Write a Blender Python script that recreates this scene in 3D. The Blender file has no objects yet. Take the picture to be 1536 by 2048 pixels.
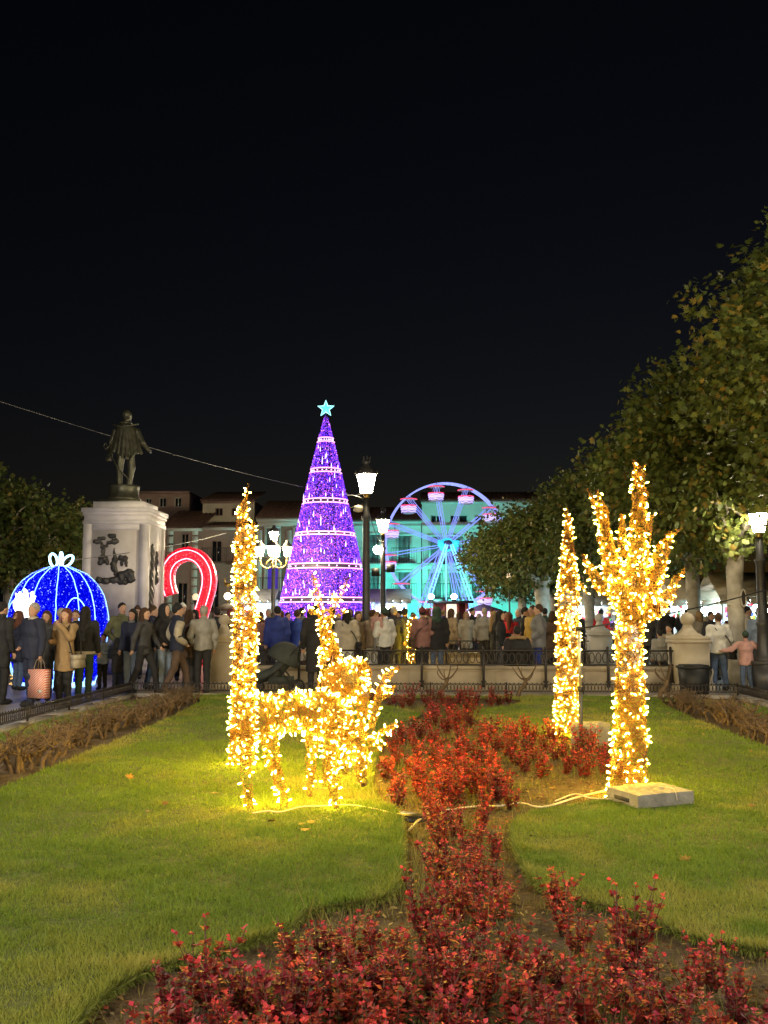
import bpy, bmesh, math, random
import numpy as np
from mathutils import Vector, Matrix

rng = np.random.default_rng(11)
random.seed(11)
SC = bpy.context.scene
COL = SC.collection
PI = math.pi
R = math.radians

# ------------------------------------------------------------------ camera
FPX, W_PX, H_PX = 1900.0, 1536.0, 2048.0
CAM = np.array([0.0, 0.0, 1.62])
HORIZON = 1226.0
PITCH = math.atan((HORIZON - H_PX / 2) / FPX)
YAW = math.atan(76.0 / FPX)
FWD = np.array([-math.sin(YAW) * math.cos(PITCH), math.cos(YAW) * math.cos(PITCH), math.sin(PITCH)])
RGT = np.array([math.cos(YAW), math.sin(YAW), 0.0])
UPV = np.cross(RGT, FWD)
cam = bpy.data.cameras.new('camera')
cam.sensor_fit = 'VERTICAL'
cam.sensor_height = 36.0
cam.lens = FPX / H_PX * 36.0
cam.clip_start = 0.05
cam.clip_end = 600.0
cam_ob = bpy.data.objects.new('camera', cam)
COL.objects.link(cam_ob)
cam_ob.location = CAM
cam_ob.rotation_euler = (PI / 2 + PITCH, 0, YAW)
SC.camera = cam_ob

def at(px, py, Y):
    """world point seen at photo pixel (px, py) at world depth y = Y"""
    d = FWD + RGT * ((px - W_PX / 2) / FPX) + UPV * ((H_PX / 2 - py) / FPX)
    return CAM + d * (Y / d[1])

def gx(px, Y, py=None):
    """world x of photo column px on the ground at depth Y"""
    v = HORIZON + FPX * CAM[2] / Y if py is None else py
    return at(px, v, Y)[0]

# ------------------------------------------------------------------ world, exposure, render settings
world = bpy.data.worlds.new('World')
SC.world = world
world.use_nodes = True
wn = world.node_tree
bg = wn.nodes['Background']
sky = wn.nodes.new('ShaderNodeTexSky')
sky.sky_type = 'NISHITA'
sky.sun_disc = False
sky.sun_elevation = R(-3.6)
sky.sun_rotation = R(20.0)
sky.ozone_density = 1.25
sky.dust_density = 0.0
wn.links.new(sky.outputs['Color'], bg.inputs['Color'])
bg.inputs['Strength'].default_value = 0.042
SC.view_settings.view_transform = 'Standard'
SC.view_settings.look = 'None'
SC.view_settings.exposure = 0.0
SC.view_settings.gamma = 1.0
SC.view_settings.use_curve_mapping = False
cy = SC.cycles
cy.use_denoising = True
cy.denoiser = 'OPENIMAGEDENOISE'
cy.max_bounces = 5
cy.diffuse_bounces = 2
cy.glossy_bounces = 2
cy.transmission_bounces = 3
cy.transparent_max_bounces = 8
cy.sample_clamp_indirect = 2.5
cy.use_adaptive_sampling = False
cy.caustics_reflective = False
cy.caustics_refractive = False
cy.use_light_tree = True

# ------------------------------------------------------------------ materials
def new_mat(name):
    m = bpy.data.materials.new(name)
    m.use_nodes = True
    return m, m.node_tree, m.node_tree.nodes['Principled BSDF']

def pmat(name, col, rough=0.7, var=0.18, scale=6.0, bump=0.0, bscale=40.0, metal=0.0, col2=None, spec=0.4, detail=4.0, rand=0.0):
    """principled material: two-tone noise colour, noise bump, optional per-object random value shift"""
    m, nt, b = new_mat(name)
    b.inputs['Roughness'].default_value = rough
    b.inputs['Metallic'].default_value = metal
    b.inputs['Specular IOR Level'].default_value = spec
    tc = nt.nodes.new('ShaderNodeTexCoord')
    nz = nt.nodes.new('ShaderNodeTexNoise')
    nz.inputs['Scale'].default_value = scale
    nz.inputs['Detail'].default_value = detail
    nt.links.new(tc.outputs['Object'], nz.inputs['Vector'])
    cr = nt.nodes.new('ShaderNodeValToRGB')
    c2 = col2 if col2 else [min(1, c * (1 + var)) for c in col]
    c1 = col if col2 else [c * (1 - var) for c in col]
    cr.color_ramp.elements[0].position = 0.32
    cr.color_ramp.elements[1].position = 0.68
    cr.color_ramp.elements[0].color = (*c1, 1)
    cr.color_ramp.elements[1].color = (*c2, 1)
    nt.links.new(nz.outputs['Fac'], cr.inputs['Fac'])
    out = cr.outputs['Color']
    if rand > 0:
        oi = nt.nodes.new('ShaderNodeObjectInfo')
        mr = nt.nodes.new('ShaderNodeMapRange')
        mr.inputs['To Min'].default_value = 1 - rand
        mr.inputs['To Max'].default_value = 1 + rand
        nt.links.new(oi.outputs['Random'], mr.inputs['Value'])
        hs = nt.nodes.new('ShaderNodeHueSaturation')
        nt.links.new(mr.outputs['Result'], hs.inputs['Value'])
        nt.links.new(out, hs.inputs['Color'])
        out = hs.outputs['Color']
    nt.links.new(out, b.inputs['Base Color'])
    if bump > 0:
        n2 = nt.nodes.new('ShaderNodeTexNoise')
        n2.inputs['Scale'].default_value = bscale
        n2.inputs['Detail'].default_value = 5
        nt.links.new(tc.outputs['Object'], n2.inputs['Vector'])
        bp = nt.nodes.new('ShaderNodeBump')
        bp.inputs['Strength'].default_value = bump
        bp.inputs['Distance'].default_value = 0.02
        nt.links.new(n2.outputs['Fac'], bp.inputs['Height'])
        nt.links.new(bp.outputs['Normal'], b.inputs['Normal'])
    return m

def emat(name, col, strength, sample=True):
    """an emissive surface"""
    m, nt, b = new_mat(name)
    b.inputs['Base Color'].default_value = (*[min(1, c) * 0.6 for c in col], 1)
    b.inputs['Emission Color'].default_value = (*col, 1)
    b.inputs['Emission Strength'].default_value = strength
    b.inputs['Roughness'].default_value = 0.4
    m.cycles.emission_sampling = 'FRONT' if sample else 'NONE'
    return m

def attr_mat(name, attr='tint', emis=0.0, rough=0.6, sample=False, transl=0.0, rand=0.0):
    """colour from a per-face colour attribute (leaf tints, LED colours)"""
    m, nt, b = new_mat(name)
    a = nt.nodes.new('ShaderNodeAttribute')
    a.attribute_name = attr
    if rand > 0:
        oi = nt.nodes.new('ShaderNodeObjectInfo'); mr = nt.nodes.new('ShaderNodeMapRange'); hs = nt.nodes.new('ShaderNodeHueSaturation'); m2 = nt.nodes.new('ShaderNodeMapRange')
        mr.inputs['To Min'].default_value = 1 - rand; mr.inputs['To Max'].default_value = 1 + rand
        m2.inputs['To Min'].default_value = 0.482; m2.inputs['To Max'].default_value = 0.507
        nt.links.new(oi.outputs['Random'], mr.inputs['Value']); nt.links.new(mr.outputs['Result'], hs.inputs['Value'])
        nt.links.new(oi.outputs['Random'], m2.inputs['Value']); nt.links.new(m2.outputs['Result'], hs.inputs['Hue'])
        nt.links.new(a.outputs['Color'], hs.inputs['Color'])
        a = hs
    nt.links.new(a.outputs['Color'], b.inputs['Base Color'])
    b.inputs['Roughness'].default_value = rough
    b.inputs['Specular IOR Level'].default_value = 0.25
    if emis > 0:
        nt.links.new(a.outputs['Color'], b.inputs['Emission Color'])
        b.inputs['Emission Strength'].default_value = emis
        m.cycles.emission_sampling = 'FRONT' if sample else 'NONE'
    if transl > 0:
        tr = nt.nodes.new('ShaderNodeBsdfTranslucent')
        nt.links.new(a.outputs['Color'], tr.inputs['Color'])
        mx = nt.nodes.new('ShaderNodeMixShader')
        mx.inputs['Fac'].default_value = transl
        o = nt.nodes['Material Output']
        nt.links.new(b.outputs['BSDF'], mx.inputs[1])
        nt.links.new(tr.outputs['BSDF'], mx.inputs[2])
        nt.links.new(mx.outputs['Shader'], o.inputs['Surface'])
    return m

# ------------------------------------------------------------------ mesh building
def raw_mesh(name, V, loops, starts, mats, midx=None, smooth=False, tint=None):
    me = bpy.data.meshes.new(name)
    V = np.ascontiguousarray(V, dtype=np.float32)
    me.vertices.add(len(V))
    me.vertices.foreach_set('co', V.ravel())
    me.loops.add(len(loops))
    me.loops.foreach_set('vertex_index', np.asarray(loops, dtype=np.int32))
    me.polygons.add(len(starts))
    me.polygons.foreach_set('loop_start', np.asarray(starts, dtype=np.int32))
    for m in (mats if isinstance(mats, (list, tuple)) else [mats]):
        me.materials.append(m)
    if midx is not None:
        me.polygons.foreach_set('material_index', np.asarray(midx, dtype=np.int32))
    me.update(calc_edges=True)
    if smooth:
        me.polygons.foreach_set('use_smooth', np.ones(len(starts), dtype=bool))
    if tint is not None:
        a = me.attributes.new('tint', 'FLOAT_COLOR', 'FACE')
        t = np.ones((len(starts), 4), dtype=np.float32)
        t[:, :3] = tint
        a.data.foreach_set('color', t.ravel())
    me.validate()
    return me

def uniform_mesh(name, V, F, mats, midx=None, smooth=False, tint=None):
    F = np.asarray(F)
    k = F.shape[1]
    return raw_mesh(name, V, F.ravel(), np.arange(len(F)) * k, mats, midx, smooth, tint)

def link(name, me, parent=None, loc=None, rotz=0.0, label=None, cat=None, group=None, kind=None):
    o = bpy.data.objects.new(name, me)
    COL.objects.link(o)
    if parent is not None:
        o.parent = parent
    if loc is not None:
        o.location = loc
    if rotz:
        o.rotation_euler = (0, 0, rotz)
    if label: o['label'] = label
    if cat: o['category'] = cat
    if group: o['group'] = group
    if kind: o['kind'] = kind
    return o

def thing(name, label, cat, loc=(0, 0, 0), rotz=0.0, group=None):
    return link(name, None, None, loc, rotz, label, cat, group)

def tree_copy(o, parent=None, loc=None, rotz=None, label=None):
    c = o.copy()
    COL.objects.link(c)
    c.parent = parent
    if loc is not None: c.location = loc
    if rotz is not None: c.rotation_euler = (0, 0, rotz)
    if label: c['label'] = label
    for ch in o.children:
        tree_copy(ch, c)
    return c

class MB:
    def __init__(s):
        s.v, s.l, s.s, s.m, s.n, s.nl = [], [], [], [], 0, 0
    def add(s, V, F, mi=0):
        V = np.asarray(V, dtype=float)
        s.v.append(V)
        for f in F:
            s.s.append(s.nl)
            s.l.extend([int(i) + s.n for i in f])
            s.nl += len(f)
            s.m.append(mi)
        s.n += len(V)
        return s
    def box(s, c, sz, mi=0, rz=0.0, taper=1.0, M=None):
        x, y, z = [q / 2 for q in sz]
        t = taper
        V = np.array([[-x, -y, -z], [x, -y, -z], [x, y, -z], [-x, y, -z], [-x * t, -y * t, z], [x * t, -y * t, z], [x * t, y * t, z], [-x * t, y * t, z]])
        if rz:
            c_, s_ = math.cos(rz), math.sin(rz)
            V = V @ np.array([[c_, s_, 0], [-s_, c_, 0], [0, 0, 1]])
        if M is not None:
            V = V @ np.asarray(M).T
        return s.add(V + np.asarray(c), [(0, 3, 2, 1), (4, 5, 6, 7), (0, 1, 5, 4), (1, 2, 6, 5), (2, 3, 7, 6), (3, 0, 4, 7)], mi)
    def bbox(s, lo, hi, mi=0):
        lo, hi = np.asarray(lo, float), np.asarray(hi, float)
        return s.box((lo + hi) / 2, hi - lo, mi)
    def tube(s, P, r, sides=6, mi=0, closed=False, cap=True):
        P = np.asarray(P, float)
        n = len(P)
        r = np.full(n, r) if np.isscalar(r) else np.asarray(r, float)
        if closed:
            T = np.roll(P, -1, 0) - np.roll(P, 1, 0)
        else:
            T = np.gradient(P, axis=0)
        T /= (np.linalg.norm(T, axis=1, keepdims=True) + 1e-12)
        ref = np.array([0, 0, 1.0]) if abs(T[0][2]) < 0.9 else np.array([1.0, 0, 0])
        u = np.cross(T[0], ref); u /= np.linalg.norm(u)
        V = []
        a = np.arange(sides) * 2 * PI / sides
        for i in range(n):
            u = u - T[i] * np.dot(u, T[i]); u /= (np.linalg.norm(u) + 1e-12)
            w = np.cross(T[i], u)
            V.append(P[i] + r[i] * (np.cos(a)[:, None] * u + np.sin(a)[:, None] * w))
        F = []
        for i in range(n if closed else n - 1):
            j = (i + 1) % n
            for k in range(sides):
                k2 = (k + 1) % sides
                F.append((i * sides + k, i * sides + k2, j * sides + k2, j * sides + k))
        if cap and not closed:
            F.append(tuple(range(sides))[::-1])
            F.append(tuple((n - 1) * sides + k for k in range(sides)))
        return s.add(np.concatenate(V), F, mi)
    def lathe(s, prof, c=(0, 0, 0), seg=12, mi=0, a0=0.0, sx=1.0, sy=1.0):
        a = a0 + np.arange(seg) * 2 * PI / seg
        V, n = [], len(prof)
        for r, z in prof:
            V.append(np.stack([c[0] + r * sx * np.cos(a), c[1] + r * sy * np.sin(a), np.full(seg, c[2] + z)], 1))
        F = []
        for i in range(n - 1):
            for k in range(seg):
                k2 = (k + 1) % seg
                F.append((i * seg + k, i * seg + k2, (i + 1) * seg + k2, (i + 1) * seg + k))
        if prof[0][0] > 1e-5: F.append(tuple(range(seg))[::-1])
        if prof[-1][0] > 1e-5: F.append(tuple((n - 1) * seg + k for k in range(seg)))
        return s.add(np.concatenate(V), F, mi)
    def ball(s, c, r, seg=10, mi=0, sz=1.0):
        k = max(4, seg // 2 + 1)
        pr = [(max(1e-6, r * math.sin(PI * i / k)), -r * sz * math.cos(PI * i / k)) for i in range(k + 1)]
        return s.lathe(pr, c, seg, mi)
    def prism(s, poly, z0, z1, mi=0):
        n = len(poly)
        V = [(x, y, z0) for x, y in poly] + [(x, y, z1) for x, y in poly]
        F = [tuple(range(n))[::-1], tuple(range(n, 2 * n))] + [(i, (i + 1) % n, n + (i + 1) % n, n + i) for i in range(n)]
        return s.add(V, F, mi)
    def mesh(s, name, mats, smooth=False):
        return raw_mesh(name, np.concatenate(s.v), s.l, s.s, mats, s.m, smooth)
    def build(s, name, mats, parent=None, smooth=False, loc=None, rotz=0.0, **kw):
        return link(name, s.mesh(name, mats, smooth), parent, loc, rotz, **kw)

def spline(P, n=8):
    """Catmull-Rom through the points"""
    P = np.asarray(P, float)
    Q = np.concatenate([[2 * P[0] - P[1]], P, [2 * P[-1] - P[-2]]])
    out = []
    for i in range(1, len(Q) - 2):
        for t in np.arange(n) / n:
            a, b, c, d = Q[i - 1], Q[i], Q[i + 1], Q[i + 2]
            out.append(0.5 * (2 * b + (c - a) * t + (2 * a - 5 * b + 4 * c - d) * t * t + (3 * b - a - 3 * c + d) * t ** 3))
    out.append(P[-1])
    return np.array(out)

def sag(a, b, drop, n=16):
    a, b = np.asarray(a, float), np.asarray(b, float)
    t = np.linspace(0, 1, n)[:, None]
    P = a + (b - a) * t
    P[:, 2] -= drop * 4 * (t * (1 - t))[:, 0]
    return P

# ------------------------------------------------------------------ signed distance shapes and surface nets
def caps(P, a, ra, b, rb):
    a, b = np.asarray(a, float), np.asarray(b, float)
    ab = b - a
    t = np.clip(((P - a) @ ab) / (ab @ ab + 1e-12), 0, 1)
    return np.linalg.norm(P - a - t[:, None] * ab, axis=1) - (ra + (rb - ra) * t)

def elli(P, c, r):
    q = (P - np.asarray(c, float)) / np.asarray(r, float)
    k0 = np.linalg.norm(q, axis=1)
    k1 = np.linalg.norm(q / np.asarray(r, float), axis=1)
    return k0 * (k0 - 1) / (k1 + 1e-9)

def smin(ds, k):
    d = ds[0]
    for e in ds[1:]:
        h = np.clip(0.5 + 0.5 * (e - d) / k, 0, 1)
        d = e + (d - e) * h - k * h * (1 - h)
    return d

def snet(fn, lo, hi, h):
    """surface nets of fn(P) = 0 inside the box; returns verts, quads"""
    lo, hi = np.asarray(lo, float), np.asarray(hi, float)
    n = np.ceil((hi - lo) / h).astype(int) + 1
    ax = [lo[i] + h * np.arange(n[i]) for i in range(3)]
    # evaluate only the blocks near the surface
    B = 4
    nb = np.ceil(n / B).astype(int)
    bc = [lo[i] + h * (B * np.arange(nb[i]) + (B - 1) / 2) for i in range(3)]
    CG = np.stack(np.meshgrid(*bc, indexing='ij'), -1).reshape(-1, 3)
    DC = fn(CG).reshape(nb)
    near = np.abs(DC) < h * B * 1.6
    full = np.repeat(np.repeat(np.repeat(near, B, 0), B, 1), B, 2)[:n[0], :n[1], :n[2]]
    D = np.repeat(np.repeat(np.repeat(np.where(DC < 0, -1.0, 1.0), B, 0), B, 1), B, 2)[:n[0], :n[1], :n[2]].copy()
    ii = np.argwhere(full)
    D[tuple(ii.T)] = fn(lo + h * ii)
    S = D < 0
    nx, ny, nz = n
    cnt = np.zeros((nx - 1, ny - 1, nz - 1))
    acc = np.zeros((nx - 1, ny - 1, nz - 1, 3))
    for axis in range(3):
        o1, o2 = [q for q in range(3) if q != axis]
        sa = [slice(None)] * 3; sb = [slice(None)] * 3
        sa[axis] = slice(0, n[axis] - 1); sb[axis] = slice(1, n[axis])
        da, db = D[tuple(sa)], D[tuple(sb)]
        cr = S[tuple(sa)] != S[tuple(sb)]
        t = np.where(cr, da / np.where(cr, da - db, 1), 0)
        for i in (0, 1):
            for j in (0, 1):
                s = [slice(None)] * 3
                s[axis] = slice(None)
                s[o1] = slice(i, i + n[o1] - 1)
                s[o2] = slice(j, j + n[o2] - 1)
                c, tt = cr[tuple(s)], t[tuple(s)]
                cnt += c
                acc[..., axis] += np.where(c, tt, 0)
                acc[..., o1] += np.where(c, i, 0)
                acc[..., o2] += np.where(c, j, 0)
    act = cnt > 0
    idx = -np.ones(act.shape, int)
    idx[act] = np.arange(act.sum())
    cell = np.argwhere(act)
    V = lo + h * (cell + acc[act] / cnt[act][:, None])
    Q = []
    for axis in range(3):
        o1, o2 = (axis + 1) % 3, (axis + 2) % 3
        sa = [slice(None)] * 3; sb = [slice(None)] * 3
        sa[axis] = slice(0, n[axis] - 1); sb[axis] = slice(1, n[axis])
        cr = S[tuple(sa)] != S[tuple(sb)]
        e = np.argwhere(cr)
        e = e[(e[:, o1] > 0) & (e[:, o2] > 0) & (e[:, o1] < n[o1] - 1) & (e[:, o2] < n[o2] - 1)]
        if len(e) == 0: continue
        u1 = np.zeros(3, int); u1[o1] = 1
        u2 = np.zeros(3, int); u2[o2] = 1
        q = np.stack([idx[tuple((e - a).T)] for a in (u1 + u2, u2, 0 * u1, u1)], 1)
        flip = ~S[tuple(e.T)]
        q[flip] = q[flip][:, ::-1]
        Q.append(q)
    return V, np.concatenate(Q)

def sdf_mesh(name, fn, lo, hi, h, mats, midx=None, smooth=True):
    V, Q = snet(fn, lo, hi, h)
    mi = midx(V[Q].mean(1)) if midx else None
    return uniform_mesh(name, V, Q, mats, mi, smooth)

def nodepth(poly, pts):
    """points inside polygon"""
    poly = np.asarray(poly, float)
    x, y = pts[:, 0], pts[:, 1]
    inside = np.zeros(len(pts), bool)
    j = len(poly) - 1
    for i in range(len(poly)):
        xi, yi, xj, yj = *poly[i], *poly[j]
        c = ((yi > y) != (yj > y)) & (x < (xj - xi) * (y - yi) / (yj - yi + 1e-12) + xi)
        inside ^= c
        j = i
    return inside

def edge_dist(poly, pts):
    poly = np.asarray(poly, float)
    d = np.full(len(pts), 1e9)
    for i in range(len(poly)):
        a, b = poly[i], poly[(i + 1) % len(poly)]
        ab = b - a
        t = np.clip(((pts - a) @ ab) / (ab @ ab + 1e-12), 0, 1)
        d = np.minimum(d, np.linalg.norm(pts - a - t[:, None] * ab, axis=1))
    return d

def vnoise(p, scale, seed=0):
    """cheap value noise in 2D for scattering"""
    r = np.random.default_rng(seed).random((64, 64))
    q = p * scale
    i = np.floor(q).astype(int)
    f = q - i
    f = f * f * (3 - 2 * f)
    g = lambda a, b: r[(i[:, 0] + a) % 64, (i[:, 1] + b) % 64]
    return (g(0, 0) * (1 - f[:, 0]) + g(1, 0) * f[:, 0]) * (1 - f[:, 1]) + (g(0, 1) * (1 - f[:, 0]) + g(1, 1) * f[:, 0]) * f[:, 1]

# ------------------------------------------------------------------ ground
def paving_mat():
    m, nt, b = new_mat('paving')
    tc = nt.nodes.new('ShaderNodeTexCoord')
    br = nt.nodes.new('ShaderNodeTexBrick')
    br.inputs['Scale'].default_value = 1.0
    br.inputs['Brick Width'].default_value = 0.8
    br.inputs['Row Height'].default_value = 0.5
    br.inputs['Mortar Size'].default_value = 0.008
    br.inputs['Color1'].default_value = (0.30, 0.27, 0.24, 1)
    br.inputs['Color2'].default_value = (0.23, 0.21, 0.19, 1)
    br.inputs['Mortar'].default_value = (0.10, 0.09, 0.08, 1)
    nt.links.new(tc.outputs['Object'], br.inputs['Vector'])
    nz = nt.nodes.new('ShaderNodeTexNoise')
    nz.inputs['Scale'].default_value = 1.3
    nz.inputs['Detail'].default_value = 8
    nt.links.new(tc.outputs['Object'], nz.inputs['Vector'])
    mx = nt.nodes.new('ShaderNodeMix'); mx.data_type = 'RGBA'; mx.blend_type = 'MULTIPLY'
    mx.inputs['Factor'].default_value = 0.6
    cr = nt.nodes.new('ShaderNodeValToRGB')
    cr.color_ramp.elements[0].color = (0.6, 0.58, 0.55, 1)
    cr.color_ramp.elements[1].color = (1, 1, 1, 1)
    nt.links.new(nz.outputs['Fac'], cr.inputs['Fac'])
    nt.links.new(br.outputs['Color'], mx.inputs['A'])
    nt.links.new(cr.outputs['Color'], mx.inputs['B'])
    nt.links.new(mx.outputs['Result'], b.inputs['Base Color'])
    b.inputs['Roughness'].default_value = 0.42
    bp = nt.nodes.new('ShaderNodeBump'); bp.inputs['Strength'].default_value = 0.3; bp.inputs['Distance'].default_value = 0.01
    nt.links.new(br.outputs['Fac'], bp.inputs['Height']); bp.invert = True
    nt.links.new(bp.outputs['Normal'], b.inputs['Normal'])
    return m
M_PAVE = paving_mat()
M_SOIL = pmat('soil', (0.055, 0.036, 0.02), 0.95, col2=(0.11, 0.075, 0.035), scale=9, bump=0.9, bscale=45)
M_TURF = pmat('turf', (0.05, 0.065, 0.015), 0.95, col2=(0.09, 0.10, 0.025), scale=14, bump=0.5, bscale=60)
M_STONE = pmat('limestone', (0.36, 0.32, 0.25), 0.75, var=0.16, scale=3.5, bump=0.25, bscale=30)
M_KERB = pmat('kerb_stone', (0.25, 0.23, 0.20), 0.8, var=0.2, scale=5, bump=0.3, bscale=40)

MB().add([(-150, -40, 0), (150, -40, 0), (150, 220, 0), (-150, 220, 0)], [(0, 1, 2, 3)]).build('plaza_paving', M_PAVE, kind='structure')

GX0, GX1, GY0, GY1 = -5.55, 5.85, 1.5, 18.15
# soil with a gentle unevenness, inside the kerb
def soil_sheet():
    nx, ny = 90, 130
    x = np.linspace(GX0, GX1, nx); y = np.linspace(GY0, GY1, ny)
    X, Y = np.meshgrid(x, y, indexing='ij')
    p = np.stack([X.ravel(), Y.ravel()], 1)
    z = 0.018 + 0.03 * vnoise(p, 3.1, 1) + 0.018 * vnoise(p, 9.0, 2)
    V = np.column_stack([p, z])
    i, j = np.meshgrid(np.arange(nx - 1), np.arange(ny - 1), indexing='ij')
    a = (i * ny + j).ravel()
    return uniform_mesh('garden_soil', V, np.stack([a, a + ny, a + ny + 1, a + 1], 1), M_SOIL, smooth=True)
link('garden_soil', soil_sheet(), kind='structure')

def kerb(name, a, b, label):
    a, b = np.array(a), np.array(b)
    L = np.linalg.norm(b - a); n = max(2, int(L / 0.9)); d = (b - a) / L
    ang = math.atan2(d[1], d[0])
    root = link(name, None, None, (0, 0, 0)); root['kind'] = 'structure'
    mb = MB().box((0, 0, 0.045), (L / n - 0.008, 0.16, 0.12))
    me = mb.mesh('kerb_stone', M_KERB)
    for i in range(n):
        c = a + d * (L * (i + 0.5) / n)
        link('kerb_stone', me, root, (c[0], c[1], random.uniform(-0.004, 0.004)), ang)
kerb('garden_kerb', (GX0, GY1), (GX1, GY1), '')
kerb('garden_kerb', (GX0, 6.5), (GX0, GY1 - 0.1), '')
kerb('garden_kerb', (GX1, 9.5), (GX1, GY1 - 0.1), '')

# ------------------------------------------------------------------ lawns
LAWN_R = [(2.6, 4.42), (1.72, 4.55), (1.32, 4.72), (1.16, 4.98), (1.02, 5.22), (0.74, 5.42), (0.63, 5.7), (0.6, 6.5), (0.66, 7.3), (0.92, 7.72), (1.5, 8.05),
          (1.95, 8.7), (2.1, 9.6), (2.12, 10.8), (1.9, 12.1), (1.5, 12.6), (1.0, 13.1), (0.66, 14.3), (0.74, 15.2), (1.35, 15.9), (1.72, 16.7), (1.72, 17.35), (0.4, 17.55), (-1.0, 17.4),
          (-1.0, 18.05), (5.7, 18.05), (5.7, 9.0), (4.75, 9.0), (4.75, 17.0), (3.95, 17.0), (3.95, 4.3)]
LAWN_L = [(-1.27, 2.6), (-1.34, 3.9), (-1.2, 4.28), (-0.92, 4.52), (-0.66, 4.82), (-0.63, 5.12), (-0.22, 5.34), (-0.13, 5.6), (-0.16, 7.55), (-0.4, 8.05), (-0.5, 9), (-0.5, 12), (-0.4, 13.4),
          (0.0, 14.5), (-0.1, 15.15), (-0.7, 16.2), (-1.0, 17.0), (-1.03, 18.05), (-5.4, 18.05), (-5.4, 6.0), (-4.65, 6.0), (-4.65, 17.2), (-3.7, 17.2), (-3.7, 2.6)]
def round_poly(P, it=2):
    P = np.asarray(P, float)
    for _ in range(it):
        Q = np.roll(P, -1, 0)
        P = np.stack([0.8 * P + 0.2 * Q, 0.2 * P + 0.8 * Q], 1).reshape(-1, 2)
    return P
LZ = 0.085
def lawn(poly, name):
    bm = bmesh.new()
    vs = [bm.verts.new((x, y, LZ)) for x, y in poly]
    f = bm.faces.new(vs)
    r = bmesh.ops.extrude_face_region(bm, geom=[f])
    for v in [g for g in r['geom'] if isinstance(g, bmesh.types.BMVert)]:
        v.co.z = -0.05
    bmesh.ops.triangulate(bm, faces=[q for q in bm.faces if len(q.verts) > 4])
    bmesh.ops.recalc_face_normals(bm, faces=bm.faces)
    me = bpy.data.meshes.new(name); bm.to_mesh(me); bm.free()
    me.materials.append(M_TURF); me.materials.append(M_SOIL)
    for p_ in me.polygons:
        if abs(p_.normal.z) < 0.5: p_.material_index = 1
    return link(name, me, kind='structure')
PL, PR = round_poly(LAWN_L), round_poly(LAWN_R)
lawn(PL, 'lawn'); lawn(PR, 'lawn')

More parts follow.
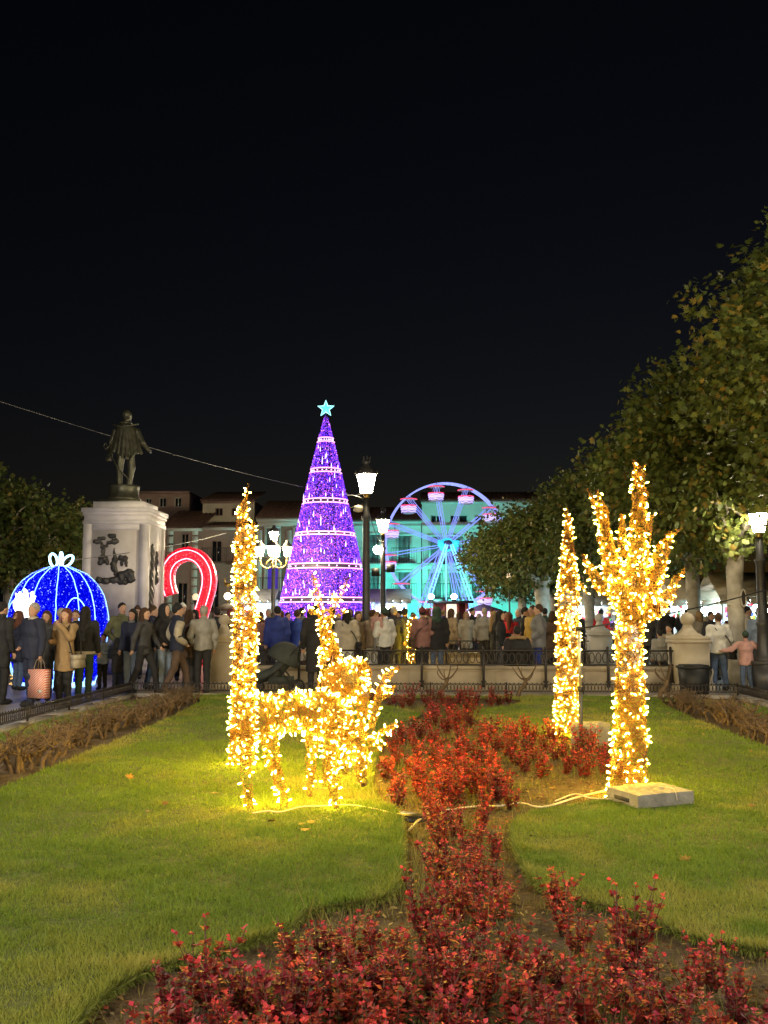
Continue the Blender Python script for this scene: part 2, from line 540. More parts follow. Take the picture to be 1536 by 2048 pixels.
M_GRASS = attr_mat('grass_blade', rough=0.55, transl=0.25)
def blades(P, hgt, wid, lean, tint, z0):
    z0 = np.full(len(P), z0)
    n = len(P)
    a = rng.random(n) * 2 * PI
    dx, dy = np.cos(a), np.sin(a)
    b = rng.random(n) * 2 * PI
    L = lean * hgt
    V = np.zeros((n, 3, 3))
    V[:, 0] = np.column_stack([P[:, 0] - dx * wid, P[:, 1] - dy * wid, z0])
    V[:, 1] = np.column_stack([P[:, 0] + dx * wid, P[:, 1] + dy * wid, z0])
    V[:, 2] = np.column_stack([P[:, 0] + np.cos(b) * L, P[:, 1] + np.sin(b) * L, z0 + hgt])
    return V.reshape(-1, 3), np.arange(3 * n).reshape(-1, 3), tint
def grass(poly, name, label):
    lo, hi = poly.min(0), poly.max(0)
    out = []
    for y0, y1, dens in ((2.6, 5.0, 20000), (5.0, 6.5, 15000), (6.5, 8.5, 9500), (8.5, 11.5, 5200), (11.5, 18.2, 2600)):
        a, b = max(lo[1], y0), min(hi[1], y1)
        if a >= b: continue
        # only as wide as the eye could see with a few steps to the side
        xa, xb = max(lo[0], -0.47 * b - 0.6), min(hi[0], 0.47 * b + 0.6)
        n = int(dens * (b - a) * (xb - xa))
        p = np.column_stack([rng.uniform(xa, xb, n), rng.uniform(a, b, n)])
        out.append(p[nodepth(poly, p)])
    P = np.concatenate(out)
    e = edge_dist(poly, P)
    # tufts hang over the cut edge
    n1 = vnoise(P, 2.3, 3); n2 = vnoise(P, 7.0, 4); n3 = vnoise(P, 0.55, 5)
    keep = rng.random(len(P)) < 0.55 + 0.45 * n2
    P, e, n1, n2, n3 = P[keep], e[keep], n1[keep], n2[keep], n3[keep]
    d = P[:, 1]
    h = (0.011 + 0.016 * n2 + 0.012 * n1) * rng.uniform(0.6, 1.35, len(P)) * (1 + 0.7 * np.exp(-e / 0.06))
    long_ = rng.random(len(P)) < 0.012
    h[long_] *= 2.2
    w = (0.0018 + 0.00022 * d) * rng.uniform(0.7, 1.3, len(P))
    g = np.array([0.185, 0.275, 0.03]); yl = np.array([0.33, 0.30, 0.07]); dk = np.array([0.095, 0.155, 0.018])
    t = np.clip(0.55 * n3 + 0.45 * n1 + rng.normal(0, 0.22, len(P)), 0, 1)[:, None]
    dry = np.clip((0.6 * vnoise(P, 1.1, 8) + 0.4 * vnoise(P, 3.7, 18) - 0.54) * 3.4 + rng.normal(0, 0.14, len(P)) + 0.5 * np.exp(-e / 0.09), 0, 1)[:, None]
    dry = np.clip(dry + (0.75 * np.exp(-((P[:, 0] + 1.5) ** 2 / 0.25 + (P[:, 1] - 4.0) ** 2 / 0.5)) * (0.4 + 0.9 * n2))[:, None], 0, 1)
    tint = (dk * (1 - t) + g * t) * (1 - 0.75 * dry) + yl * 0.75 * dry
    V, F, tint = blades(P, h, w, rng.uniform(0.2, 1.0, len(P)), tint, LZ - 0.004)
    # longer blades spilling over the cut edge
    Q = np.roll(poly, -1, 0)
    ln = np.linalg.norm(Q - poly, axis=1)
    sel = (poly[:, 1] < 13) & (np.abs(poly[:, 0]) < 3.0)
    k = np.repeat(np.arange(len(poly)), np.where(sel, (ln * 1500 * np.clip(6 / np.maximum(poly[:, 1], 3), 0.5, 1.5)).astype(int), 0))
    f = rng.random((len(k), 1))
    E = poly[k] * (1 - f) + Q[k] * f
    dirn = (Q - poly)[k] / ln[k][:, None]
    nout = np.column_stack([dirn[:, 1], -dirn[:, 0]])
    test = nodepth(poly, E + nout * 0.01)
    nout[test] *= -1
    E = E + nout * rng.uniform(-0.02, 0.012, (len(E), 1))
    hh = rng.uniform(0.015, 0.05, len(E)) * rng.uniform(0.5, 1.2, len(E))
    V2, F2, t2 = blades(E, np.full(len(E), 0.01), rng.uniform(0.0025, 0.0045, len(E)), np.zeros(len(E)), np.array([[0.16, 0.19, 0.035]]) * rng.uniform(0.5, 1.5, (len(E), 1)), LZ - 0.01)
    V2 = V2.reshape(-1, 3, 3)
    V2[:, 2, :2] = E + nout * (hh * rng.uniform(0.3, 1.3, len(E)))[:, None] + rng.normal(0, 0.008, (len(E), 2))
    V2[:, 2, 2] = LZ + rng.uniform(-0.05, 0.03, len(E))
    F = np.concatenate([F, F2 + len(V)]); V = np.concatenate([V, V2.reshape(-1, 3)]); tint = np.concatenate([tint, t2])
    link(name, uniform_mesh(name, V, F, M_GRASS, tint=tint), label=label, cat='grass', kind='stuff')
grass(PL, 'lawn_grass', 'short mown grass on the lawn the grazing reindeer stands on')
grass(PR, 'lawn_grass', 'short mown grass on the lawn around the concrete blocks')

# weeds and dry grass growing in the beds
def in_bed(p):
    return ~nodepth(PL, p) & ~nodepth(PR, p)
def weeds():
    n = 105000
    p = np.column_stack([rng.uniform(-2.6, 3.2, n), rng.uniform(2.8, 16.5, n) ** 1.0])
    p = p[in_bed(p)]
    k = vnoise(p, 4.0, 9)
    p = p[rng.random(len(p)) < np.clip((k - 0.22) * 1.7, 0.06, 1)]
    k = vnoise(p, 4.0, 9)
    h = rng.uniform(0.02, 0.06, len(p)) * (1 + 1.2 * k)
    big = rng.random(len(p)) < 0.03
    h[big] = rng.uniform(0.12, 0.3, big.sum())
    w = rng.uniform(0.0022, 0.0042, len(p))
    t = rng.random(len(p))[:, None]
    tint = np.array([0.11, 0.15, 0.025]) * t + np.array([0.26, 0.21, 0.075]) * (1 - t)
    V, F, tint = blades(p, h, w, rng.uniform(0.1, 0.75, len(p)), tint, 0.03)
    link('bed_weeds', uniform_mesh('bed_weeds', V, F, M_GRASS, tint=tint), label='dry and green grass weeds growing between the red plants', cat='weeds', kind='stuff')
weeds()
def litter():
    n = 16000
    p = np.column_stack([rng.uniform(-2.6, 3.2, n), rng.uniform(2.8, 15.5, n)])
    p = p[in_bed(p)]
    n = len(p)
    L = rng.uniform(0.008, 0.03, n); a = rng.random(n) * 2 * PI; w = L * rng.uniform(0.25, 0.6, n)
    z = 0.05 + rng.uniform(0, 0.012, n)
    d = np.column_stack([np.cos(a), np.sin(a)]); s = np.column_stack([-d[:, 1], d[:, 0]])
    V = np.stack([np.column_stack([p - d * L[:, None], z]), np.column_stack([p + s * w[:, None], z + rng.uniform(0, 0.012, n)]), np.column_stack([p + d * L[:, None], z + rng.uniform(-0.005, 0.015, n)]), np.column_stack([p - s * w[:, None], z + rng.uniform(0, 0.012, n)])], 1)
    pal = np.array([[0.16, 0.10, 0.045], [0.10, 0.06, 0.03], [0.22, 0.05, 0.03], [0.24, 0.18, 0.08], [0.06, 0.045, 0.03]])
    link('leaf_litter', uniform_mesh('leaf_litter', V.reshape(-1, 3), np.arange(4 * n).reshape(-1, 4), M_GRASS, tint=pal[rng.integers(0, 5, n)] * rng.uniform(0.6, 1.3, (n, 1))), label='dead leaves and crumbs littering the soil of the beds', cat='litter', kind='stuff')
litter()

# ------------------------------------------------------------------ red bedding plants
M_RED = attr_mat('red_foliage', rough=0.5, transl=0.2, rand=0.38)
M_STEM = pmat('plant_stem', (0.10, 0.045, 0.03), 0.7, var=0.3)
def plant_mesh(seed, hgt, n_st, far=False):
    r = np.random.default_rng(seed)
    LV, LF, LT, FV, FF, FT = [], [], [], [], [], []
    st = MB()
    def leaf(c, d, up, L, w, Vs, Fs, Ts, col):
        s = np.cross(d, up); s /= (np.linalg.norm(s) + 1e-9)
        n0 = sum(len(q) for q in Vs)
        fold = 0.25 * w
        nn = np.cross(s, d)
        Vs.append(np.array([c, c + d * L * 0.5 + s * w + nn * fold, c + d * L, c + d * L * 0.5 - s * w + nn * fold]))
        Fs.append((n0, n0 + 1, n0 + 2)); Fs.append((n0, n0 + 2, n0 + 3)); Ts.append(col); Ts.append(col * 0.92)
    for k in range(n_st):
        a = r.random() * 2 * PI
        base = np.array([math.cos(a), math.sin(a), 0]) * 0.03 * r.random()
        lean = r.uniform(0.05, 0.6)
        H = hgt * r.uniform(0.65, 1.1)
        top = base + np.array([math.cos(a) * lean * H, math.sin(a) * lean * H, H])
        mid = (base + top) / 2 + r.normal(0, 0.012, 3)
        P = spline([base, mid, top], 3)
        st.tube(P, np.linspace(0.0042, 0.002, len(P)), 4)
        nl = int(26 * H / 0.25) + 4
        for j in range(nl):
            t = r.uniform(0.2, 1.0)
            i = min(len(P) - 1, int(t * (len(P) - 1)))
            c = P[i] + r.normal(0, 0.004, 3)
            b = r.random() * 2 * PI
            d = np.array([math.cos(b), math.sin(b), r.uniform(-0.1, 0.9)]); d /= np.linalg.norm(d)
            L = r.uniform(0.026, 0.052) * (1.2 - 0.45 * t)
            col = np.array([0.30, 0.028, 0.026]) * r.uniform(0.35, 1.3) + (np.array([0.05, 0.022, 0.004]) if r.random() < 0.25 else 0)
            if r.random() < 0.1: col = np.array([0.08, 0.06, 0.02]) * r.uniform(0.6, 1.2)
            leaf(c, d, np.array([0, 0, 1.0]), L, L * r.uniform(0.3, 0.46), LV, LF, LT, col)
        if r.random() < 0.75:
            for j in range(r.integers(3, 8)):
                b = r.random() * 2 * PI
                d = np.array([math.cos(b), math.sin(b), r.uniform(0.0, 1.1)]); d /= np.linalg.norm(d)
                L = r.uniform(0.012, 0.024)
                col = np.array([0.55, 0.055, 0.05]) * r.uniform(0.7, 1.25)
                leaf(top + r.normal(0, 0.006, 3), d, np.array([0.3, 0, 1.0]), L, L * 0.5, FV, FF, FT, col)
    leaves = uniform_mesh('leaves', np.concatenate(LV), LF, M_RED, tint=np.array(LT))
    fl = uniform_mesh('flowers', np.concatenate(FV), FF, M_RED, tint=np.array(FT)) if FV else None
    return leaves, fl, st.mesh('stems', M_STEM)
PLANTS = [plant_mesh(100 + i, h, n) for i, (h, n) in enumerate([(0.22, 9), (0.26, 11), (0.20, 8), (0.24, 10), (0.18, 7), (0.28, 12), (0.22, 10), (0.25, 9)])]
def plant_spots():
    S = []
    def fill(x0, x1, y0, y1, spacing, n, zone):
        q = np.column_stack([rng.uniform(x0, x1, n * 25), rng.uniform(y0, y1, n * 25)])
        q = q[in_bed(q)]
        q = q[np.minimum(edge_dist(PL, q), edge_dist(PR, q)) > 0.1]
        pts = np.zeros((0, 2))
        for p in q:
            if len(pts) == 0 or np.min(np.sum((pts - p) ** 2, 1)) > spacing ** 2:
                pts = np.vstack([pts, p])
            if len(pts) >= n: break
        S.extend((x, y, zone) for x, y in pts)
    fill(-1.02, 0.1, 3.0, 4.0, 0.125, 52, 'front')
    fill(-0.6, 0.15, 4.0, 4.55, 0.17, 11, 'front')
    fill(0.1, 2.7, 3.0, 4.25, 0.125, 88, 'front')
    fill(-0.05, 1.0, 4.3, 5.3, 0.21, 13, 'front')
    fill(0.08, 0.46, 5.3, 7.6, 0.18, 21, 'stem')
    fill(-0.35, 0.75, 7.75, 9.2, 0.21, 25, 'middle')
    fill(-0.4, 1.95, 9.2, 12.6, 0.23, 72, 'middle')
    fill(0.05, 0.65, 12.9, 15.2, 0.24, 15, 'middle')
    fill(-0.95, 1.65, 15.4, 17.3, 0.26, 26, 'back')
    return S
LABELS = {'front': 'red leafed bedding plant in the wide bed end with sparse soil gaps',
          'stem': 'red leafed bedding plant in the narrow strip between the two lawns',
          'middle': 'red leafed bedding plant in the dense bed beside the lit columns',
          'back': 'red leafed bedding plant in the bed before the ring fence'}
for i, (x, y, zone) in enumerate(plant_spots()):
    lv, fl, st = PLANTS[i % len(PLANTS)] if zone != 'front' else PLANTS[random.randrange(len(PLANTS))]
    o = link('bedding_plant', None, None, (x, y, 0.035), random.uniform(0, 6.28), LABELS[zone], 'plant', 'red bedding plants, ' + zone)
    link('leaves', lv, o, kind='stuff')
    s = random.uniform(0.7, 1.25) * (0.95 if zone in ('middle', 'back') else 0.84)
    o.scale = (s, s, s * random.uniform(0.9, 1.15))
    link('stems', st, o, kind='stuff')
    if fl: link('flowers', fl, o, kind='stuff')

# ------------------------------------------------------------------ pruned rose bushes in the two border strips
M_TWIG = pmat('dry_twig', (0.11, 0.075, 0.045), 0.85, var=0.35, scale=20, bump=0.4, bscale=80, rand=0.25)
def rose_mesh(seed, dense=True):
    r = np.random.default_rng(seed)
    mb = MB()
    kn = MB()
    for k in range(r.integers(3, 6)):
        a = r.random() * 6.28
        base = np.array([r.normal(0, 0.05), r.normal(0, 0.07), -0.02])
        top = base + np.array([0.09 * math.cos(a), 0.09 * math.sin(a), r.uniform(0.13, 0.22)])
        P = spline([base, (base + top) / 2 + r.normal(0, 0.02, 3), top], 3)
        mb.tube(P, np.linspace(0.022, 0.015, len(P)) * r.uniform(0.7, 1.3), 6)
        kn.ball(top, r.uniform(0.018, 0.032), 6)
        for j in range(r.integers(4, 8)):
            b = r.random() * 6.28
            L = r.uniform(0.08, 0.22)
            e = top + L * np.array([math.cos(b) * 0.75, math.sin(b) * 0.75, r.uniform(0.25, 1.0)])
            Q = spline([top, (top + e) / 2 + r.normal(0, 0.018, 3), e], 3)
            mb.tube(Q, np.linspace(0.0095, 0.0035, len(Q)) * r.uniform(0.7, 1.4), 5)
            for q in range(r.integers(1, 4)):
                s0 = Q[r.integers(1, len(Q) - 1)]
                e2 = s0 + r.uniform(0.04, 0.1) * np.array([r.normal(), r.normal(), r.uniform(0, 1.2)])
                mb.tube([s0, (s0 + e2) / 2 + r.normal(0, 0.008, 3), e2], [0.004, 0.003, 0.002], 4)
    return mb.mesh('pruned_rose_bush', M_TWIG), kn.mesh('knuckles', M_TWIG, True)
ROSES = [rose_mesh(200 + i) for i in range(7)]
def rose_row(x0, y0, y1, n, label, group):
    for i in range(n):
        y = y0 + (y1 - y0) * (i + random.uniform(0.1, 0.9)) / n
        tw, kn = random.choice(ROSES)
        s = random.uniform(0.8, 1.2)
        o = link('pruned_rose_bush', tw, None, (x0 + random.uniform(-0.22, 0.22), y, 0.03), random.uniform(0, 6.28), label, 'rose bush', group)
        o.scale = (s, s, s * random.uniform(0.85, 1.15))
        link('knuckles', kn, o, kind='stuff')
rose_row(-4.16, 7.2, 16.9, 58, 'pruned bare brown rose bush in the border strip along the crowded side', 'pruned rose bushes on the crowd side')
rose_row(4.36, 9.2, 16.9, 44, 'pruned bare brown rose bush in the border strip along the plane trees', 'pruned rose bushes on the tree side')
def old_rose(px, Y, lab, seed):
    r = np.random.default_rng(seed)
    t = thing('old_rose_stump', lab, 'rose stump', (gx(px, Y), Y, LZ - 0.02))
    mb = MB()
    P = spline([(-0.06, 0, 0), (-0.02, 0.01, 0.14), (0.07, 0, 0.24), (0.09, 0, 0.33)], 4)
    mb.tube(P, np.linspace(0.045, 0.035, len(P)), 7)
    mb.ball(P[-1], 0.045, 7)
    mb.build('trunk', M_TWIG, t, True)
    for k in range(5):
        b = r.uniform(0, 6.28)
        e = P[-1] + np.array([0.2 * math.cos(b), 0.12 * math.sin(b), r.uniform(0.1, 0.28)])
        m = (P[-1] + e) / 2 + np.array([0, 0, -0.04])
        MB().tube(spline([P[-1], m, e, e + np.array([r.normal(0, 0.02), 0, 0.08])], 3), np.linspace(0.018, 0.005, 10), 5).build('branch', M_TWIG, t, True)
old_rose(884, 17.75, 'gnarled bare rose stump bending sideways before the ring fence', 5)
old_rose(1042, 17.75, 'gnarled bare rose stump with forked twigs below the seated person', 6)
old_rose(480, 17.7, 'gnarled bare rose stump beside the pushchair, before the ring fence', 7)
old_rose(1325, 17.6, 'gnarled bare rose stump before the stone pier with the bin', 8)

# fallen plane leaves on the grass
M_FALL = pmat('fallen_leaf', (0.22, 0.12, 0.03), 0.7, var=0.4, scale=20, rand=0.4)
pl_ = np.array([(0, 0, 0), (0.56, 0.34, 0.08), (0.24, 0.40, 0.02), (0.40, 0.76, 0.1), (0.11, 0.60, 0.03), (0, 1.05, 0.12), (-0.11, 0.60, 0.03), (-0.40, 0.76, 0.06), (-0.24, 0.40, 0.02), (-0.56, 0.34, 0.1)]) * 0.1
FALLEN = uniform_mesh('fallen_leaf', pl_, [(0, i, i + 1) for i in range(1, 9)], M_FALL)
for i in range(46):
    x, y = random.uniform(-3.6, 3.9), random.uniform(3.4, 15) 
    q = np.array([[x, y]])
    zz = LZ + 0.022 if (nodepth(PL, q)[0] or nodepth(PR, q)[0]) else 0.06
    o = link('fallen_leaf', FALLEN, None, (x, y, zz), random.uniform(0, 6.28), 'dry brown fallen plane leaf lying ' + ('on the mown lawn' if zz > 0.08 else 'on the soil of the red bed'), 'leaf', 'fallen leaves on the lawn' if zz > 0.08 else 'fallen leaves in the bed')
    s_ = random.uniform(0.5, 1.0)
    o.scale = (s_, s_, s_)
    o.rotation_euler = (random.uniform(-0.4, 0.4), random.uniform(-0.4, 0.4), random.uniform(0, 6.28))

# ------------------------------------------------------------------ low cast-iron border fence
M_IRON = pmat('cast_iron', (0.035, 0.03, 0.028), 0.5, var=0.3, scale=12, bump=0.15, metal=0.3, spec=0.5)
M_RUST = pmat('rusty_iron', (0.055, 0.04, 0.03), 0.6, var=0.35, scale=9, bump=0.2)
def ring_mesh(rx, rz, t, name='ring', seg=12, mat=None, depth=0.012):
    """flat oval ring standing in the xz plane"""
    V, F = [], []
    for i in range(seg):
        a = 2 * PI * i / seg
        c, s = math.cos(a), math.sin(a)
        for k in ((rx, -depth / 2), (rx, depth / 2), (rx - t, depth / 2), (rx - t, -depth / 2)):
            f = k[0] / rx if k[0] == rx else None
            ax = rx if k[0] == rx else rx - t
            az = rz if k[0] == rx else rz - t
            V.append((ax * c, k[1], az * s))
    for i in range(seg):
        j = (i + 1) % seg
        for k in range(4):
            k2 = (k + 1) % 4
            F.append((4 * i + k, 4 * j + k, 4 * j + k2, 4 * i + k2))
    return uniform_mesh(name, V, F, mat or M_IRON)
def border_fence(a, b, label, singles):
    a, b = np.array(a, float), np.array(b, float)
    L = np.linalg.norm(b - a)
    ang = math.atan2(b[1] - a[1], b[0] - a[0])
    t = thing('border_fence', label, 'fence', (a[0], a[1], 0.10), ang, 'low ring fences around the garden')
    MB().box((L / 2, 0, 0.195), (L, 0.018, 0.014)).build('rail', M_IRON, t)
    MB().box((L / 2, 0, 0.055), (L, 0.018, 0.012)).build('rail', M_IRON, t)
    pm = MB().box((0, 0, 0.10), (0.02, 0.024, 0.22)).ball((0, 0, 0.215), 0.016, 6).mesh('post', M_IRON)
    n = max(2, int(round(L / 1.5)))
    for i in range(n + 1):
        link('post', pm, t, (L * i / n, 0.0, 0))
    pitch = 0.064
    rm = ring_mesh(0.044, 0.064, 0.010)
    m = int(L / pitch)
    if singles:
        for i in range(m):
            link('ring', rm, t, (pitch * (i + 0.5), 0.0 + 0.002 * (i % 2), 0.125))
    else:
        V0 = np.array([v.co[:] for v in rm.vertices]); F0 = np.array([p.vertices[:] for p in rm.polygons])
        V = np.concatenate([V0 + (pitch * (i + 0.5), 0.002 * (i % 2), 0.125) for i in range(m)])
        F = np.concatenate([F0 + i * len(V0) for i in range(m)])
        o = link('rings', uniform_mesh('rings', V, F, M_IRON), t); o['kind'] = 'stuff'
    # small spikes along the top rail
    sp = MB()
    for i in range(int(L / 0.085)):
        sp.box((0.085 * (i + 0.5), 0, 0.211), (0.022, 0.014, 0.02), taper=0.5)
    o = sp.build('spikes', M_IRON, t); o['kind'] = 'stuff'
border_fence((GX0, GY1), (GX1, GY1), 'low iron ring fence crossing before the stone bench', True)
border_fence((GX0, 7.0), (GX0, GY1), 'low iron ring fence beside the crowd and the blue bauble', False)
border_fence((GX1, 10.0), (GX1, GY1), 'low iron ring fence beside the plane trees', False)

# ------------------------------------------------------------------ stone bench with iron ring backrest
M_BENCH = pmat('bench_stone', (0.34, 0.29, 0.215), 0.8, var=0.2, scale=2.5, bump=0.3, bscale=25)
RING_BIG = ring_mesh(0.062, 0.115, 0.018, seg=16, depth=0.02)
def stone_bench(x0, x1, Y, label, bay=1.29, off=0.0):
    t = thing('stone_bench', label, 'bench', ((x0 + x1) / 2, Y, 0), 0, 'stone benches with iron ring backs')
    L = x1 - x0
    n = max(1, int(L / 1.6))
    for i in range(n):
        MB().box((-L / 2 + L * (i + 0.5) / n, 0.16, 0.22), (L / n - 0.006, 0.42, 0.44)).build('block', M_BENCH, t)
        MB().box((-L / 2 + L * (i + 0.5) / n, 0.16, 0.475), (L / n - 0.004, 0.52, 0.07)).build('seat', M_BENCH, t)
    MB().box((0, 0.10, 0.42), (L - 0.01, 0.36, 0.02)).build('moulding', M_BENCH, t)
    for z, h in ((0.835, 0.035), (0.545, 0.03)):
        MB().box((0, -0.13, z), (L - 0.02, 0.035, h)).build('rail', M_IRON, t)
    nb = int(L / bay)
    x = -L / 2 + (L - nb * bay) / 2
    pm = MB().box((0, 0, 0.50), (0.05, 0.05, 0.78)).ball((0, 0, 0.9), 0.03, 8).box((0, 0, 0.2), (0.1, 0.06, 0.035)).box((0, 0.01, 0.11), (0.075, 0.07, 0.05)).mesh('post', M_IRON)
    for i in range(nb + 1):
        link('post', pm, t, (x + i * bay, -0.16, 0))
    m = int((L - 0.1) / 0.138)
    for i in range(m):
        link('ring', RING_BIG, t, (-L / 2 + (L - m * 0.138) / 2 + 0.138 * (i + 0.5), -0.13, 0.69))
    return t
YB = 20.3
stone_bench(gx(472, YB), gx(1346, YB), YB, 'long stone bench with iron ring back behind the garden fence')
stone_bench(gx(700, 27.2), gx(1178, 27.2), 27.2, 'stone bench with iron ring back farther off behind the standing crowd')

M_PIER = pmat('pier_stone', (0.40, 0.35, 0.27), 0.78, var=0.14, scale=3, bump=0.2, bscale=25)
M_PIERL = pmat('pier_stone_pale', (0.48, 0.47, 0.45), 0.78, var=0.12, scale=3, bump=0.2, bscale=25)
def pier(px0, px1, Y, label, h=1.0, mat=None):
    mat = mat or M_PIER
    x0, x1 = gx(px0, Y), gx(px1, Y)
    w = x1 - x0
    t = thing('stone_pier', label, 'pier', ((x0 + x1) / 2, Y, 0), 0, 'stone piers with ball finials')
    MB().box((0, 0, 0.09), (w + 0.1, w + 0.1, 0.18)).build('plinth', mat, t)
    MB().box((0, 0, 0.18 + (h - 0.18) / 2), (w - 0.04, w - 0.04, h - 0.18)).build('shaft', mat, t)
    MB().box((0, 0, h + 0.03), (w + 0.04, w + 0.04, 0.06)).box((0, 0, h + 0.10), (w - 0.004, w - 0.004, 0.08)).build('cap', mat, t)
    k = w / 0.75
    MB().lathe([(0.36 * k, 0), (0.34 * k, 0.03), (0.24 * k, 0.07), (0.15 * k, 0.15), (0.11 * k, 0.22), (0.12 * k, 0.235)], (0, 0, h + 0.14), 4, a0=PI / 4).build('neck', mat, t)
    MB().ball((0, 0, h + 0.14 + 0.235 + 0.12 * k), 0.15 * k, 18).build('ball', mat, t, True)
    return t
pier(418, 474, 20.35, 'stone pier with ball finial at the bench end beside the pushchair')
pier(1344, 1414, 20.3, 'stone pier with ball finial at the bench end behind the black bin')
pier(1178, 1224, 27.2, 'pale stone pier with ball finial behind the two lit columns', mat=M_PIERL)
pier(1236, 1282, 29.5, 'pale stone pier with ball finial half behind the branching lit cactus', mat=M_PIERL)
pier(1392, 1440, 25.5, 'weathered stone pier with ball finial beside the white quilted jacket', h=0.95)

# ------------------------------------------------------------------ warm fairy-light sculptures: wound cable and LED bulbs
M_CABLE = pmat('amber_cable', (0.085, 0.032, 0.0045), 0.45, var=0.3, scale=15)
M_BULB = emat('warm_bulb', (1.0, 0.60, 0.03), 520.0)
M_CORD = pmat('pale_cord', (0.55, 0.47, 0.33), 0.6, var=0.1)
BULB = MB().lathe([(0.0025, 0), (0.0036, 0.005), (0.0048, 0.015), (0.0042, 0.026), (1e-6, 0.031)], (0, 0, 0), 5).mesh('light_bulb', M_BULB, True)

class Group:
    def __init__(s, name, C, k=0.03):
        s.name, s.C, s.k = name, [(np.array(a, float), ra, np.array(b, float), rb) for a, ra, b, rb in C], k
        s.area = np.array([2 * PI * 0.5 * (ra + rb) * (np.linalg.norm(b - a) + 0.5 * (ra + rb)) for a, ra, b, rb in s.C])
    def d(s, P):
        return smin([caps(P, *c) for c in s.C], s.k)
    def grad(s, P):
        e = 0.004
        g = np.stack([s.d(P + e * np.eye(3)[i]) - s.d(P - e * np.eye(3)[i]) for i in range(3)], 1)
        return g / (np.linalg.norm(g, axis=1, keepdims=True) + 1e-9)
    def project(s, P, off=0.0):
        for _ in range(3):
            P = P - s.grad(P) * (s.d(P) - off)[:, None] * 0.9
        return P
    def axis(s, P):
        D = np.stack([caps(P, *c) for c in s.C], 1)
        A = np.array([(b - a) / (np.linalg.norm(b - a) + 1e-9) for a, ra, b, rb in s.C])
        return A[D.argmin(1)]
    def seeds(s, n):
        k = rng.choice(len(s.C), n, p=s.area / s.area.sum())
        P = np.zeros((n, 3))
        for i in range(len(s.C)):
            q = k == i
            a, ra, b, rb = s.C[i]
            t = rng.random((q.sum(), 1))
            v = rng.normal(size=(q.sum(), 3)); v /= np.linalg.norm(v, axis=1, keepdims=True)
            P[q] = a + t * (b - a) + v * (ra + t * (rb - ra))
        return s.project(P)
    def wires(s, cover, rad, step=0.026, S=26):
        A = s.area.sum()
        n = max(3, int(cover * A / (2 * rad) / (S * step)))
        P = s.seeds(n)
        off = rng.uniform(-0.012, 0.006, n)
        sg = rng.choice([-1, 1], n)
        pit = rng.normal(0, 0.55, n)
        pts, nrm = [], []
        for i in range(S):
            nn = s.grad(P)
            P = P - nn * (s.d(P) - off)[:, None]
            pts.append(P.copy()); nrm.append(nn)
            ax = s.axis(P)
            t = np.cross(nn, ax); t /= (np.linalg.norm(t, axis=1, keepdims=True) + 1e-6)
            ax2 = ax - nn * (ax * nn).sum(1, keepdims=True)
            pit = np.clip(pit + rng.normal(0, 0.22, n), -1.6, 1.6)
            dr = t * sg[:, None] + ax2 * pit[:, None]
            dr /= (np.linalg.norm(dr, axis=1, keepdims=True) + 1e-6)
            P = P + dr * step
        pts, nrm = np.stack(pts, 1), np.stack(nrm, 1)        # n,S,3
        T = np.gradient(pts, axis=1); T /= (np.linalg.norm(T, axis=2, keepdims=True) + 1e-9)
        B = np.cross(T, nrm); B /= (np.linalg.norm(B, axis=2, keepdims=True) + 1e-9)
        N2 = np.cross(B, T)
        a = np.arange(3) * 2 * PI / 3 + PI / 6
        V = pts[:, :, None, :] + rad * (np.cos(a)[None, None, :, None] * B[:, :, None, :] + np.sin(a)[None, None, :, None] * N2[:, :, None, :])
        base = (np.arange(n)[:, None, None] * S + np.arange(S - 1)[None, :, None]) * 3
        k = np.arange(3)[None, None, :]; k2 = (k + 1) % 3
        F = np.stack([base + k, base + k2, base + 3 + k2, base + 3 + k], -1).reshape(-1, 4)
        return V.reshape(-1, 3), F
    def bulbs(s, dens, gap=0.03):
        n = int(dens * s.area.sum())
        P = s.seeds(n * 2)
        keep = []
        for i in range(len(P)):
            if len(keep) >= n: break
            if not keep or np.min(np.linalg.norm(P[keep] - P[i], axis=1)) > gap: keep.append(i)
        P = P[keep]
        N = s.grad(P)
        D = N + 0.75 * rng.normal(size=P.shape)
        D /= np.linalg.norm(D, axis=1, keepdims=True)
        flip = (D * N).sum(1) < 0.05
        D[flip] += 1.2 * N[flip]
        D /= np.linalg.norm(D, axis=1, keepdims=True)
        return P + N * 0.004, D

def quat_to(d):
    return Vector((0, 0, 1)).rotation_difference(Vector(d))

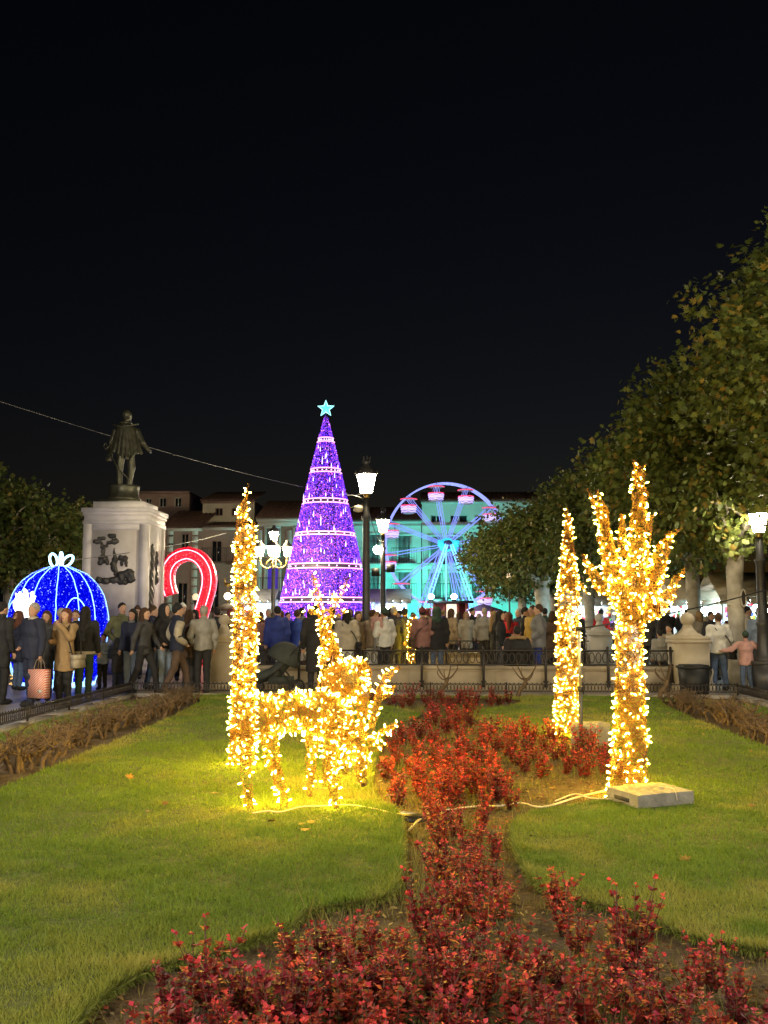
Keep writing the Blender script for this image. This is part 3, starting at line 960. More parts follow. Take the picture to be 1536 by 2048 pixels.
def light_sculpture(name, label, cat, loc, rotz, groups, cover=0.95, dens=170, group=None, scale=1.0, rad=0.0025, gap=0.032):
    t = thing(name, label, cat, loc, rotz, group)
    allP, allD = [], []
    for g in groups:
        fine = g.name in ('antler', 'ear', 'twig', 'head')
        V, F = g.wires(cover * (1.35 if fine else 1.0), rad)
        link(g.name, uniform_mesh(g.name, V, F, M_CABLE, smooth=True), t)
        P, D = g.bulbs(dens * (1.9 if g.name in ('antler', 'ear', 'twig') else 1.0), gap)
        # drop bulbs buried inside the other groups
        for h in groups:
            if h is not g and len(P):
                q = h.d(P) > -0.015
                P, D = P[q], D[q]
        allP.append(P); allD.append(D)
    P, D = np.concatenate(allP), np.concatenate(allD)
    # those turned to the camera side first as single bulbs
    c_, s_ = math.cos(rotz), math.sin(rotz)
    front = -(s_ * D[:, 0] + c_ * D[:, 1]) - 0.6 * (s_ * P[:, 0] + c_ * P[:, 1])
    order = np.argsort(-front)
    for i in order[:300]:
        o = link('light_bulb', BULB, t, P[i])
        o.rotation_mode = 'QUATERNION'; o.rotation_quaternion = quat_to(D[i])
    rest = order[300:]
    if len(rest):
        V0 = np.array([v.co[:] for v in BULB.vertices])
        F0 = [p.vertices[:] for p in BULB.polygons]
        mb = MB()
        for i in rest:
            M = np.array(quat_to(D[i]).to_matrix())
            mb.add(V0 @ M.T + P[i], F0)
        o = mb.build('light_bulbs', M_BULB, t, True); o['kind'] = 'stuff'
    return t

def chain(P, r):
    r = [r] * len(P) if np.isscalar(r) else r
    return [(P[i], r[i], P[i + 1], r[i + 1]) for i in range(len(P) - 1)]

# grazing reindeer, head down, facing +x
YD = 7.72
k = YD / FPX
def dx(px, py, y=0.0): return ((px - 600) * k, y, max(0.0, (1622 - py) * k))
graze = [
    Group('body', chain([dx(495, 1462), dx(520, 1450), dx(580, 1438), dx(640, 1442), dx(668, 1458)], [0.150, 0.170, 0.145, 0.165, 0.150]), 0.06),
    Group('leg', chain([dx(500, 1490, -0.10), dx(497, 1550, -0.11), dx(506, 1622, -0.11)], [0.075, 0.044, 0.032])),
    Group('leg', chain([dx(535, 1485, 0.06), dx(545, 1540, 0.05), dx(560, 1580, 0.02), dx(571, 1626, 0.0)], [0.085, 0.048, 0.040, 0.030])),
    Group('leg', chain([dx(622, 1480, 0.10), dx(618, 1540, 0.12), dx(616, 1600, 0.13)], [0.065, 0.040, 0.030])),
    Group('leg', chain([dx(664, 1480, -0.09), dx(662, 1545, -0.10), dx(672, 1610, -0.10)], [0.072, 0.042, 0.032])),
    Group('neck', chain([dx(672, 1450, -0.02), dx(700, 1478, -0.05)], [0.12, 0.09]), 0.05),
    Group('head', chain([dx(706, 1490, -0.05), dx(716, 1520, -0.06), dx(724, 1570, -0.07)], [0.088, 0.07, 0.036]), 0.04),
    Group('ear', chain([dx(742, 1504, -0.12), dx(772, 1500, -0.17)], [0.028, 0.016])),
    Group('ear', chain([dx(738, 1496, 0.02), dx(780, 1468, 0.06)], [0.030, 0.022])),
    Group('antler', chain([dx(733, 1486, -0.02), dx(746, 1440, -0.02), dx(756, 1395, -0.02), dx(768, 1370, -0.02), dx(792, 1352, -0.02)], [0.030, 0.026, 0.022, 0.026, 0.018])
          + chain([dx(753, 1412, -0.02), dx(776, 1398, -0.04), dx(786, 1388, -0.05)], [0.022, 0.018, 0.013])),
    Group('antler', chain([dx(742, 1490, 0.04), dx(766, 1474, 0.08), dx(786, 1462, 0.1)], [0.028, 0.024, 0.016])),
    Group('tail', chain([dx(474, 1440), dx(466, 1485)], [0.05, 0.03])),
]
light_sculpture('reindeer_light_figure', 'glowing warm-white wire reindeer grazing with its head lowered to the red bed', 'light figure', (gx(600, YD), YD, LZ), 0.0, graze, dens=108, cover=0.55, group='warm light sculptures on the lawn')

# standing reindeer seen from the front, body running back to the right
YD2 = 8.75
k = YD2 / FPX
def ex(px, py, y=0.0): return ((px - 685) * k, y, (1578 - py) * k)
stand = [
    Group('body', chain([ex(672, 1385, -0.02), ex(690, 1378, 0.22), ex(702, 1372, 0.5)], [0.17, 0.165, 0.155]), 0.06),
    Group('leg', chain([ex(658, 1420, -0.05), ex(656, 1500, -0.05), ex(655, 1576, -0.06)], [0.075, 0.045, 0.036])),
    Group('leg', chain([ex(676, 1420, -0.05), ex(674, 1500, -0.05), ex(674, 1576, -0.06)], [0.075, 0.045, 0.036])),
    Group('leg', chain([ex(684, 1410, 0.5), ex(682, 1500, 0.56), ex(682, 1576, 0.52)], [0.085, 0.045, 0.036])),
    Group('leg', chain([ex(717, 1400, 0.5), ex(716, 1480, 0.52), ex(716, 1570, 0.5)], [0.085, 0.042, 0.036])),
    Group('neck', chain([ex(668, 1362, -0.02), ex(660, 1325, -0.10), ex(655, 1285, -0.14)], [0.13, 0.085, 0.066]), 0.05),
    Group('head', chain([ex(653, 1252, -0.12), ex(653, 1268, -0.26), ex(654, 1278, -0.36)], [0.068, 0.055, 0.036]), 0.03),
    Group('ear', chain([ex(640, 1248, -0.10), ex(625, 1243, -0.10), ex(612, 1239, -0.09)], [0.012, 0.028, 0.008])),
    Group('ear', chain([ex(668, 1248, -0.10), ex(680, 1244, -0.10), ex(692, 1240, -0.09)], [0.012, 0.028, 0.008])),
    Group('antler', chain([ex(646, 1240, -0.10), ex(634, 1205, -0.1), ex(629, 1180, -0.08), ex(624, 1165, -0.1)], [0.026, 0.024, 0.02, 0.014])
          + chain([ex(634, 1212, -0.1), ex(618, 1200, -0.12)], [0.02, 0.012])),
    Group('antler', chain([ex(662, 1240, -0.10), ex(672, 1222, -0.1), ex(684, 1200, -0.08), ex(696, 1178, -0.1)], [0.026, 0.024, 0.02, 0.014])
          + chain([ex(670, 1225, -0.1), ex(666, 1208, -0.12)], [0.02, 0.012])),
]
light_sculpture('reindeer_light_figure', 'glowing warm-white wire reindeer standing upright, head with antlers facing the bed', 'light figure', (gx(685, YD2), YD2, LZ), 0.0, stand, dens=102, cover=0.52, group='warm light sculptures on the lawn')

# tall tapering light columns and the branching light cactus
YC = 9.75
k = YC / FPX
def cx(px, py, y=0.0): return ((px - 484) * k, y, max(0.0, (1530 - py) * k))
light_sculpture('light_column', 'tall tapering column of warm fairy lights rising behind the grazing reindeer', 'light column', (gx(484, YC), YC, LZ), 0, [
    Group('trunk', chain([cx(484, 1530), cx(485, 1400), cx(486, 1280), cx(484, 1160), cx(478, 1090), cx(476, 1035), cx(482, 1005)], [0.135, 0.125, 0.118, 0.110, 0.088, 0.055, 0.03])),
    Group('branch', chain([cx(488, 1150), cx(496, 1090), cx(498, 1052)], [0.06, 0.045, 0.02])),
    Group('twig', chain([cx(482, 1008), cx(486, 985), cx(488, 972)], [0.018, 0.012, 0.01])),
    Group('twig', chain([cx(500, 1226), cx(514, 1238), cx(526, 1246)], [0.012, 0.008, 0.006])),
], dens=145, cover=0.6, group='warm light sculptures on the lawn')
YC2 = 12.35
k = YC2 / FPX
def c2(px, py, y=0.0): return ((px - 1140) * k, y, max(0.0, (1475 - py) * k))
light_sculpture('light_column', 'tall tapering column of warm fairy lights beside the thin metal pole', 'light column', (gx(1140, YC2), YC2, LZ - 0.02), 0, [
    Group('trunk', chain([c2(1135, 1475), c2(1137, 1400), c2(1140, 1300), c2(1142, 1200), c2(1144, 1120), c2(1146, 1050)], [0.165, 0.150, 0.142, 0.130, 0.085, 0.045])),
    Group('twig', chain([c2(1146, 1055), c2(1140, 1036), c2(1144, 1030)], [0.03, 0.02, 0.015])),
    Group('twig', chain([c2(1155, 1170), c2(1168, 1180), c2(1178, 1196)], [0.035, 0.03, 0.018])),
], dens=130, cover=0.6, group='warm light sculptures on the lawn', gap=0.04, rad=0.0036)
YC3 = 8.4
k = YC3 / FPX
def c3(px, py, y=0.0): return ((px - 1255) * k, y, max(0.0, (1588 - py) * k))
light_sculpture('light_cactus', 'branching warm fairy-light cactus rising behind the rough concrete block', 'light cactus', (gx(1255, YC3), YC3, 0.06), 0, [
    Group('trunk', chain([c3(1255, 1590), c3(1262, 1480), c3(1266, 1380), c3(1266, 1280), c3(1274, 1225)], [0.165, 0.140, 0.118, 0.116, 0.125]), 0.05),
    Group('branch', chain([c3(1268, 1235), c3(1244, 1195, -0.06), c3(1210, 1182, -0.1), c3(1188, 1150, -0.12), c3(1176, 1124, -0.12)], [0.10, 0.085, 0.055, 0.035, 0.014])),
    Group('branch', chain([c3(1268, 1215), c3(1240, 1150, 0.04), c3(1228, 1090, 0.07), c3(1224, 1030, 0.09), c3(1216, 990, 0.1)], [0.10, 0.085, 0.062, 0.045, 0.018])
          + chain([c3(1224, 1040, 0.09), c3(1206, 1012, 0.06), c3(1194, 988, 0.06)], [0.03, 0.018, 0.008])),
    Group('branch', chain([c3(1276, 1215), c3(1284, 1130, -0.05), c3(1288, 1060, -0.06), c3(1293, 1000, -0.04), c3(1291, 960, -0.04), c3(1285, 934, -0.04)], [0.11, 0.085, 0.070, 0.062, 0.045, 0.016])
          + chain([c3(1294, 975, -0.04), c3(1306, 940, -0.03)], [0.02, 0.008])),
    Group('branch', chain([c3(1272, 1180, 0.05), c3(1264, 1090, 0.1), c3(1262, 1040, 0.1)], [0.06, 0.04, 0.02])),
    Group('branch', chain([c3(1284, 1225), c3(1320, 1165, 0.04), c3(1340, 1110, 0.06), c3(1356, 1080, 0.06), c3(1380, 1066, 0.06)], [0.11, 0.085, 0.058, 0.032, 0.012])),
    Group('branch', chain([c3(1282, 1240), c3(1312, 1228, -0.1), c3(1340, 1200, -0.14), c3(1352, 1172, -0.15), c3(1370, 1150, -0.15)], [0.10, 0.075, 0.048, 0.026, 0.012])),
    Group('branch', chain([c3(1302, 1160, 0.1), c3(1314, 1090, 0.12), c3(1324, 1045, 0.12), c3(1330, 1035, 0.12)], [0.04, 0.024, 0.016, 0.008])),
], dens=108, cover=0.55, group='warm light sculptures on the lawn')

# ------------------------------------------------------------------ ballast blocks, supply cord, junction box, pole
M_CONC = pmat('concrete', (0.20, 0.19, 0.165), 0.9, var=0.3, scale=7, bump=0.6, bscale=28)
def ballast(px, Y, w, d, h, rz, label, seed, z):
    t = thing('concrete_block', label, 'concrete block', (gx(px, Y), Y, z), rz, 'concrete ballast blocks')
    r = np.random.default_rng(seed)
    bm = bmesh.new()
    bmesh.ops.create_grid(bm, x_segments=14, y_segments=10, size=0.5)
    for v in bm.verts:
        x, y = v.co.x, v.co.y
        e = max(abs(x), abs(y)) > 0.49
        v.co = Vector((x * w, y * d, h + (0 if e else 0.018 * r.random() + 0.02 * (1 - 2 * abs(y)) * (abs(x) < 0.3))))
    edges = [e for e in bm.edges if e.is_boundary]
    ret = bmesh.ops.extrude_edge_only(bm, edges=edges)
    for v in [g for g in ret['geom'] if isinstance(g, bmesh.types.BMVert)]:
        v.co.z = 0.0
    bmesh.ops.recalc_face_normals(bm, faces=bm.faces)
    me = bpy.data.meshes.new('block'); bm.to_mesh(me); bm.free(); me.materials.append(M_CONC)
    link('block', me, t)
    # hand slots as dark boxes, the recess shade put into their colour
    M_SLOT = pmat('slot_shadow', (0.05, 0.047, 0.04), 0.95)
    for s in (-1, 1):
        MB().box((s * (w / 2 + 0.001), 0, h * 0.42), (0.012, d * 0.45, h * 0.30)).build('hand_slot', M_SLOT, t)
    MB().tube(spline([(0.05 * w, -0.12 * d, h + 0.025), (0.2 * w, -0.3 * d, h + 0.022), (0.16 * w, -0.5 * d - 0.004, h + 0.006), (0.18 * w, -0.5 * d - 0.008, 0.04)], 6), 0.004, 5).build('tie_wire', M_CORD, t, True)
ballast(1300, 8.02, 0.54, 0.42, 0.10, 0.42, 'rough concrete ballast block at the foot of the lit cactus', 3, LZ + 0.01)
ballast(1182, 11.6, 0.44, 0.5, 0.26, -0.2, 'concrete ballast block behind the thin pole and second column', 4, 0.04)

def ground_pt(px, py, z):
    d = FWD + RGT * ((px - W_PX / 2) / FPX) + UPV * ((H_PX / 2 - py) / FPX)
    return CAM + d * ((z - CAM[2]) / d[2])
cpts = [ground_pt(px, py, z) for px, py, z in ((1228, 1578, 0.11), (1190, 1586, 0.1), (1150, 1596, 0.09), (1086, 1614, 0.1), (1040, 1606, 0.07), (1000, 1612, 0.08), (960, 1612, 0.06), (880, 1622, 0.06), (846, 1634, 0.08), (818, 1660, 0.07))]
MB().tube(spline(cpts, 6), 0.0085, 6).build('supply_cord', M_CORD, None, True, label='pale supply cord running from the lit cactus to the black box', cat='cord')
cp2 = [ground_pt(px, py, z) for px, py, z in ((1225, 1598, 0.11), (1180, 1596, 0.11), (1150, 1588, 0.1), (1110, 1602, 0.1))]
MB().tube(spline(cp2, 6), 0.006, 6).build('supply_cord', M_CORD, None, True, label='thinner pale cord looping beside the supply cord near the cactus', cat='cord')
cp3 = [ground_pt(px, py, z) for px, py, z in ((505, 1626, 0.12), (535, 1622, 0.11), (560, 1624, 0.12), (600, 1614, 0.11), (640, 1612, 0.11), (700, 1610, 0.1), (760, 1620, 0.09), (808, 1636, 0.07))]
MB().tube(spline(cp3, 6), 0.006, 6).build('supply_cord', M_CORD, None, True, label='pale cord lying on the grass between the reindeer hooves', cat='cord')
M_BLACK = pmat('black_plastic', (0.012, 0.012, 0.012), 0.45, var=0.3)
p = ground_pt(822, 1642, 0.05)
t = thing('junction_box', 'black plastic junction box on the soil beside the red plants', 'junction box', (p[0], p[1], 0.03), -0.5)
MB().box((0, 0, 0.03), (0.2, 0.12, 0.06)).build('case', M_BLACK, t)
MB().box((0, 0, 0.066), (0.21, 0.13, 0.012)).build('lid', M_BLACK, t)
M_STEEL = pmat('galvanised_steel', (0.42, 0.42, 0.40), 0.42, var=0.15, metal=0.6)
YP = 11.3
t = thing('thin_pole', 'thin metal pole holding a cable beside the second light column', 'pole', (gx(1163, YP), YP, 0.03))
MB().tube([(0, 0, 0), (0, 0, 0.72)], 0.024, 10).build('lower_tube', pmat('dark_tube', (0.05, 0.05, 0.05), 0.5), t)
MB().tube([(0, 0, 0.72), (0, 0, 1.40)], 0.019, 10).build('upper_tube', M_STEEL, t)
MB().lathe([(0.03, 0), (0.033, 0.01), (0.033, 0.05), (0.027, 0.06)], (0, 0, 0.68), 10).build('clamp', M_BLACK, t)
MB().box((0.0, 0, 1.41), (0.07, 0.05, 0.05)).build('cable_clip', M_BLACK, t)
pole_top = np.array([gx(1163, YP), YP, 1.44])
MB().tube(sag(pole_top, at(1545, 1176, 13.5), 0.05, 14), 0.009, 5).build('black_cable', M_BLACK, None, True, label='black cable strung from the thin pole past the plane trunk', cat='cable')

# ------------------------------------------------------------------ LED cone tree
YT = 45.0
kt = YT / FPX
TX = gx(649, YT)
def tz(py): return CAM[2] + (HORIZON - py) * kt
BREAKS = [(826, 1.0), (873, 13.5), (881, 15.5), (937, 28.5), (945, 30.5), (1000, 43), (1008, 45), (1067, 57.5), (1073, 59.5), (1130, 71.5), (1139, 74), (1196, 86), (1205, 88.5), (1294, 106)]
M_LED = attr_mat('violet_leds', emis=1.9, sample=False)
M_PANEL = pmat('garland_backing', (0.05, 0.015, 0.16), 0.8, var=0.4, scale=14)
M_PINK = emat('pink_tube', (1.0, 0.36, 0.86), 2.3)
M_WHITEB = emat('cool_drop', (0.80, 0.62, 1.0), 2.2, sample=False)
M_DARKM = pmat('dark_metal', (0.03, 0.03, 0.035), 0.5)
LT = thing('cone_christmas_tree', 'giant cone tree of violet lights with pink rings and a star', 'christmas tree', (TX, YT, 0))
def led_points(n, z0, r0, z1, r1, a0, a1):
    u = rng.random(n)
    zz = z0 + (z1 - z0) * (1 - np.sqrt(1 - u * (1 - (r1 / r0) ** 2))) / (1 - r1 / r0 + 1e-9) if r1 < r0 else z0 + (z1 - z0) * u
    zz = np.clip(zz, z0, z1)
    rr = r0 + (r1 - r0) * (zz - z0) / (z1 - z0) + rng.uniform(0.0, 0.05, n)
    a = rng.uniform(a0, a1, n)
    return np.column_stack([rr * np.cos(a), rr * np.sin(a), zz])
OCT = np.array([[1, 0, 0], [0, 1, 0], [-1, 0, 0], [0, -1, 0], [0, 0, 1], [0, 0, -1]], float)
OCF = np.array([(0, 1, 4), (1, 2, 4), (2, 3, 4), (3, 0, 4), (1, 0, 5), (2, 1, 5), (3, 2, 5), (0, 3, 5)])
def led_mesh(name, P, size, cols, mat):
    n = len(P)
    V = (P[:, None, :] + OCT[None] * (size[:, None, None] if hasattr(size, '__len__') else size)).reshape(-1, 3)
    F = (OCF[None] + 6 * np.arange(n)[:, None, None]).reshape(-1, 3)
    return uniform_mesh(name, V, F, mat, tint=np.repeat(cols, 8, axis=0))
def violet(n):
    t = rng.random(n)
    pal = np.array([[0.10, 0.02, 0.95], [0.22, 0.05, 1.0], [0.42, 0.08, 0.95], [0.75, 0.14, 0.85], [0.75, 0.45, 1.0], [0.05, 0.02, 0.5]])
    i = np.searchsorted(np.cumsum([0.34, 0.27, 0.15, 0.08, 0.04, 0.12]), t).clip(0, 5)
    return pal[i] * rng.uniform(0.35, 1.1, n)[:, None]
def snow_tube_mesh():
    return MB().lathe([(0.012, 0), (0.022, 0.03), (0.018, 0.16), (1e-5, 0.30)], (0, 0, 0), 6).mesh('snowfall_tube', M_WHITEB, True)
SNOW = snow_tube_mesh()
NP = 8
for i in range(0, len(BREAKS) - 1, 2):
    (yt, rt), (yb, rb) = BREAKS[i], BREAKS[i + 1]
    z1, z0, r1, r0 = tz(yt), tz(yb), rt * kt, rb * kt
    if i == 12: z0 = 0.05
    npan = NP if i > 0 else 4
    for p_ in range(npan):
        a0 = 2 * PI * p_ / npan + 0.42 + 0.025 * (0.7 / r0); a1 = 2 * PI * (p_ + 1) / npan + 0.42 - 0.025 * (0.7 / r0)
        seg = 6
        aa = np.linspace(a0, a1, seg + 1)
        V = np.concatenate([np.column_stack([(r0 - 0.06) * np.cos(aa), (r0 - 0.06) * np.sin(aa), np.full(seg + 1, z0)]),
                            np.column_stack([max(0.01, r1 - 0.06) * np.cos(aa), max(0.01, r1 - 0.06) * np.sin(aa), np.full(seg + 1, z1)])])
        F = [(q, q + 1, seg + 2 + q, seg + 1 + q) for q in range(seg)]
        pn = link('led_panel', uniform_mesh('led_panel', V, F, M_PANEL), LT)
        area = 0.5 * (r0 + r1) * (a1 - a0) * (z1 - z0)
        vis = math.sin((a0 + a1) / 2) < 0.45
        n = int(area * (430 if vis else 120)) + 20
        P = led_points(n, z0, r0, z1, max(r1, 0.02), a0, a1)
        o = link('led_garland', led_mesh('led_garland', P, rng.uniform(0.016, 0.032, n), violet(n), M_LED), pn); o['kind'] = 'stuff'
    # snowfall tubes
    if 0 < i:
        for q in range(int(7 + 3 * r0)):
            a = rng.uniform(PI * 1.06, PI * 1.94)
            z = rng.uniform(z0 + 0.05, z1 - 0.3)
            if rng.random() < 0.3: z = z0 + 0.02
            rr = r0 + (r1 - r0) * (z - z0) / (z1 - z0) + 0.05
            link('snowfall_tube', SNOW, LT, (rr * math.cos(a), rr * math.sin(a), z)).scale = (1, 1, rng.uniform(0.6, 1.1))
    if i + 2 < len(BREAKS):
        yb2, rb2 = BREAKS[i + 2]
        zb, r2 = tz(yb2), rb2 * kt
        for zz, rr in ((z0, r0), (zb, r2)):
            a = np.arange(40) * 2 * PI / 40
            MB().tube(np.column_stack([(rr + 0.04) * np.cos(a), (rr + 0.04) * np.sin(a), np.full(40, zz)]), 0.03, 6, closed=True).build('light_ring', M_PINK, LT, True)
        MB().lathe([(r2 - 0.05, zb), (r0 - 0.05, z0)], seg=32).build('dark_band', M_DARKM, LT)
        ball = MB().ball((0, 0, 0), 0.035, 6).mesh('band_bulb', M_WHITEB, True)
        for q in range(10):
            a = PI + 0.15 + q * (PI - 0.3) / 9 + rng.uniform(-0.06, 0.06)
            link('band_bulb', ball, LT, (((r0 + r2) / 2) * math.cos(a), ((r0 + r2) / 2) * math.sin(a), (z0 + zb) / 2))
# star
M_STAR = emat('ice_star', (0.12, 0.75, 1.0), 1.2)
M_STARW = emat('ice_star_edge', (0.40, 0.95, 1.0), 2.2)
zs = tz(812)
pts = [(math.sin(q * PI / 5) * (0.41 if q % 2 == 0 else 0.165), math.cos(q * PI / 5) * (0.41 if q % 2 == 0 else 0.165)) for q in range(10)]
st = link('star', None, LT, (0, -0.03, zs))
V = [(x, -0.05, z) for x, z in pts] + [(x, 0.05, z) for x, z in pts] + [(0, -0.12, 0), (0, 0.12, 0)]
F = [(q, (q + 1) % 10, 20) for q in range(10)] + [((q + 1) % 10 + 10, q + 10, 21) for q in range(10)] + [(q, q + 10, (q + 1) % 10 + 10, (q + 1) % 10) for q in range(10)]
MB().add(V, F).build('star_body', M_STAR, st)
MB().tube([(x, -0.07, z) for x, z in pts], 0.025, 5, closed=True).build('star_outline', M_STARW, st, True)
MB().tube([(0, 0, tz(832)), (0, 0, tz(820))], 0.02, 5).build('star_rod', M_DARKM, LT)
MB().tube([(0, 0, 0), (0, 0, tz(830))], 0.08, 8).build('mast', M_DARKM, LT)

# ------------------------------------------------------------------ ferris wheel
YW = 50.0
kw = YW / FPX
wc = at(893, 1090, YW)
FW = thing('ferris_wheel', 'small lit ferris wheel with striped gondolas before the turquoise house', 'ferris wheel', (wc[0], YW, 0), R(12))
ZW = wc[2]; RW = 124 * kw
M_TUBE = emat('lilac_tube', (0.27, 0.34, 1.0), 0.95)
M_TUBE2 = emat('ice_tube', (0.22, 0.62, 1.0), 1.8)
M_RIM = emat('rim_tube', (0.30, 0.36, 1.0), 1.2)
M_CYAN = emat('cyan_lamp', (0.05, 0.70, 0.90), 1.0)
M_TUB = pmat('gondola_shell', (0.55, 0.48, 0.60), 0.4, var=0.08)
M_TUBL = emat('gondola_strip', (0.55, 0.42, 1.0), 1.7)
M_TUBG = emat('gondola_glow', (0.85, 0.75, 1.0), 0.55)
M_REDL = emat('red_strip', (1.0, 0.06, 0.18), 1.3)
M_PURP = pmat('hub_paint', (0.12, 0.10, 0.30), 0.5)
a72 = np.arange(72) * 2 * PI / 72
for s in (-0.2, 0.2):
    MB().tube(np.column_stack([RW * np.cos(a72), np.full(72, s), ZW + RW * np.sin(a72)]), 0.05, 6, closed=True).build('rim', M_RIM, FW, True)
    MB().tube(np.column_stack([0.32 * np.cos(a72[::6]), np.full(12, s), ZW + 0.32 * np.sin(a72[::6])]), 0.06, 6, closed=True).build('hub_ring', M_CYAN, FW, True)
for q in range(12):
    a = R(10 + 30 * q)
    c_, s_ = math.cos(a), math.sin(a)
    nrm = (-s_, c_)
    for s in (-0.2, 0.2):
        mb = MB()
        for o_ in (-0.055, 0.055):
            mb.tube([(0.3 * c_ + o_ * nrm[0], s, ZW + 0.3 * s_ + o_ * nrm[1]), (RW * c_ + o_ * nrm[0] * 1.6, s, ZW + RW * s_ + o_ * nrm[1] * 1.6)], 0.019, 5)
        mb.build('spoke', M_TUBE, FW)
    MB().tube([(RW * c_, -0.28, ZW + RW * s_), (RW * c_, 0.28, ZW + RW * s_)], 0.03, 5).build('crossbar', M_PURP, FW)
MB().lathe([(0.22, -0.4), (0.22, 0.4)], (0, 0, 0), 12).mesh('tmp', M_PURP)
hub = MB()
hub.tube([(0, -0.42, ZW), (0, 0.42, ZW)], 0.24, 12).build('hub', M_PURP, FW, True)
for x, z in ((-0.42, 0.05), (0.42, 0.05), (-0.3, -0.15), (0.3, -0.15)):
    MB().box((x, -0.46, ZW + z), (0.3, 0.08, 0.34)).build('hub_lamp', M_CYAN, FW)
# support legs
for sx in (-1, 1):
    for y in (-0.75, 0.75):
        mb = MB()
        top = np.array([0.12 * sx, y * 0.75, ZW]); bot = np.array([sx * 1.95, y, 0.0])
        d = (bot - top) / np.linalg.norm(bot - top); n_ = np.array([-d[2], 0, d[0]])
        for o_ in (-0.11, 0.11):
            mb.tube([top + n_ * o_ * 0.6, bot + n_ * o_], 0.035, 5)
        for j in range(1, 12):
            p0 = top + (bot - top) * j / 12
            mb.tube([p0 - n_ * 0.1, p0 + n_ * 0.1 + d * 0.15], 0.014, 4)
        mb.build('support_leg', M_TUBE2 if y < 0 else M_TUBE, FW)
MB().tube([(-0.15, -0.5, 0.6), (-0.15, -0.5, ZW)], 0.03, 5).build('centre_pole', M_TUBE2, FW)
MB().box((0, 0, 0.25), (4.6, 2.2, 0.5)).build('platform', pmat('platform_paint', (0.10, 0.12, 0.16), 0.5), FW)
def gondola_parts():
    shell = MB().lathe([(0.26, -0.52), (0.36, -0.44), (0.40, -0.14), (0.41, -0.10), (0.37, -0.10), (0.33, -0.40), (1e-5, -0.44)], (0, 0, -0.28), 14)
    glow = MB().lathe([(0.385, -0.36), (0.405, -0.20)], (0, 0, -0.28), 14)
    strips = MB()
    for zz, r_ in ((-0.42, 0.372), (-0.28, 0.398), (-0.17, 0.412)):
        a = np.arange(28) * 2 * PI / 28
        strips.tube(np.column_stack([r_ * np.cos(a), r_ * np.sin(a), -0.28 + zz + 0.025 * np.sin(a * 6)]), 0.02, 4, closed=True)
    a = np.arange(20) * 2 * PI / 20
    rim = MB().tube(np.column_stack([0.41 * np.cos(a), 0.41 * np.sin(a), np.full(20, -0.37)]), 0.02, 4, closed=True)
    posts = MB()
    for x in (-0.2, 0.2):
        posts.tube([(x, 0, -0.4), (x, 0, 0.0)], 0.02, 5)
    canopy = MB().lathe([(0.42, -0.06), (0.44, -0.02), (0.2, 0.06), (1e-5, 0.09)], (0, 0, 0), 12)
    crim = MB().tube(np.column_stack([0.44 * np.cos(a), 0.44 * np.sin(a), np.full(20, -0.03)]), 0.02, 4, closed=True)
    return dict(tub=shell.mesh('tub', M_TUB, True), glow=glow.mesh('glow_band', M_TUBG, True), strips=strips.mesh('light_strips', M_TUBL), rim=rim.mesh('tub_edge', M_REDL), posts=posts.mesh('hanger', M_PURP), canopy=canopy.mesh('canopy', M_TUB, True), crim=crim.mesh('canopy_edge', M_REDL))
GP = gondola_parts()
for q in range(12):
    a = R(10 + 30 * q)
    g = link('gondola', GP['tub'], FW, (RW * 0.965 * math.cos(a), 0, ZW + RW * 0.965 * math.sin(a)))
    for kk in ('glow', 'strips', 'rim', 'posts', 'canopy', 'crim'):
        link(GP[kk].name, GP[kk], g)
# the hub floods that wash the house behind in turquoise
M_TEALF = emat('turquoise_flood', (0.045, 0.76, 0.62), 1700.0)
for x, z in ((-1.6, 0.9), (1.6, 0.9)):
    f = link('flood_lamp', MB().box((0, 0, 0), (0.5, 0.28, 0.34)).mesh('flood_lamp', M_DARKM), FW, (x, 1.6, z))
    MB().box((0, 0.15, 0.03), (0.42, 0.02, 0.28)).build('lens', M_TEALF, f)

# ------------------------------------------------------------------ walk-in blue bauble
YB2 = 21.3
kb = YB2 / FPX
BX = gx(111, YB2)
BA = thing('walk_in_bauble', 'huge blue light bauble with white bow, open for walking in', 'bauble', (BX, YB2, 0))
M_BLUEG = emat('blue_led_bloom', (0.001, 0.002, 0.80), 0.80, sample=False)  # glowing shell stands in for the bloom of the LEDs
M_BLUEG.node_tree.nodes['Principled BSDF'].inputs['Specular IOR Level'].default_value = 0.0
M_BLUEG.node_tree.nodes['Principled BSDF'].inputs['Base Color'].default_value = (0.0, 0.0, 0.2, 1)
M_ICE = emat('ice_neon', (0.30, 0.62, 1.0), 2.4)
M_BLUELED = attr_mat('blue_leds', emis=2.2, sample=False)
M_EMB = emat('white_emblem', (1.0, 0.97, 0.85), 6.0)
PROF = [(0.78, 0.0), (0.88, 0.25), (0.98, 0.6), (1.05, 1.0), (1.075, 1.4), (1.04, 1.75), (0.95, 2.05), (0.80, 2.3), (0.58, 2.5), (0.32, 2.63), (0.12, 2.68)]
pr = np.array(PROF)
zf = np.linspace(0, 2.68, 24)
def brad(z): return np.interp(z, pr[:, 1], pr[:, 0])
DOOR = (-PI / 2 - 0.50, -PI / 2 + 0.26)      # opening faces the garden
nb = 16
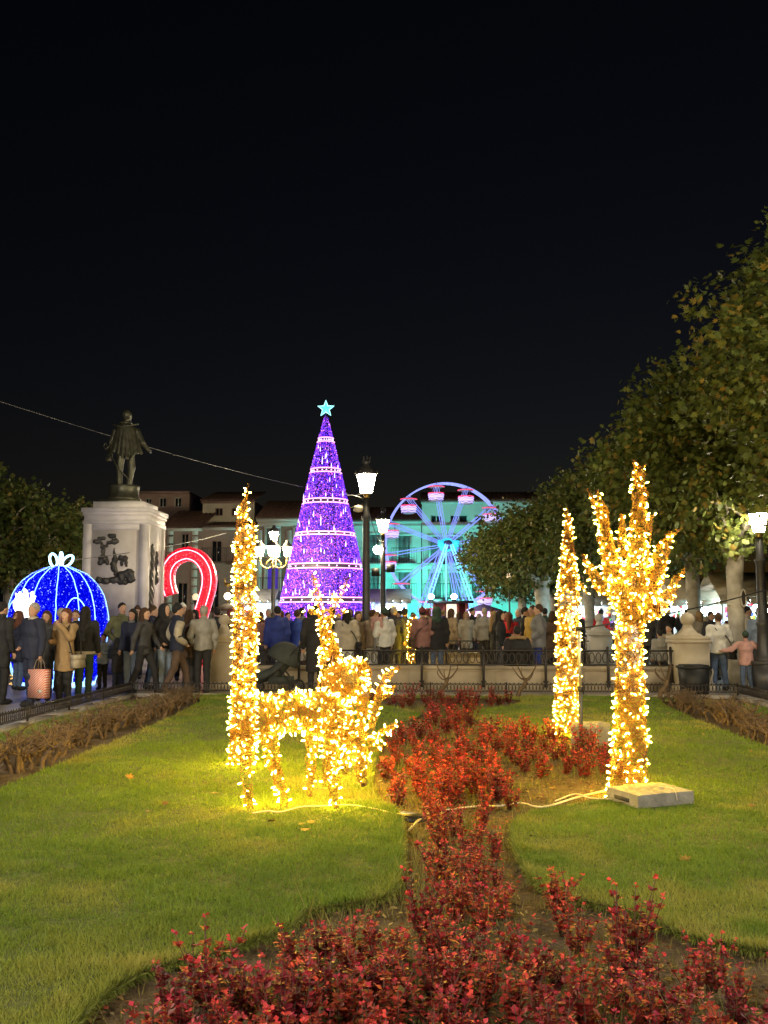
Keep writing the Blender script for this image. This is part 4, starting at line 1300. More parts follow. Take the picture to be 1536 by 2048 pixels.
for q in range(nb):
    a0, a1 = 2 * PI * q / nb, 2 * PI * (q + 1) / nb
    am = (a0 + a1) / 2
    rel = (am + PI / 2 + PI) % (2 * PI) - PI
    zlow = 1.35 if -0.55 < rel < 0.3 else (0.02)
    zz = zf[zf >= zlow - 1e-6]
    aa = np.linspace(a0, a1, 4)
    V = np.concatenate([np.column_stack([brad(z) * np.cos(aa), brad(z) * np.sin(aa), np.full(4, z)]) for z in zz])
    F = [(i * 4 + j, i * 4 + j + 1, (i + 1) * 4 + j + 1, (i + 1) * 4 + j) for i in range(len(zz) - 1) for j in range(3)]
    g = link('garland_bloom_panel', uniform_mesh('garland_bloom_panel', V, F, M_BLUEG, smooth=True), BA)
    n = 380
    z = rng.uniform(zlow, 2.65, n); a = rng.uniform(a0, a1, n); rr = brad(z) + rng.uniform(0.0, 0.03, n)
    cols = np.where(rng.random((n, 1)) < 0.22, np.array([[0.25, 0.35, 1.0]]), np.array([[0.01, 0.02, 1.0]])) * rng.uniform(0.5, 1.3, (n, 1))
    o = link('blue_leds', led_mesh('blue_leds', np.column_stack([rr * np.cos(a), rr * np.sin(a), z]), rng.uniform(0.007, 0.012, n), cols, M_BLUELED), g); o['kind'] = 'stuff'
for am, zl in ((-2.75, 0.0), (-2.15, 1.35), (-1.74, 1.3), (-1.25, 0.0), (-0.80, 0.0), (-0.42, 0.0), (0.3, 0.0), (1.1, 0.0), (1.9, 0.0), (2.7, 0.0)):
    zz = np.linspace(zl, 2.66, 18)
    P = np.column_stack([(brad(zz) + 0.03) * math.cos(am), (brad(zz) + 0.03) * math.sin(am), zz])
    P += rng.normal(0, 0.006, P.shape)
    MB().tube(P, 0.010, 5).build('neon_rib', M_ICE, BA, True)
def arch(a0, a1, ztop):
    t_ = np.linspace(0, PI, 18)
    am, aw = (a0 + a1) / 2, (a1 - a0) / 2
    A = am - aw * np.cos(t_)
    Z = 0.05 + (ztop - 0.05) * np.sin(t_) ** 0.45
    P = np.column_stack([(brad(Z) + 0.035) * np.cos(A), (brad(Z) + 0.035) * np.sin(A), Z])
    MB().tube(P, 0.012, 5).build('neon_arch', M_ICE, BA, True)
arch(-1.16, -0.55, 1.95); arch(-2.62, -1.95, 1.9)
def loop(cx_, w, h, lean, z0=2.66):
    t_ = np.linspace(0, 2 * PI, 22)
    x = cx_ + lean * (1 - np.cos(t_)) / 2 + w * np.sin(t_)
    z = z0 + h * (1 - np.cos(t_)) / 2
    MB().tube(np.column_stack([x, -0.05 + 0.0 * x, z]), 0.026, 6).build('bow_loop', emat('bow_neon', (0.42, 0.82, 1.0), 5.0), BA, True)
loop(-0.1, 0.085, 0.30, -0.06); loop(0.12, 0.11, 0.26, 0.14); loop(0.06, 0.03, 0.33, -0.02)
# shining white emblem cut-out standing in the opening
emb = [(-0.36, 0.02), (-0.38, 0.18), (-0.30, 0.30), (-0.33, 0.42), (-0.24, 0.37), (-0.20, 0.46), (-0.14, 0.38), (-0.08, 0.42), (-0.07, 0.55), (0.0, 0.5), (0.05, 0.38), (0.07, 0.24), (0.12, 0.16), (0.15, 0.36), (0.12, 0.42), (0.20, 0.47), (0.2, 0.3), (0.28, 0.34), (0.24, 0.22), (0.2, 0.1), (0.24, -0.14), (0.1, -0.28), (-0.14, -0.3), (-0.26, -0.14)]
MB().prism([(x * 0.72, z * 0.78) for x, z in emb], -0.03, 0.03).build('emblem', M_EMB, BA, loc=(-0.30, -1.06, 1.72)).rotation_euler = (PI / 2, 0, 0)
# warm strings inside and white ones at the door
for x, y in ((0.55, -0.65), (-0.75, -0.45), (0.1, 0.2)):
    n = 90
    P = np.column_stack([x + rng.normal(0, 0.05, n), y + rng.normal(0, 0.05, n), rng.uniform(0.0, 0.62, n)])
    o = link('warm_string', led_mesh('warm_string', P, 0.013, np.tile([[1.0, 0.6, 0.15]], (n, 1)), M_BLUELED), BA); o['kind'] = 'stuff'
MB().lathe([(0.80, 0.0), (0.86, 0.02), (0.86, 0.06), (0.80, 0.08)], seg=24).build('base_ring', M_ICE, BA)

# ------------------------------------------------------------------ red candy cane arch
YR = 29.0
def cn(px, py): 
    q = at(px, py, YR); return (q[0], q[2])
path = [cn(*q) for q in ((341, 1190), (335, 1165), (336, 1140), (347, 1121), (363, 1111), (380, 1108), (398, 1115), (411, 1130), (418, 1150), (417, 1175), (409, 1205), (401, 1232), (396, 1262), (393, 1300), (392, 1332))]
path = spline([(x, 0, z) for x, z in path], 5)
x0 = path[-1][0]
CC = thing('candy_cane_arch', 'giant red candy cane of lights with pink-white edge tubes', 'candy cane', (x0, YR, 0))
path[:, 0] -= x0
T = np.gradient(path, axis=0); T /= np.linalg.norm(T, axis=1, keepdims=True)
N = np.column_stack([-T[:, 2], np.zeros(len(T)), T[:, 0]])
hw, hd = 0.195, 0.20
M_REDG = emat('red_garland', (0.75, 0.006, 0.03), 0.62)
M_REDLED = attr_mat('red_leds', emis=1.8, sample=False)
M_NEONW = emat('pinkish_neon', (1.0, 0.60, 0.78), 2.6)
V, F = [], []
for i in range(len(path)):
    for s, y in ((-1, -1), (1, -1), (1, 1), (-1, 1)):
        V.append(path[i] + N[i] * hw * s + np.array([0, hd * y, 0]))
for i in range(len(path) - 1):
    for j in range(4):
        j2 = (j + 1) % 4
        F.append((4 * i + j, 4 * i + j2, 4 * i + 4 + j2, 4 * i + 4 + j))
F += [(3, 2, 1, 0), tuple(4 * (len(path) - 1) + j for j in range(4))]
MB().add(V, F).build('garland_body', M_REDG, CC)
n = 1700
i = rng.integers(0, len(path) - 1, n); f = rng.random((n, 1))
P = path[i] * (1 - f) + path[i + 1] * f
side = rng.random(n) < 0.7
off = np.where(side, rng.uniform(-1, 1, n), np.sign(rng.normal(size=n)) * 1.06)
P = P + N[i] * (hw * off)[:, None]
P[:, 1] = np.where(side, -hd - 0.02, rng.uniform(-hd, hd, n))
cols = np.where(rng.random((n, 1)) < 0.15, [[1.0, 0.16, 0.2]], [[1.0, 0.02, 0.05]]) * rng.uniform(0.5, 1.2, (n, 1))
o = link('red_leds', led_mesh('red_leds', P, rng.uniform(0.010, 0.018, n), cols, M_REDLED), CC); o['kind'] = 'stuff'
for s in (-0.82, 0.55):
    MB().tube(path + N * hw * s + np.array([0, -hd - 0.03, 0]), 0.014, 6).build('neon_edge', M_NEONW, CC, True)
for s in (-0.9, 0.9):
    MB().tube(path + N * hw * s + np.array([0, hd + 0.03, 0]), 0.02, 6).build('neon_edge', M_NEONW, CC, True)

# ------------------------------------------------------------------ street lamps
M_LAMPG = emat('added_lantern_glow', (1.0, 0.89, 0.69), 960.0)
M_LAMPG1 = emat('lantern_glow_mid', (1.0, 0.82, 0.50), 420.0)
M_LAMPG2 = emat('lantern_glow_small', (1.0, 0.82, 0.48), 560.0)
M_POST = pmat('grey_cast_iron', (0.05, 0.05, 0.052), 0.45, var=0.2, metal=0.3)
M_GOLD = pmat('gilt_iron', (0.45, 0.30, 0.08), 0.35, var=0.2, metal=0.8)
def lantern(parent, loc, s=1.0, glow=None, crown=True):
    g = glow or M_LAMPG
    l = link('lantern', None, parent, loc)
    MB().lathe([(0.055 * s, 0), (0.09 * s, 0.03 * s), (0.05 * s, 0.06 * s), (0.12 * s, 0.12 * s), (0.14 * s, 0.13 * s)], seg=6).build('cup', M_GOLD, l)
    MB().lathe([(0.135 * s, 0.135 * s), (0.235 * s, 0.60 * s)], seg=6).build('glass', g, l)
    bars = MB()
    for q in range(6):
        a = q * PI / 3
        bars.tube([(0.142 * s * math.cos(a), 0.142 * s * math.sin(a), 0.13 * s), (0.244 * s * math.cos(a), 0.244 * s * math.sin(a), 0.605 * s)], 0.010 * s, 4)
    bars.build('glazing_bars', M_POST, l)
    MB().lathe([(0.27 * s, 0.60 * s), (0.28 * s, 0.64 * s), (0.20 * s, 0.76 * s), (0.10 * s, 0.84 * s), (0.08 * s, 0.90 * s), (0.11 * s, 0.92 * s), (0.03 * s, 0.97 * s)], seg=12).build('hood', M_POST, l, True)
    if crown:
        cr_ = MB()
        for q in range(6):
            a = q * PI / 3
            cr_.box((0.275 * s * math.cos(a), 0.275 * s * math.sin(a), 0.68 * s), (0.05 * s, 0.05 * s, 0.1 * s), taper=0.2)
        for q in range(5):
            a = q * 2 * PI / 5
            cr_.box((0.085 * s * math.cos(a), 0.085 * s * math.sin(a), 1.02 * s), (0.035 * s, 0.035 * s, 0.12 * s), taper=1.6)
        cr_.build('crown_ornament', M_POST, l)
    return l
def lamp_post(x, y, h, label, s=1.0, glow=None, group='single lantern street lamps'):
    t = thing('street_lamp', label, 'street lamp', (x, y, 0), 0, group)
    MB().box((0, 0, 0.30), (0.46, 0.46, 0.60)).box((0, 0, 0.03), (0.56, 0.56, 0.06)).box((0, 0, 0.63), (0.52, 0.52, 0.07)).build('pedestal', M_POST, t)
    MB().lathe([(0.20, 0.66), (0.17, 0.72), (0.13, 0.80), (0.115, 1.35), (0.14, 1.40), (0.12, 1.45), (0.105, 1.5), (0.085, h - 0.55), (0.11, h - 0.50), (0.12, h - 0.46), (0.075, h - 0.42), (0.075, h)], seg=14).build('post', M_POST, t, True)
    lantern(t, (0, 0, h), s, glow)
    return t
L1 = lamp_post(gx(732, 24.2), 24.2, 4.55, 'tall street lamp with crowned lantern standing before the cone tree', 1.02, M_LAMPG1)
MB().tube(spline([(0, 0, 4.5), (-0.3, 0, 4.62), (-0.55, 0, 4.62)], 4), 0.015, 5).build('bracket', M_POST, L1)
MB().tube(spline([(0, 0, 4.45), (-0.25, 0, 4.35), (-0.45, 0, 4.3)], 4), 0.012, 5).build('bracket', M_POST, L1)
MB().lathe([(0.03, -0.1), (0.11, -0.08), (0.125, 0.0), (0.10, 0.06), (0.03, 0.08)], (-0.2, -0.1, 4.28), 12).build('loudspeaker', pmat('beige_speaker', (0.45, 0.42, 0.33), 0.5), L1, True)
L2 = lamp_post(gx(766, 36.0), 36.0, 4.55, 'street lamp with spotlights on its shaft beside the ferris wheel', 0.98, M_LAMPG1)
for x, z in ((-0.28, 3.15), (0.3, 3.3)):
    MB().box((x, -0.05, z), (0.3, 0.22, 0.3)).tube([(0, 0, z - 0.1), (x, 0, z - 0.1)], 0.03, 5).build('spotlight', M_BLACK, L2)
MB().ball((-0.2, -0.1, 4.0), 0.16, 12).build('side_globe', M_LAMPG2, L2, True)
lamp_post(gx(1531, 19.6), 19.6, 3.15, 'street lamp on a broad pedestal beside the child in pink', 0.8, emat('lantern_glow_edge', (1.0, 0.85, 0.6), 220.0))
# unseen street lamps added round the garden to light lawn and crowd
for x, y in ((-7.6, 1.5), (8.2, 1.0), (-8.4, 9.5), (9.4, 8.0), (-3.2, -4.5), (4.0, -4.5)):
    lamp_post(x, y, 4.55, 'added street lamp out of view, lighting the lawn and crowd', 1.0, group='added street lamps out of view')
# candelabra lamp
YK = 40.0
CD = thing('candelabra_lamp', 'gilt candelabra street lamp with a cluster of lanterns before the white-framed house', 'street lamp', (gx(545, YK), YK, 0))
MB().box((0, 0, 0.4), (0.6, 0.6, 0.8)).build('pedestal', M_STONE, CD)
MB().lathe([(0.2, 0.8), (0.13, 0.9), (0.11, 1.6), (0.15, 1.65), (0.09, 1.75), (0.075, 3.9), (0.12, 3.95), (0.06, 4.1), (0.06, 4.9)], seg=12).build('post', M_POST, CD, True)
for q, (x, y) in enumerate(((-0.58, 0), (0.58, 0), (0, -0.58), (0, 0.58))):
    P = spline([(0, 0, 3.65), (x * 0.4, y * 0.4, 3.5), (x * 0.85, y * 0.85, 3.62), (x, y, 3.88)], 5)
    arm = MB().tube(P, 0.03, 6)
    arm.tube(spline([(x * 0.2, y * 0.2, 3.9), (x * 0.5, y * 0.5, 3.75), (x * 0.6, y * 0.6, 3.6)], 4), 0.02, 5)
    arm.build('arm', M_GOLD, CD, True)
    lantern(CD, (x, y, 3.9), 0.82, M_LAMPG2, crown=False)
lantern(CD, (0, 0, 4.55), 0.82, M_LAMPG2, crown=False)
# small globe lamps and LED spots
M_GLOBE = emat('globe_glow', (1.0, 0.72, 0.45), 1.1)
for px, Y, py, lab in ((391, 31.5, 1194, 'small globe lamp on a pole beside the candy cane'), (512, 42.0, 1196, 'small globe lamp on a pole below the candelabra'), (1018, 38.0, 1152, 'tiny white lamp on a thin pole under the clipped trees')):
    q = at(px, py, Y)
    t = thing('globe_lamp', lab, 'globe lamp', (q[0], Y, 0))
    MB().tube([(0, 0, 0), (0, 0, q[2] - 0.1)], 0.035, 6).build('pole', M_POST, t)
    MB().ball((0, 0, q[2]), 0.13 if Y > 40 else 0.11, 12, sz=1.1).build('globe', M_GLOBE, t, True)
    MB().lathe([(0.1, -0.14), (0.06, -0.08)], (0, 0, q[2] - 0.02), 8).build('holder', M_POST, t)

# ------------------------------------------------------------------ monument with bronze statue
YM = 26.0
km = YM / FPX
MX0, MX1 = gx(167, YM, 1130), gx(292, YM, 1130)
MW = MX1 - MX0
MCX = (MX0 + MX1) / 2
def mz(py): return CAM[2] + (HORIZON - py) * km
M_MARB = pmat('white_marble', (0.60, 0.575, 0.59), 0.6, var=0.12, scale=2.6, bump=0.12, bscale=14)
M_MARB2 = pmat('stained_marble', (0.50, 0.46, 0.45), 0.65, col2=(0.62, 0.585, 0.58), scale=2.2, bump=0.25, bscale=9)
M_BRONZE = pmat('dark_bronze', (0.085, 0.085, 0.06), 0.42, var=0.35, scale=8, bump=0.3, bscale=25, metal=0.55)
M_RELIEF = pmat('relief_bronze', (0.06, 0.058, 0.055), 0.5, var=0.3, scale=10, bump=0.4, bscale=30, metal=0.4)
ped = thing('monument_pedestal', 'tall white marble pedestal with bronze reliefs carrying the statue', 'pedestal', (MCX, YM + MW / 2, 0))
def pb(name, z0, z1, grow, mat=M_MARB):
    return MB().box((0, 0, (z0 + z1) / 2), (MW + 2 * grow, MW + 2 * grow, z1 - z0)).build(name, mat, ped)
zt = mz(1046)
pb('step', 0, 0.18, 0.75); pb('step', 0.18, 0.36, 0.45); pb('base', 0.36, 0.8, 0.14); pb('base_moulding', 0.8, 0.88, 0.08)
pb('shaft', 0.88, zt, -0.004)
pb('cornice', zt, zt + 0.09, 0.05); pb('frieze', zt + 0.09, zt + 0.24, 0.02); pb('cornice', zt + 0.24, zt + 0.33, 0.055); pb('cornice', zt + 0.33, mz(1013), 0.09)
zc = mz(1013)
pb('top_block', zc, zc + 0.2, -0.16)
# corner pilaster strips leave the relief field sunk
pw = 0.2
for nm, lo, hi in (('pilaster', (-MW / 2 - 0.03, -MW / 2 - 0.03, 0.9), (-MW / 2 + pw, -MW / 2 + 0.02, zt - 0.002)), ('pilaster', (MW / 2 - pw, -MW / 2 - 0.03, 0.9), (MW / 2 + 0.03, -MW / 2 + 0.02, zt - 0.002)),
                   ('panel_head', (-MW / 2 + pw + 0.003, -MW / 2 - 0.028, zt - 0.17), (MW / 2 - pw - 0.003, -MW / 2 + 0.02, zt - 0.002)),
                   ('pilaster', (MW / 2 - 0.02, -MW / 2 + 0.025, 0.9), (MW / 2 + 0.03, -MW / 2 + pw, zt - 0.002)), ('pilaster', (MW / 2 - 0.02, MW / 2 - pw, 0.9), (MW / 2 + 0.03, MW / 2 + 0.03, zt - 0.002))):
    MB().bbox(lo, hi).build(nm, M_MARB, ped)
MB().bbox((-MW / 2 + pw + 0.004, -MW / 2 - 0.008, 0.95), (MW / 2 - pw - 0.004, -MW / 2 + 0.01, zt - 0.175)).build('relief_field', M_MARB2, ped)
def rp(px, py):      # photo pixel on the front face -> local x, z
    q = at(px, py, YM)
    return q[0] - MCX, q[2]
def relief(name, items, face='front', h=0.022):
    P3 = []
    for (px, py, rx, rz) in items:
        x, z = rp(px, py)
        P3.append((x, z, rx * km, rz * km))
    def fn(P):
        ds = []
        wob = -0.006 + 0.007 * np.sin(P[:, 0] * 38 + P[:, 2] * 23) + 0.006 * np.sin(P[:, 2] * 51 - P[:, 0] * 29)
        for x, z, rx, rz in P3:
            ds.append(elli(P, (x, 0, z), (rx, 0.075, rz)))
        return smin(ds, 0.02) + wob
    xs = [q[0] for q in P3]; zs = [q[1] for q in P3]; m = max(max(q[2], q[3]) for q in P3) + 0.06
    me = sdf_mesh(name, fn, (min(xs) - m, -0.11, min(zs) - m), (max(xs) + m, 0.11, max(zs) + m), h, M_RELIEF)
    return link(name, me, ped, (0, -MW / 2 - 0.008, 0))
relief('relief_tree', [(194, 1083, 9, 5), (203, 1077, 9, 4), (224, 1072, 9, 5), (230, 1083, 8, 6), (220, 1085, 7, 4), (204, 1092, 3, 7), (207, 1103, 4, 8), (213, 1092, 4, 3), (207, 1118, 10, 9), (200, 1126, 5, 5), (214, 1124, 5, 6)])
relief('relief_rider', [(230, 1110, 3, 5), (230, 1121, 6, 9), (228, 1134, 6, 10), (232, 1145, 4, 8), (226, 1128, 6, 5), (229, 1102, 1.3, 6)])
relief('relief_animal', [(241, 1116, 5, 6), (250, 1117, 6, 6), (253, 1126, 3, 8), (244, 1126, 3, 6)])
relief('relief_ground', [(198, 1160, 8, 7), (212, 1162, 11, 7), (228, 1160, 10, 7), (243, 1152, 10, 10), (258, 1148, 12, 11), (262, 1158, 9, 8), (246, 1164, 12, 6)])
def side_relief():
    def fn(P):
        ds = [elli(P, (0, y, z), (0.07, ry, rz)) for y, z, ry, rz in ((-0.35, 3.35, 0.13, 0.22), (-0.3, 3.0, 0.16, 0.22), (-0.38, 2.6, 0.14, 0.3), (-0.3, 2.2, 0.2, 0.24), (-0.35, 1.9, 0.16, 0.2), (0.1, 3.1, 0.08, 0.3), (0.15, 2.6, 0.1, 0.2))]
        return smin(ds, 0.03) + 0.014 * np.sin(P[:, 1] * 31 + P[:, 2] * 27)
    return link('relief_figures', sdf_mesh('relief_figures', fn, (-0.12, -0.7, 1.5), (0.12, 0.5, 3.8), 0.03, M_RELIEF), ped, (MW / 2 + 0.0, 0, 0))
side_relief()
# statue, seen from behind
zs0 = zc + 0.2
ST = thing('bronze_statue', 'dark bronze statue of a caped man with sword on the white pedestal', 'statue', (gx(251, YM + MW / 2, 900), YM + MW / 2, zs0), PI)
ST.scale = (1.15, 1.15, 1.15)
MB().box((0, 0, 0.04), (0.95, 0.95, 0.08)).build('plinth', M_BRONZE, ST)
MB().lathe([(0.42, 0.08), (0.44, 0.12), (0.36, 0.18), (0.37, 0.40), (0.39, 0.46)], seg=16).build('drum', M_BRONZE, ST, True)
zb0 = 0.44
def statue_fn(P):
    Q = (P - np.array([0, 0, zb0])) * np.array([-1, 1, 1])
    body = smin([caps(Q, (-0.12, 0.02, 0.04), 0.075, (-0.14, 0, 0.5), 0.085), caps(Q, (-0.14, 0, 0.5), 0.09, (-0.09, 0, 0.98), 0.125),
                 caps(Q, (0.10, -0.02, 0.05), 0.075, (0.15, -0.06, 0.5), 0.085), caps(Q, (0.15, -0.06, 0.5), 0.09, (0.10, 0, 0.98), 0.125),
                 elli(Q, (-0.12, -0.12, 0.04), (0.07, 0.16, 0.05)), elli(Q, (0.12, -0.14, 0.04), (0.07, 0.16, 0.05)),
                 elli(Q, (0.0, 0, 1.0), (0.24, 0.19, 0.16)), caps(Q, (0, 0, 1.0), 0.17, (0, 0, 1.45), 0.2),
                 caps(Q, (0, 0, 1.55), 0.075, (0.02, -0.02, 1.68), 0.07)], 0.05)
    head = smin([elli(Q, (0.02, -0.03, 1.80), (0.105, 0.125, 0.145)), elli(Q, (0.02, -0.17, 1.72), (0.05, 0.05, 0.09)), elli(Q, (0.02, 0.03, 1.84), (0.118, 0.12, 0.12)), elli(Q, (0.0, -0.14, 1.80), (0.025, 0.04, 0.03))], 0.03)
    arms = smin([caps(Q, (0.27, -0.02, 1.42), 0.085, (0.42, -0.02, 1.12), 0.07), caps(Q, (0.42, -0.02, 1.12), 0.065, (0.52, -0.22, 0.98), 0.05), elli(Q, (0.54, -0.28, 0.95), (0.05, 0.07, 0.05)),
                 caps(Q, (-0.27, -0.02, 1.42), 0.085, (-0.38, -0.03, 1.12), 0.07), caps(Q, (-0.38, -0.03, 1.12), 0.06, (-0.40, -0.12, 0.98), 0.05)], 0.04)
    return smin([body, head, arms], 0.04)
link('figure', sdf_mesh('figure', statue_fn, (-0.75, -0.5, 0.36), (0.6, 0.4, 2.5), 0.022, M_BRONZE), ST)
def cape_fn(P):
    Q = (P - np.array([0, 0, zb0])) * np.array([-1, 1, 1])
    t = np.clip((1.5 - Q[:, 2]) / 0.8, 0, 1)
    a = np.arctan2(Q[:, 1], Q[:, 0])
    fold = 0.022 * np.sin(a * 17 + 0.6) * t + 0.012 * np.sin(a * 31) * t
    rx, ry = 0.23 + 0.20 * t, 0.19 + 0.10 * t
    r = np.sqrt((Q[:, 0] / rx) ** 2 + (Q[:, 1] / ry) ** 2)
    shell = np.abs((r - 1.0) * 0.28 - fold) - 0.022
    hem = 0.74 + 0.10 * np.sin(a * 3 + 1.2) + 0.18 * (Q[:, 0] < -0.2) * 0 + 0.12 * np.clip(-Q[:, 1] * 4, 0, 2)
    return np.maximum(np.maximum(shell, hem - Q[:, 2]), np.maximum(Q[:, 2] - 1.52, -Q[:, 1] - 0.12))
link('cape', sdf_mesh('cape', cape_fn, (-0.56, -0.4, 1.0), (0.56, 0.4, 2.05), 0.02, M_BRONZE), ST)
a = np.linspace(0.25, PI - 0.25, 14)
MB().tube(np.column_stack([0.30 * np.cos(a) * 1.12, 0.22 * np.sin(a), zb0 + 1.50 + 0.10 * np.abs(np.cos(a)) ** 2]), 0.022, 6).build('collar', M_BRONZE, ST, True)
MB().lathe([(0.13, 0), (0.17, 0.03), (0.17, 0.06), (0.12, 0.09)], (0.02, -0.02, zb0 + 1.58), 14).build('ruff', M_BRONZE, ST, True)
sw = link('sword', None, ST)
MB().tube([(0.36, 0.26, zb0 + 0.92), (0.10, 0.30, zb0 + 0.45), (-0.24, 0.28, zb0 + 0.10)], [0.024, 0.02, 0.010], 6).build('scabbard', M_BRONZE, sw, True)
MB().tube([(0.36, 0.26, zb0 + 0.92), (0.43, 0.22, zb0 + 1.06)], 0.018, 6).tube([(0.45, 0.22, zb0 + 0.90), (0.31, 0.26, zb0 + 1.0)], 0.014, 5).build('hilt', M_BRONZE, sw, True)
th = np.linspace(0, PI * 1.3, 10)
MB().tube(np.column_stack([0.42 + 0.05 * np.sin(th), np.full(10, 0.24), zb0 + 1.0 + 0.07 * np.cos(th)]), 0.010, 5).build('guard', M_BRONZE, sw, True)

# ------------------------------------------------------------------ houses round the square
YH = 57.5
kh = YH / FPX
def hx(px): return gx(px, YH)
def hz(py): return CAM[2] + (HORIZON - py) * kh
M_GLASS = pmat('dark_glass', (0.015, 0.018, 0.022), 0.12, var=0.2, spec=0.6)
M_SHUT = pmat('grey_shutter', (0.20, 0.22, 0.22), 0.6, var=0.12, scale=3, bump=0.3, bscale=60)
M_WHITEP = pmat('white_plaster', (0.62, 0.61, 0.57), 0.85, var=0.07, scale=1.5)
M_CREAM = pmat('cream_plaster', (0.55, 0.50, 0.40), 0.85, var=0.08, scale=1.2)
M_PINKP = pmat('pink_plaster', (0.40, 0.28, 0.24), 0.85, var=0.10, scale=1.2)
M_BROWNP = pmat('brown_plaster', (0.28, 0.18, 0.15), 0.85, var=0.12, scale=1.2)
M_TILE = pmat('roof_tile', (0.13, 0.075, 0.055), 0.85, var=0.35, scale=5)
def brick_mat():
    m, nt, b = new_mat('old_brick')
    tc = nt.nodes.new('ShaderNodeTexCoord'); br = nt.nodes.new('ShaderNodeTexBrick')
    mp = nt.nodes.new('ShaderNodeMapping'); mp.inputs['Rotation'].default_value = (PI / 2, 0, 0)
    br.inputs['Scale'].default_value = 4.0
    br.inputs['Color1'].default_value = (0.25, 0.13, 0.09, 1); br.inputs['Color2'].default_value = (0.19, 0.10, 0.07, 1); br.inputs['Mortar'].default_value = (0.3, 0.25, 0.2, 1)
    nt.links.new(tc.outputs['Object'], mp.inputs['Vector']); nt.links.new(mp.outputs['Vector'], br.inputs['Vector'])
    nt.links.new(br.outputs['Color'], b.inputs['Base Color']); b.inputs['Roughness'].default_value = 0.9
    return m
M_BRICK = brick_mat()
def wall_holes(x0, x1, z0, z1, holes, depth=0.22):
    xs = sorted(set([x0, x1] + [q for h in holes for q in (h[0], h[1])]))
    zs = sorted(set([z0, z1] + [q for h in holes for q in (h[2], h[3])]))
    mb = MB()
    for i in range(len(xs) - 1):
        for j in range(len(zs) - 1):
            cx_, cz_ = (xs[i] + xs[i + 1]) / 2, (zs[j] + zs[j + 1]) / 2
            if any(h[0] < cx_ < h[1] and h[2] < cz_ < h[3] for h in holes): continue
            mb.add([(xs[i], 0, zs[j]), (xs[i + 1], 0, zs[j]), (xs[i + 1], 0, zs[j + 1]), (xs[i], 0, zs[j + 1])], [(0, 1, 2, 3)])
    for h in holes:
        a, b, c, d = h[:4]
        mb.add([(a, 0, c), (b, 0, c), (b, 0, d), (a, 0, d), (a, depth, c), (b, depth, c), (b, depth, d), (a, depth, d)], [(0, 4, 5, 1), (1, 5, 6, 2), (2, 6, 7, 3), (3, 7, 4, 0)])
    return mb
def window(parent, h, style, frame=M_WHITEP, surround=True, balcony=False):
    a, b, c, d = h
    w = link('window', None, parent)
    if style == 'shutter':
        for s in (0, 1):
            x0_, x1_ = (a + 0.01, (a + b) / 2 - 0.006) if s == 0 else ((a + b) / 2 + 0.006, b - 0.01)
            sh = MB().bbox((x0_, 0.10, c + 0.01), (x1_, 0.14, d - 0.01))
            nz_ = max(4, int((d - c) / 0.16))
            for q in range(nz_):
                z = c + (d - c) * (q + 0.5) / nz_
                sh.box(((x0_ + x1_) / 2, 0.098, z), (x1_ - x0_ - 0.1, 0.02, 0.05))
            sh.build('shutter', M_SHUT, w)
    else:
        MB().bbox((a, 0.17, c), (b, 0.19, d)).build('pane', style if not isinstance(style, str) else M_GLASS, w)
        fr = MB()
        t_ = 0.06
        fr.bbox((a, 0.11, c), (a + t_, 0.16, d)).bbox((b - t_, 0.11, c), (b, 0.16, d)).bbox((a + t_, 0.112, c), (b - t_, 0.158, c + t_)).bbox((a + t_, 0.112, d - t_), (b - t_, 0.158, d))
        fr.bbox(((a + b) / 2 - 0.03, 0.114, c + t_), ((a + b) / 2 + 0.03, 0.156, d - t_))
        fr.build('frame', frame, w)
    if surround:
        s_ = MB(); g = 0.16
        s_.bbox((a - g, -0.05, c), (a - 0.002, -0.003, d)).bbox((b + 0.002, -0.05, c), (b + g, -0.003, d)).bbox((a - g, -0.06, d + 0.002), (b + g, -0.003, d + g)).bbox((a - g - 0.04, -0.09, c - 0.1), (b + g + 0.04, -0.003, c - 0.002))
        s_.build('surround', frame, w)
    if balcony:
        bl = MB()
        bl.bbox((a - 0.45, -0.5, c - 0.16), (b + 0.45, -0.1, c - 0.1))
        bl.build('balcony_slab', frame, w)
        rl = MB()
        for zz in (c - 0.02, c + 0.82):
            rl.bbox((a - 0.42, -0.49, zz), (b + 0.42, -0.46, zz + 0.03))
        nb_ = int((b - a + 0.84) / 0.14)
        for q in range(nb_ + 1):
            x = a - 0.42 + (b - a + 0.84) * q / nb_
            rl.bbox((x - 0.009, -0.485, c - 0.1), (x + 0.009, -0.467, c + 0.82))
        rl.build('balcony_railing', M_IRON, w)
    return w
def tiled_roof(parent, x0, x1, z0, z1, run, over=0.35, mat=M_TILE, name='roof'):
    """sloping roof of barrel tiles running up from the eave"""
    n = max(4, int((x1 - x0 + 2 * 0.1) / 0.26))
    xs = np.linspace(x0 - 0.1, x1 + 0.1, n * 4 + 1)
    hgt = 0.07 * np.abs(np.sin(np.arange(len(xs)) * PI / 4))
    V = [(x, -over, z0 + h) for x, h in zip(xs, hgt)] + [(x, run, z1 + h) for x, h in zip(xs, hgt)] + [(x, -over, z0 - 0.05) for x in xs]
    m = len(xs)
    F = [(i, i + 1, m + i + 1, m + i) for i in range(m - 1)] + [(2 * m + i, 2 * m + i + 1, i + 1, i) for i in range(m - 1)]
    MB().add(V, F).build(name, mat, parent)
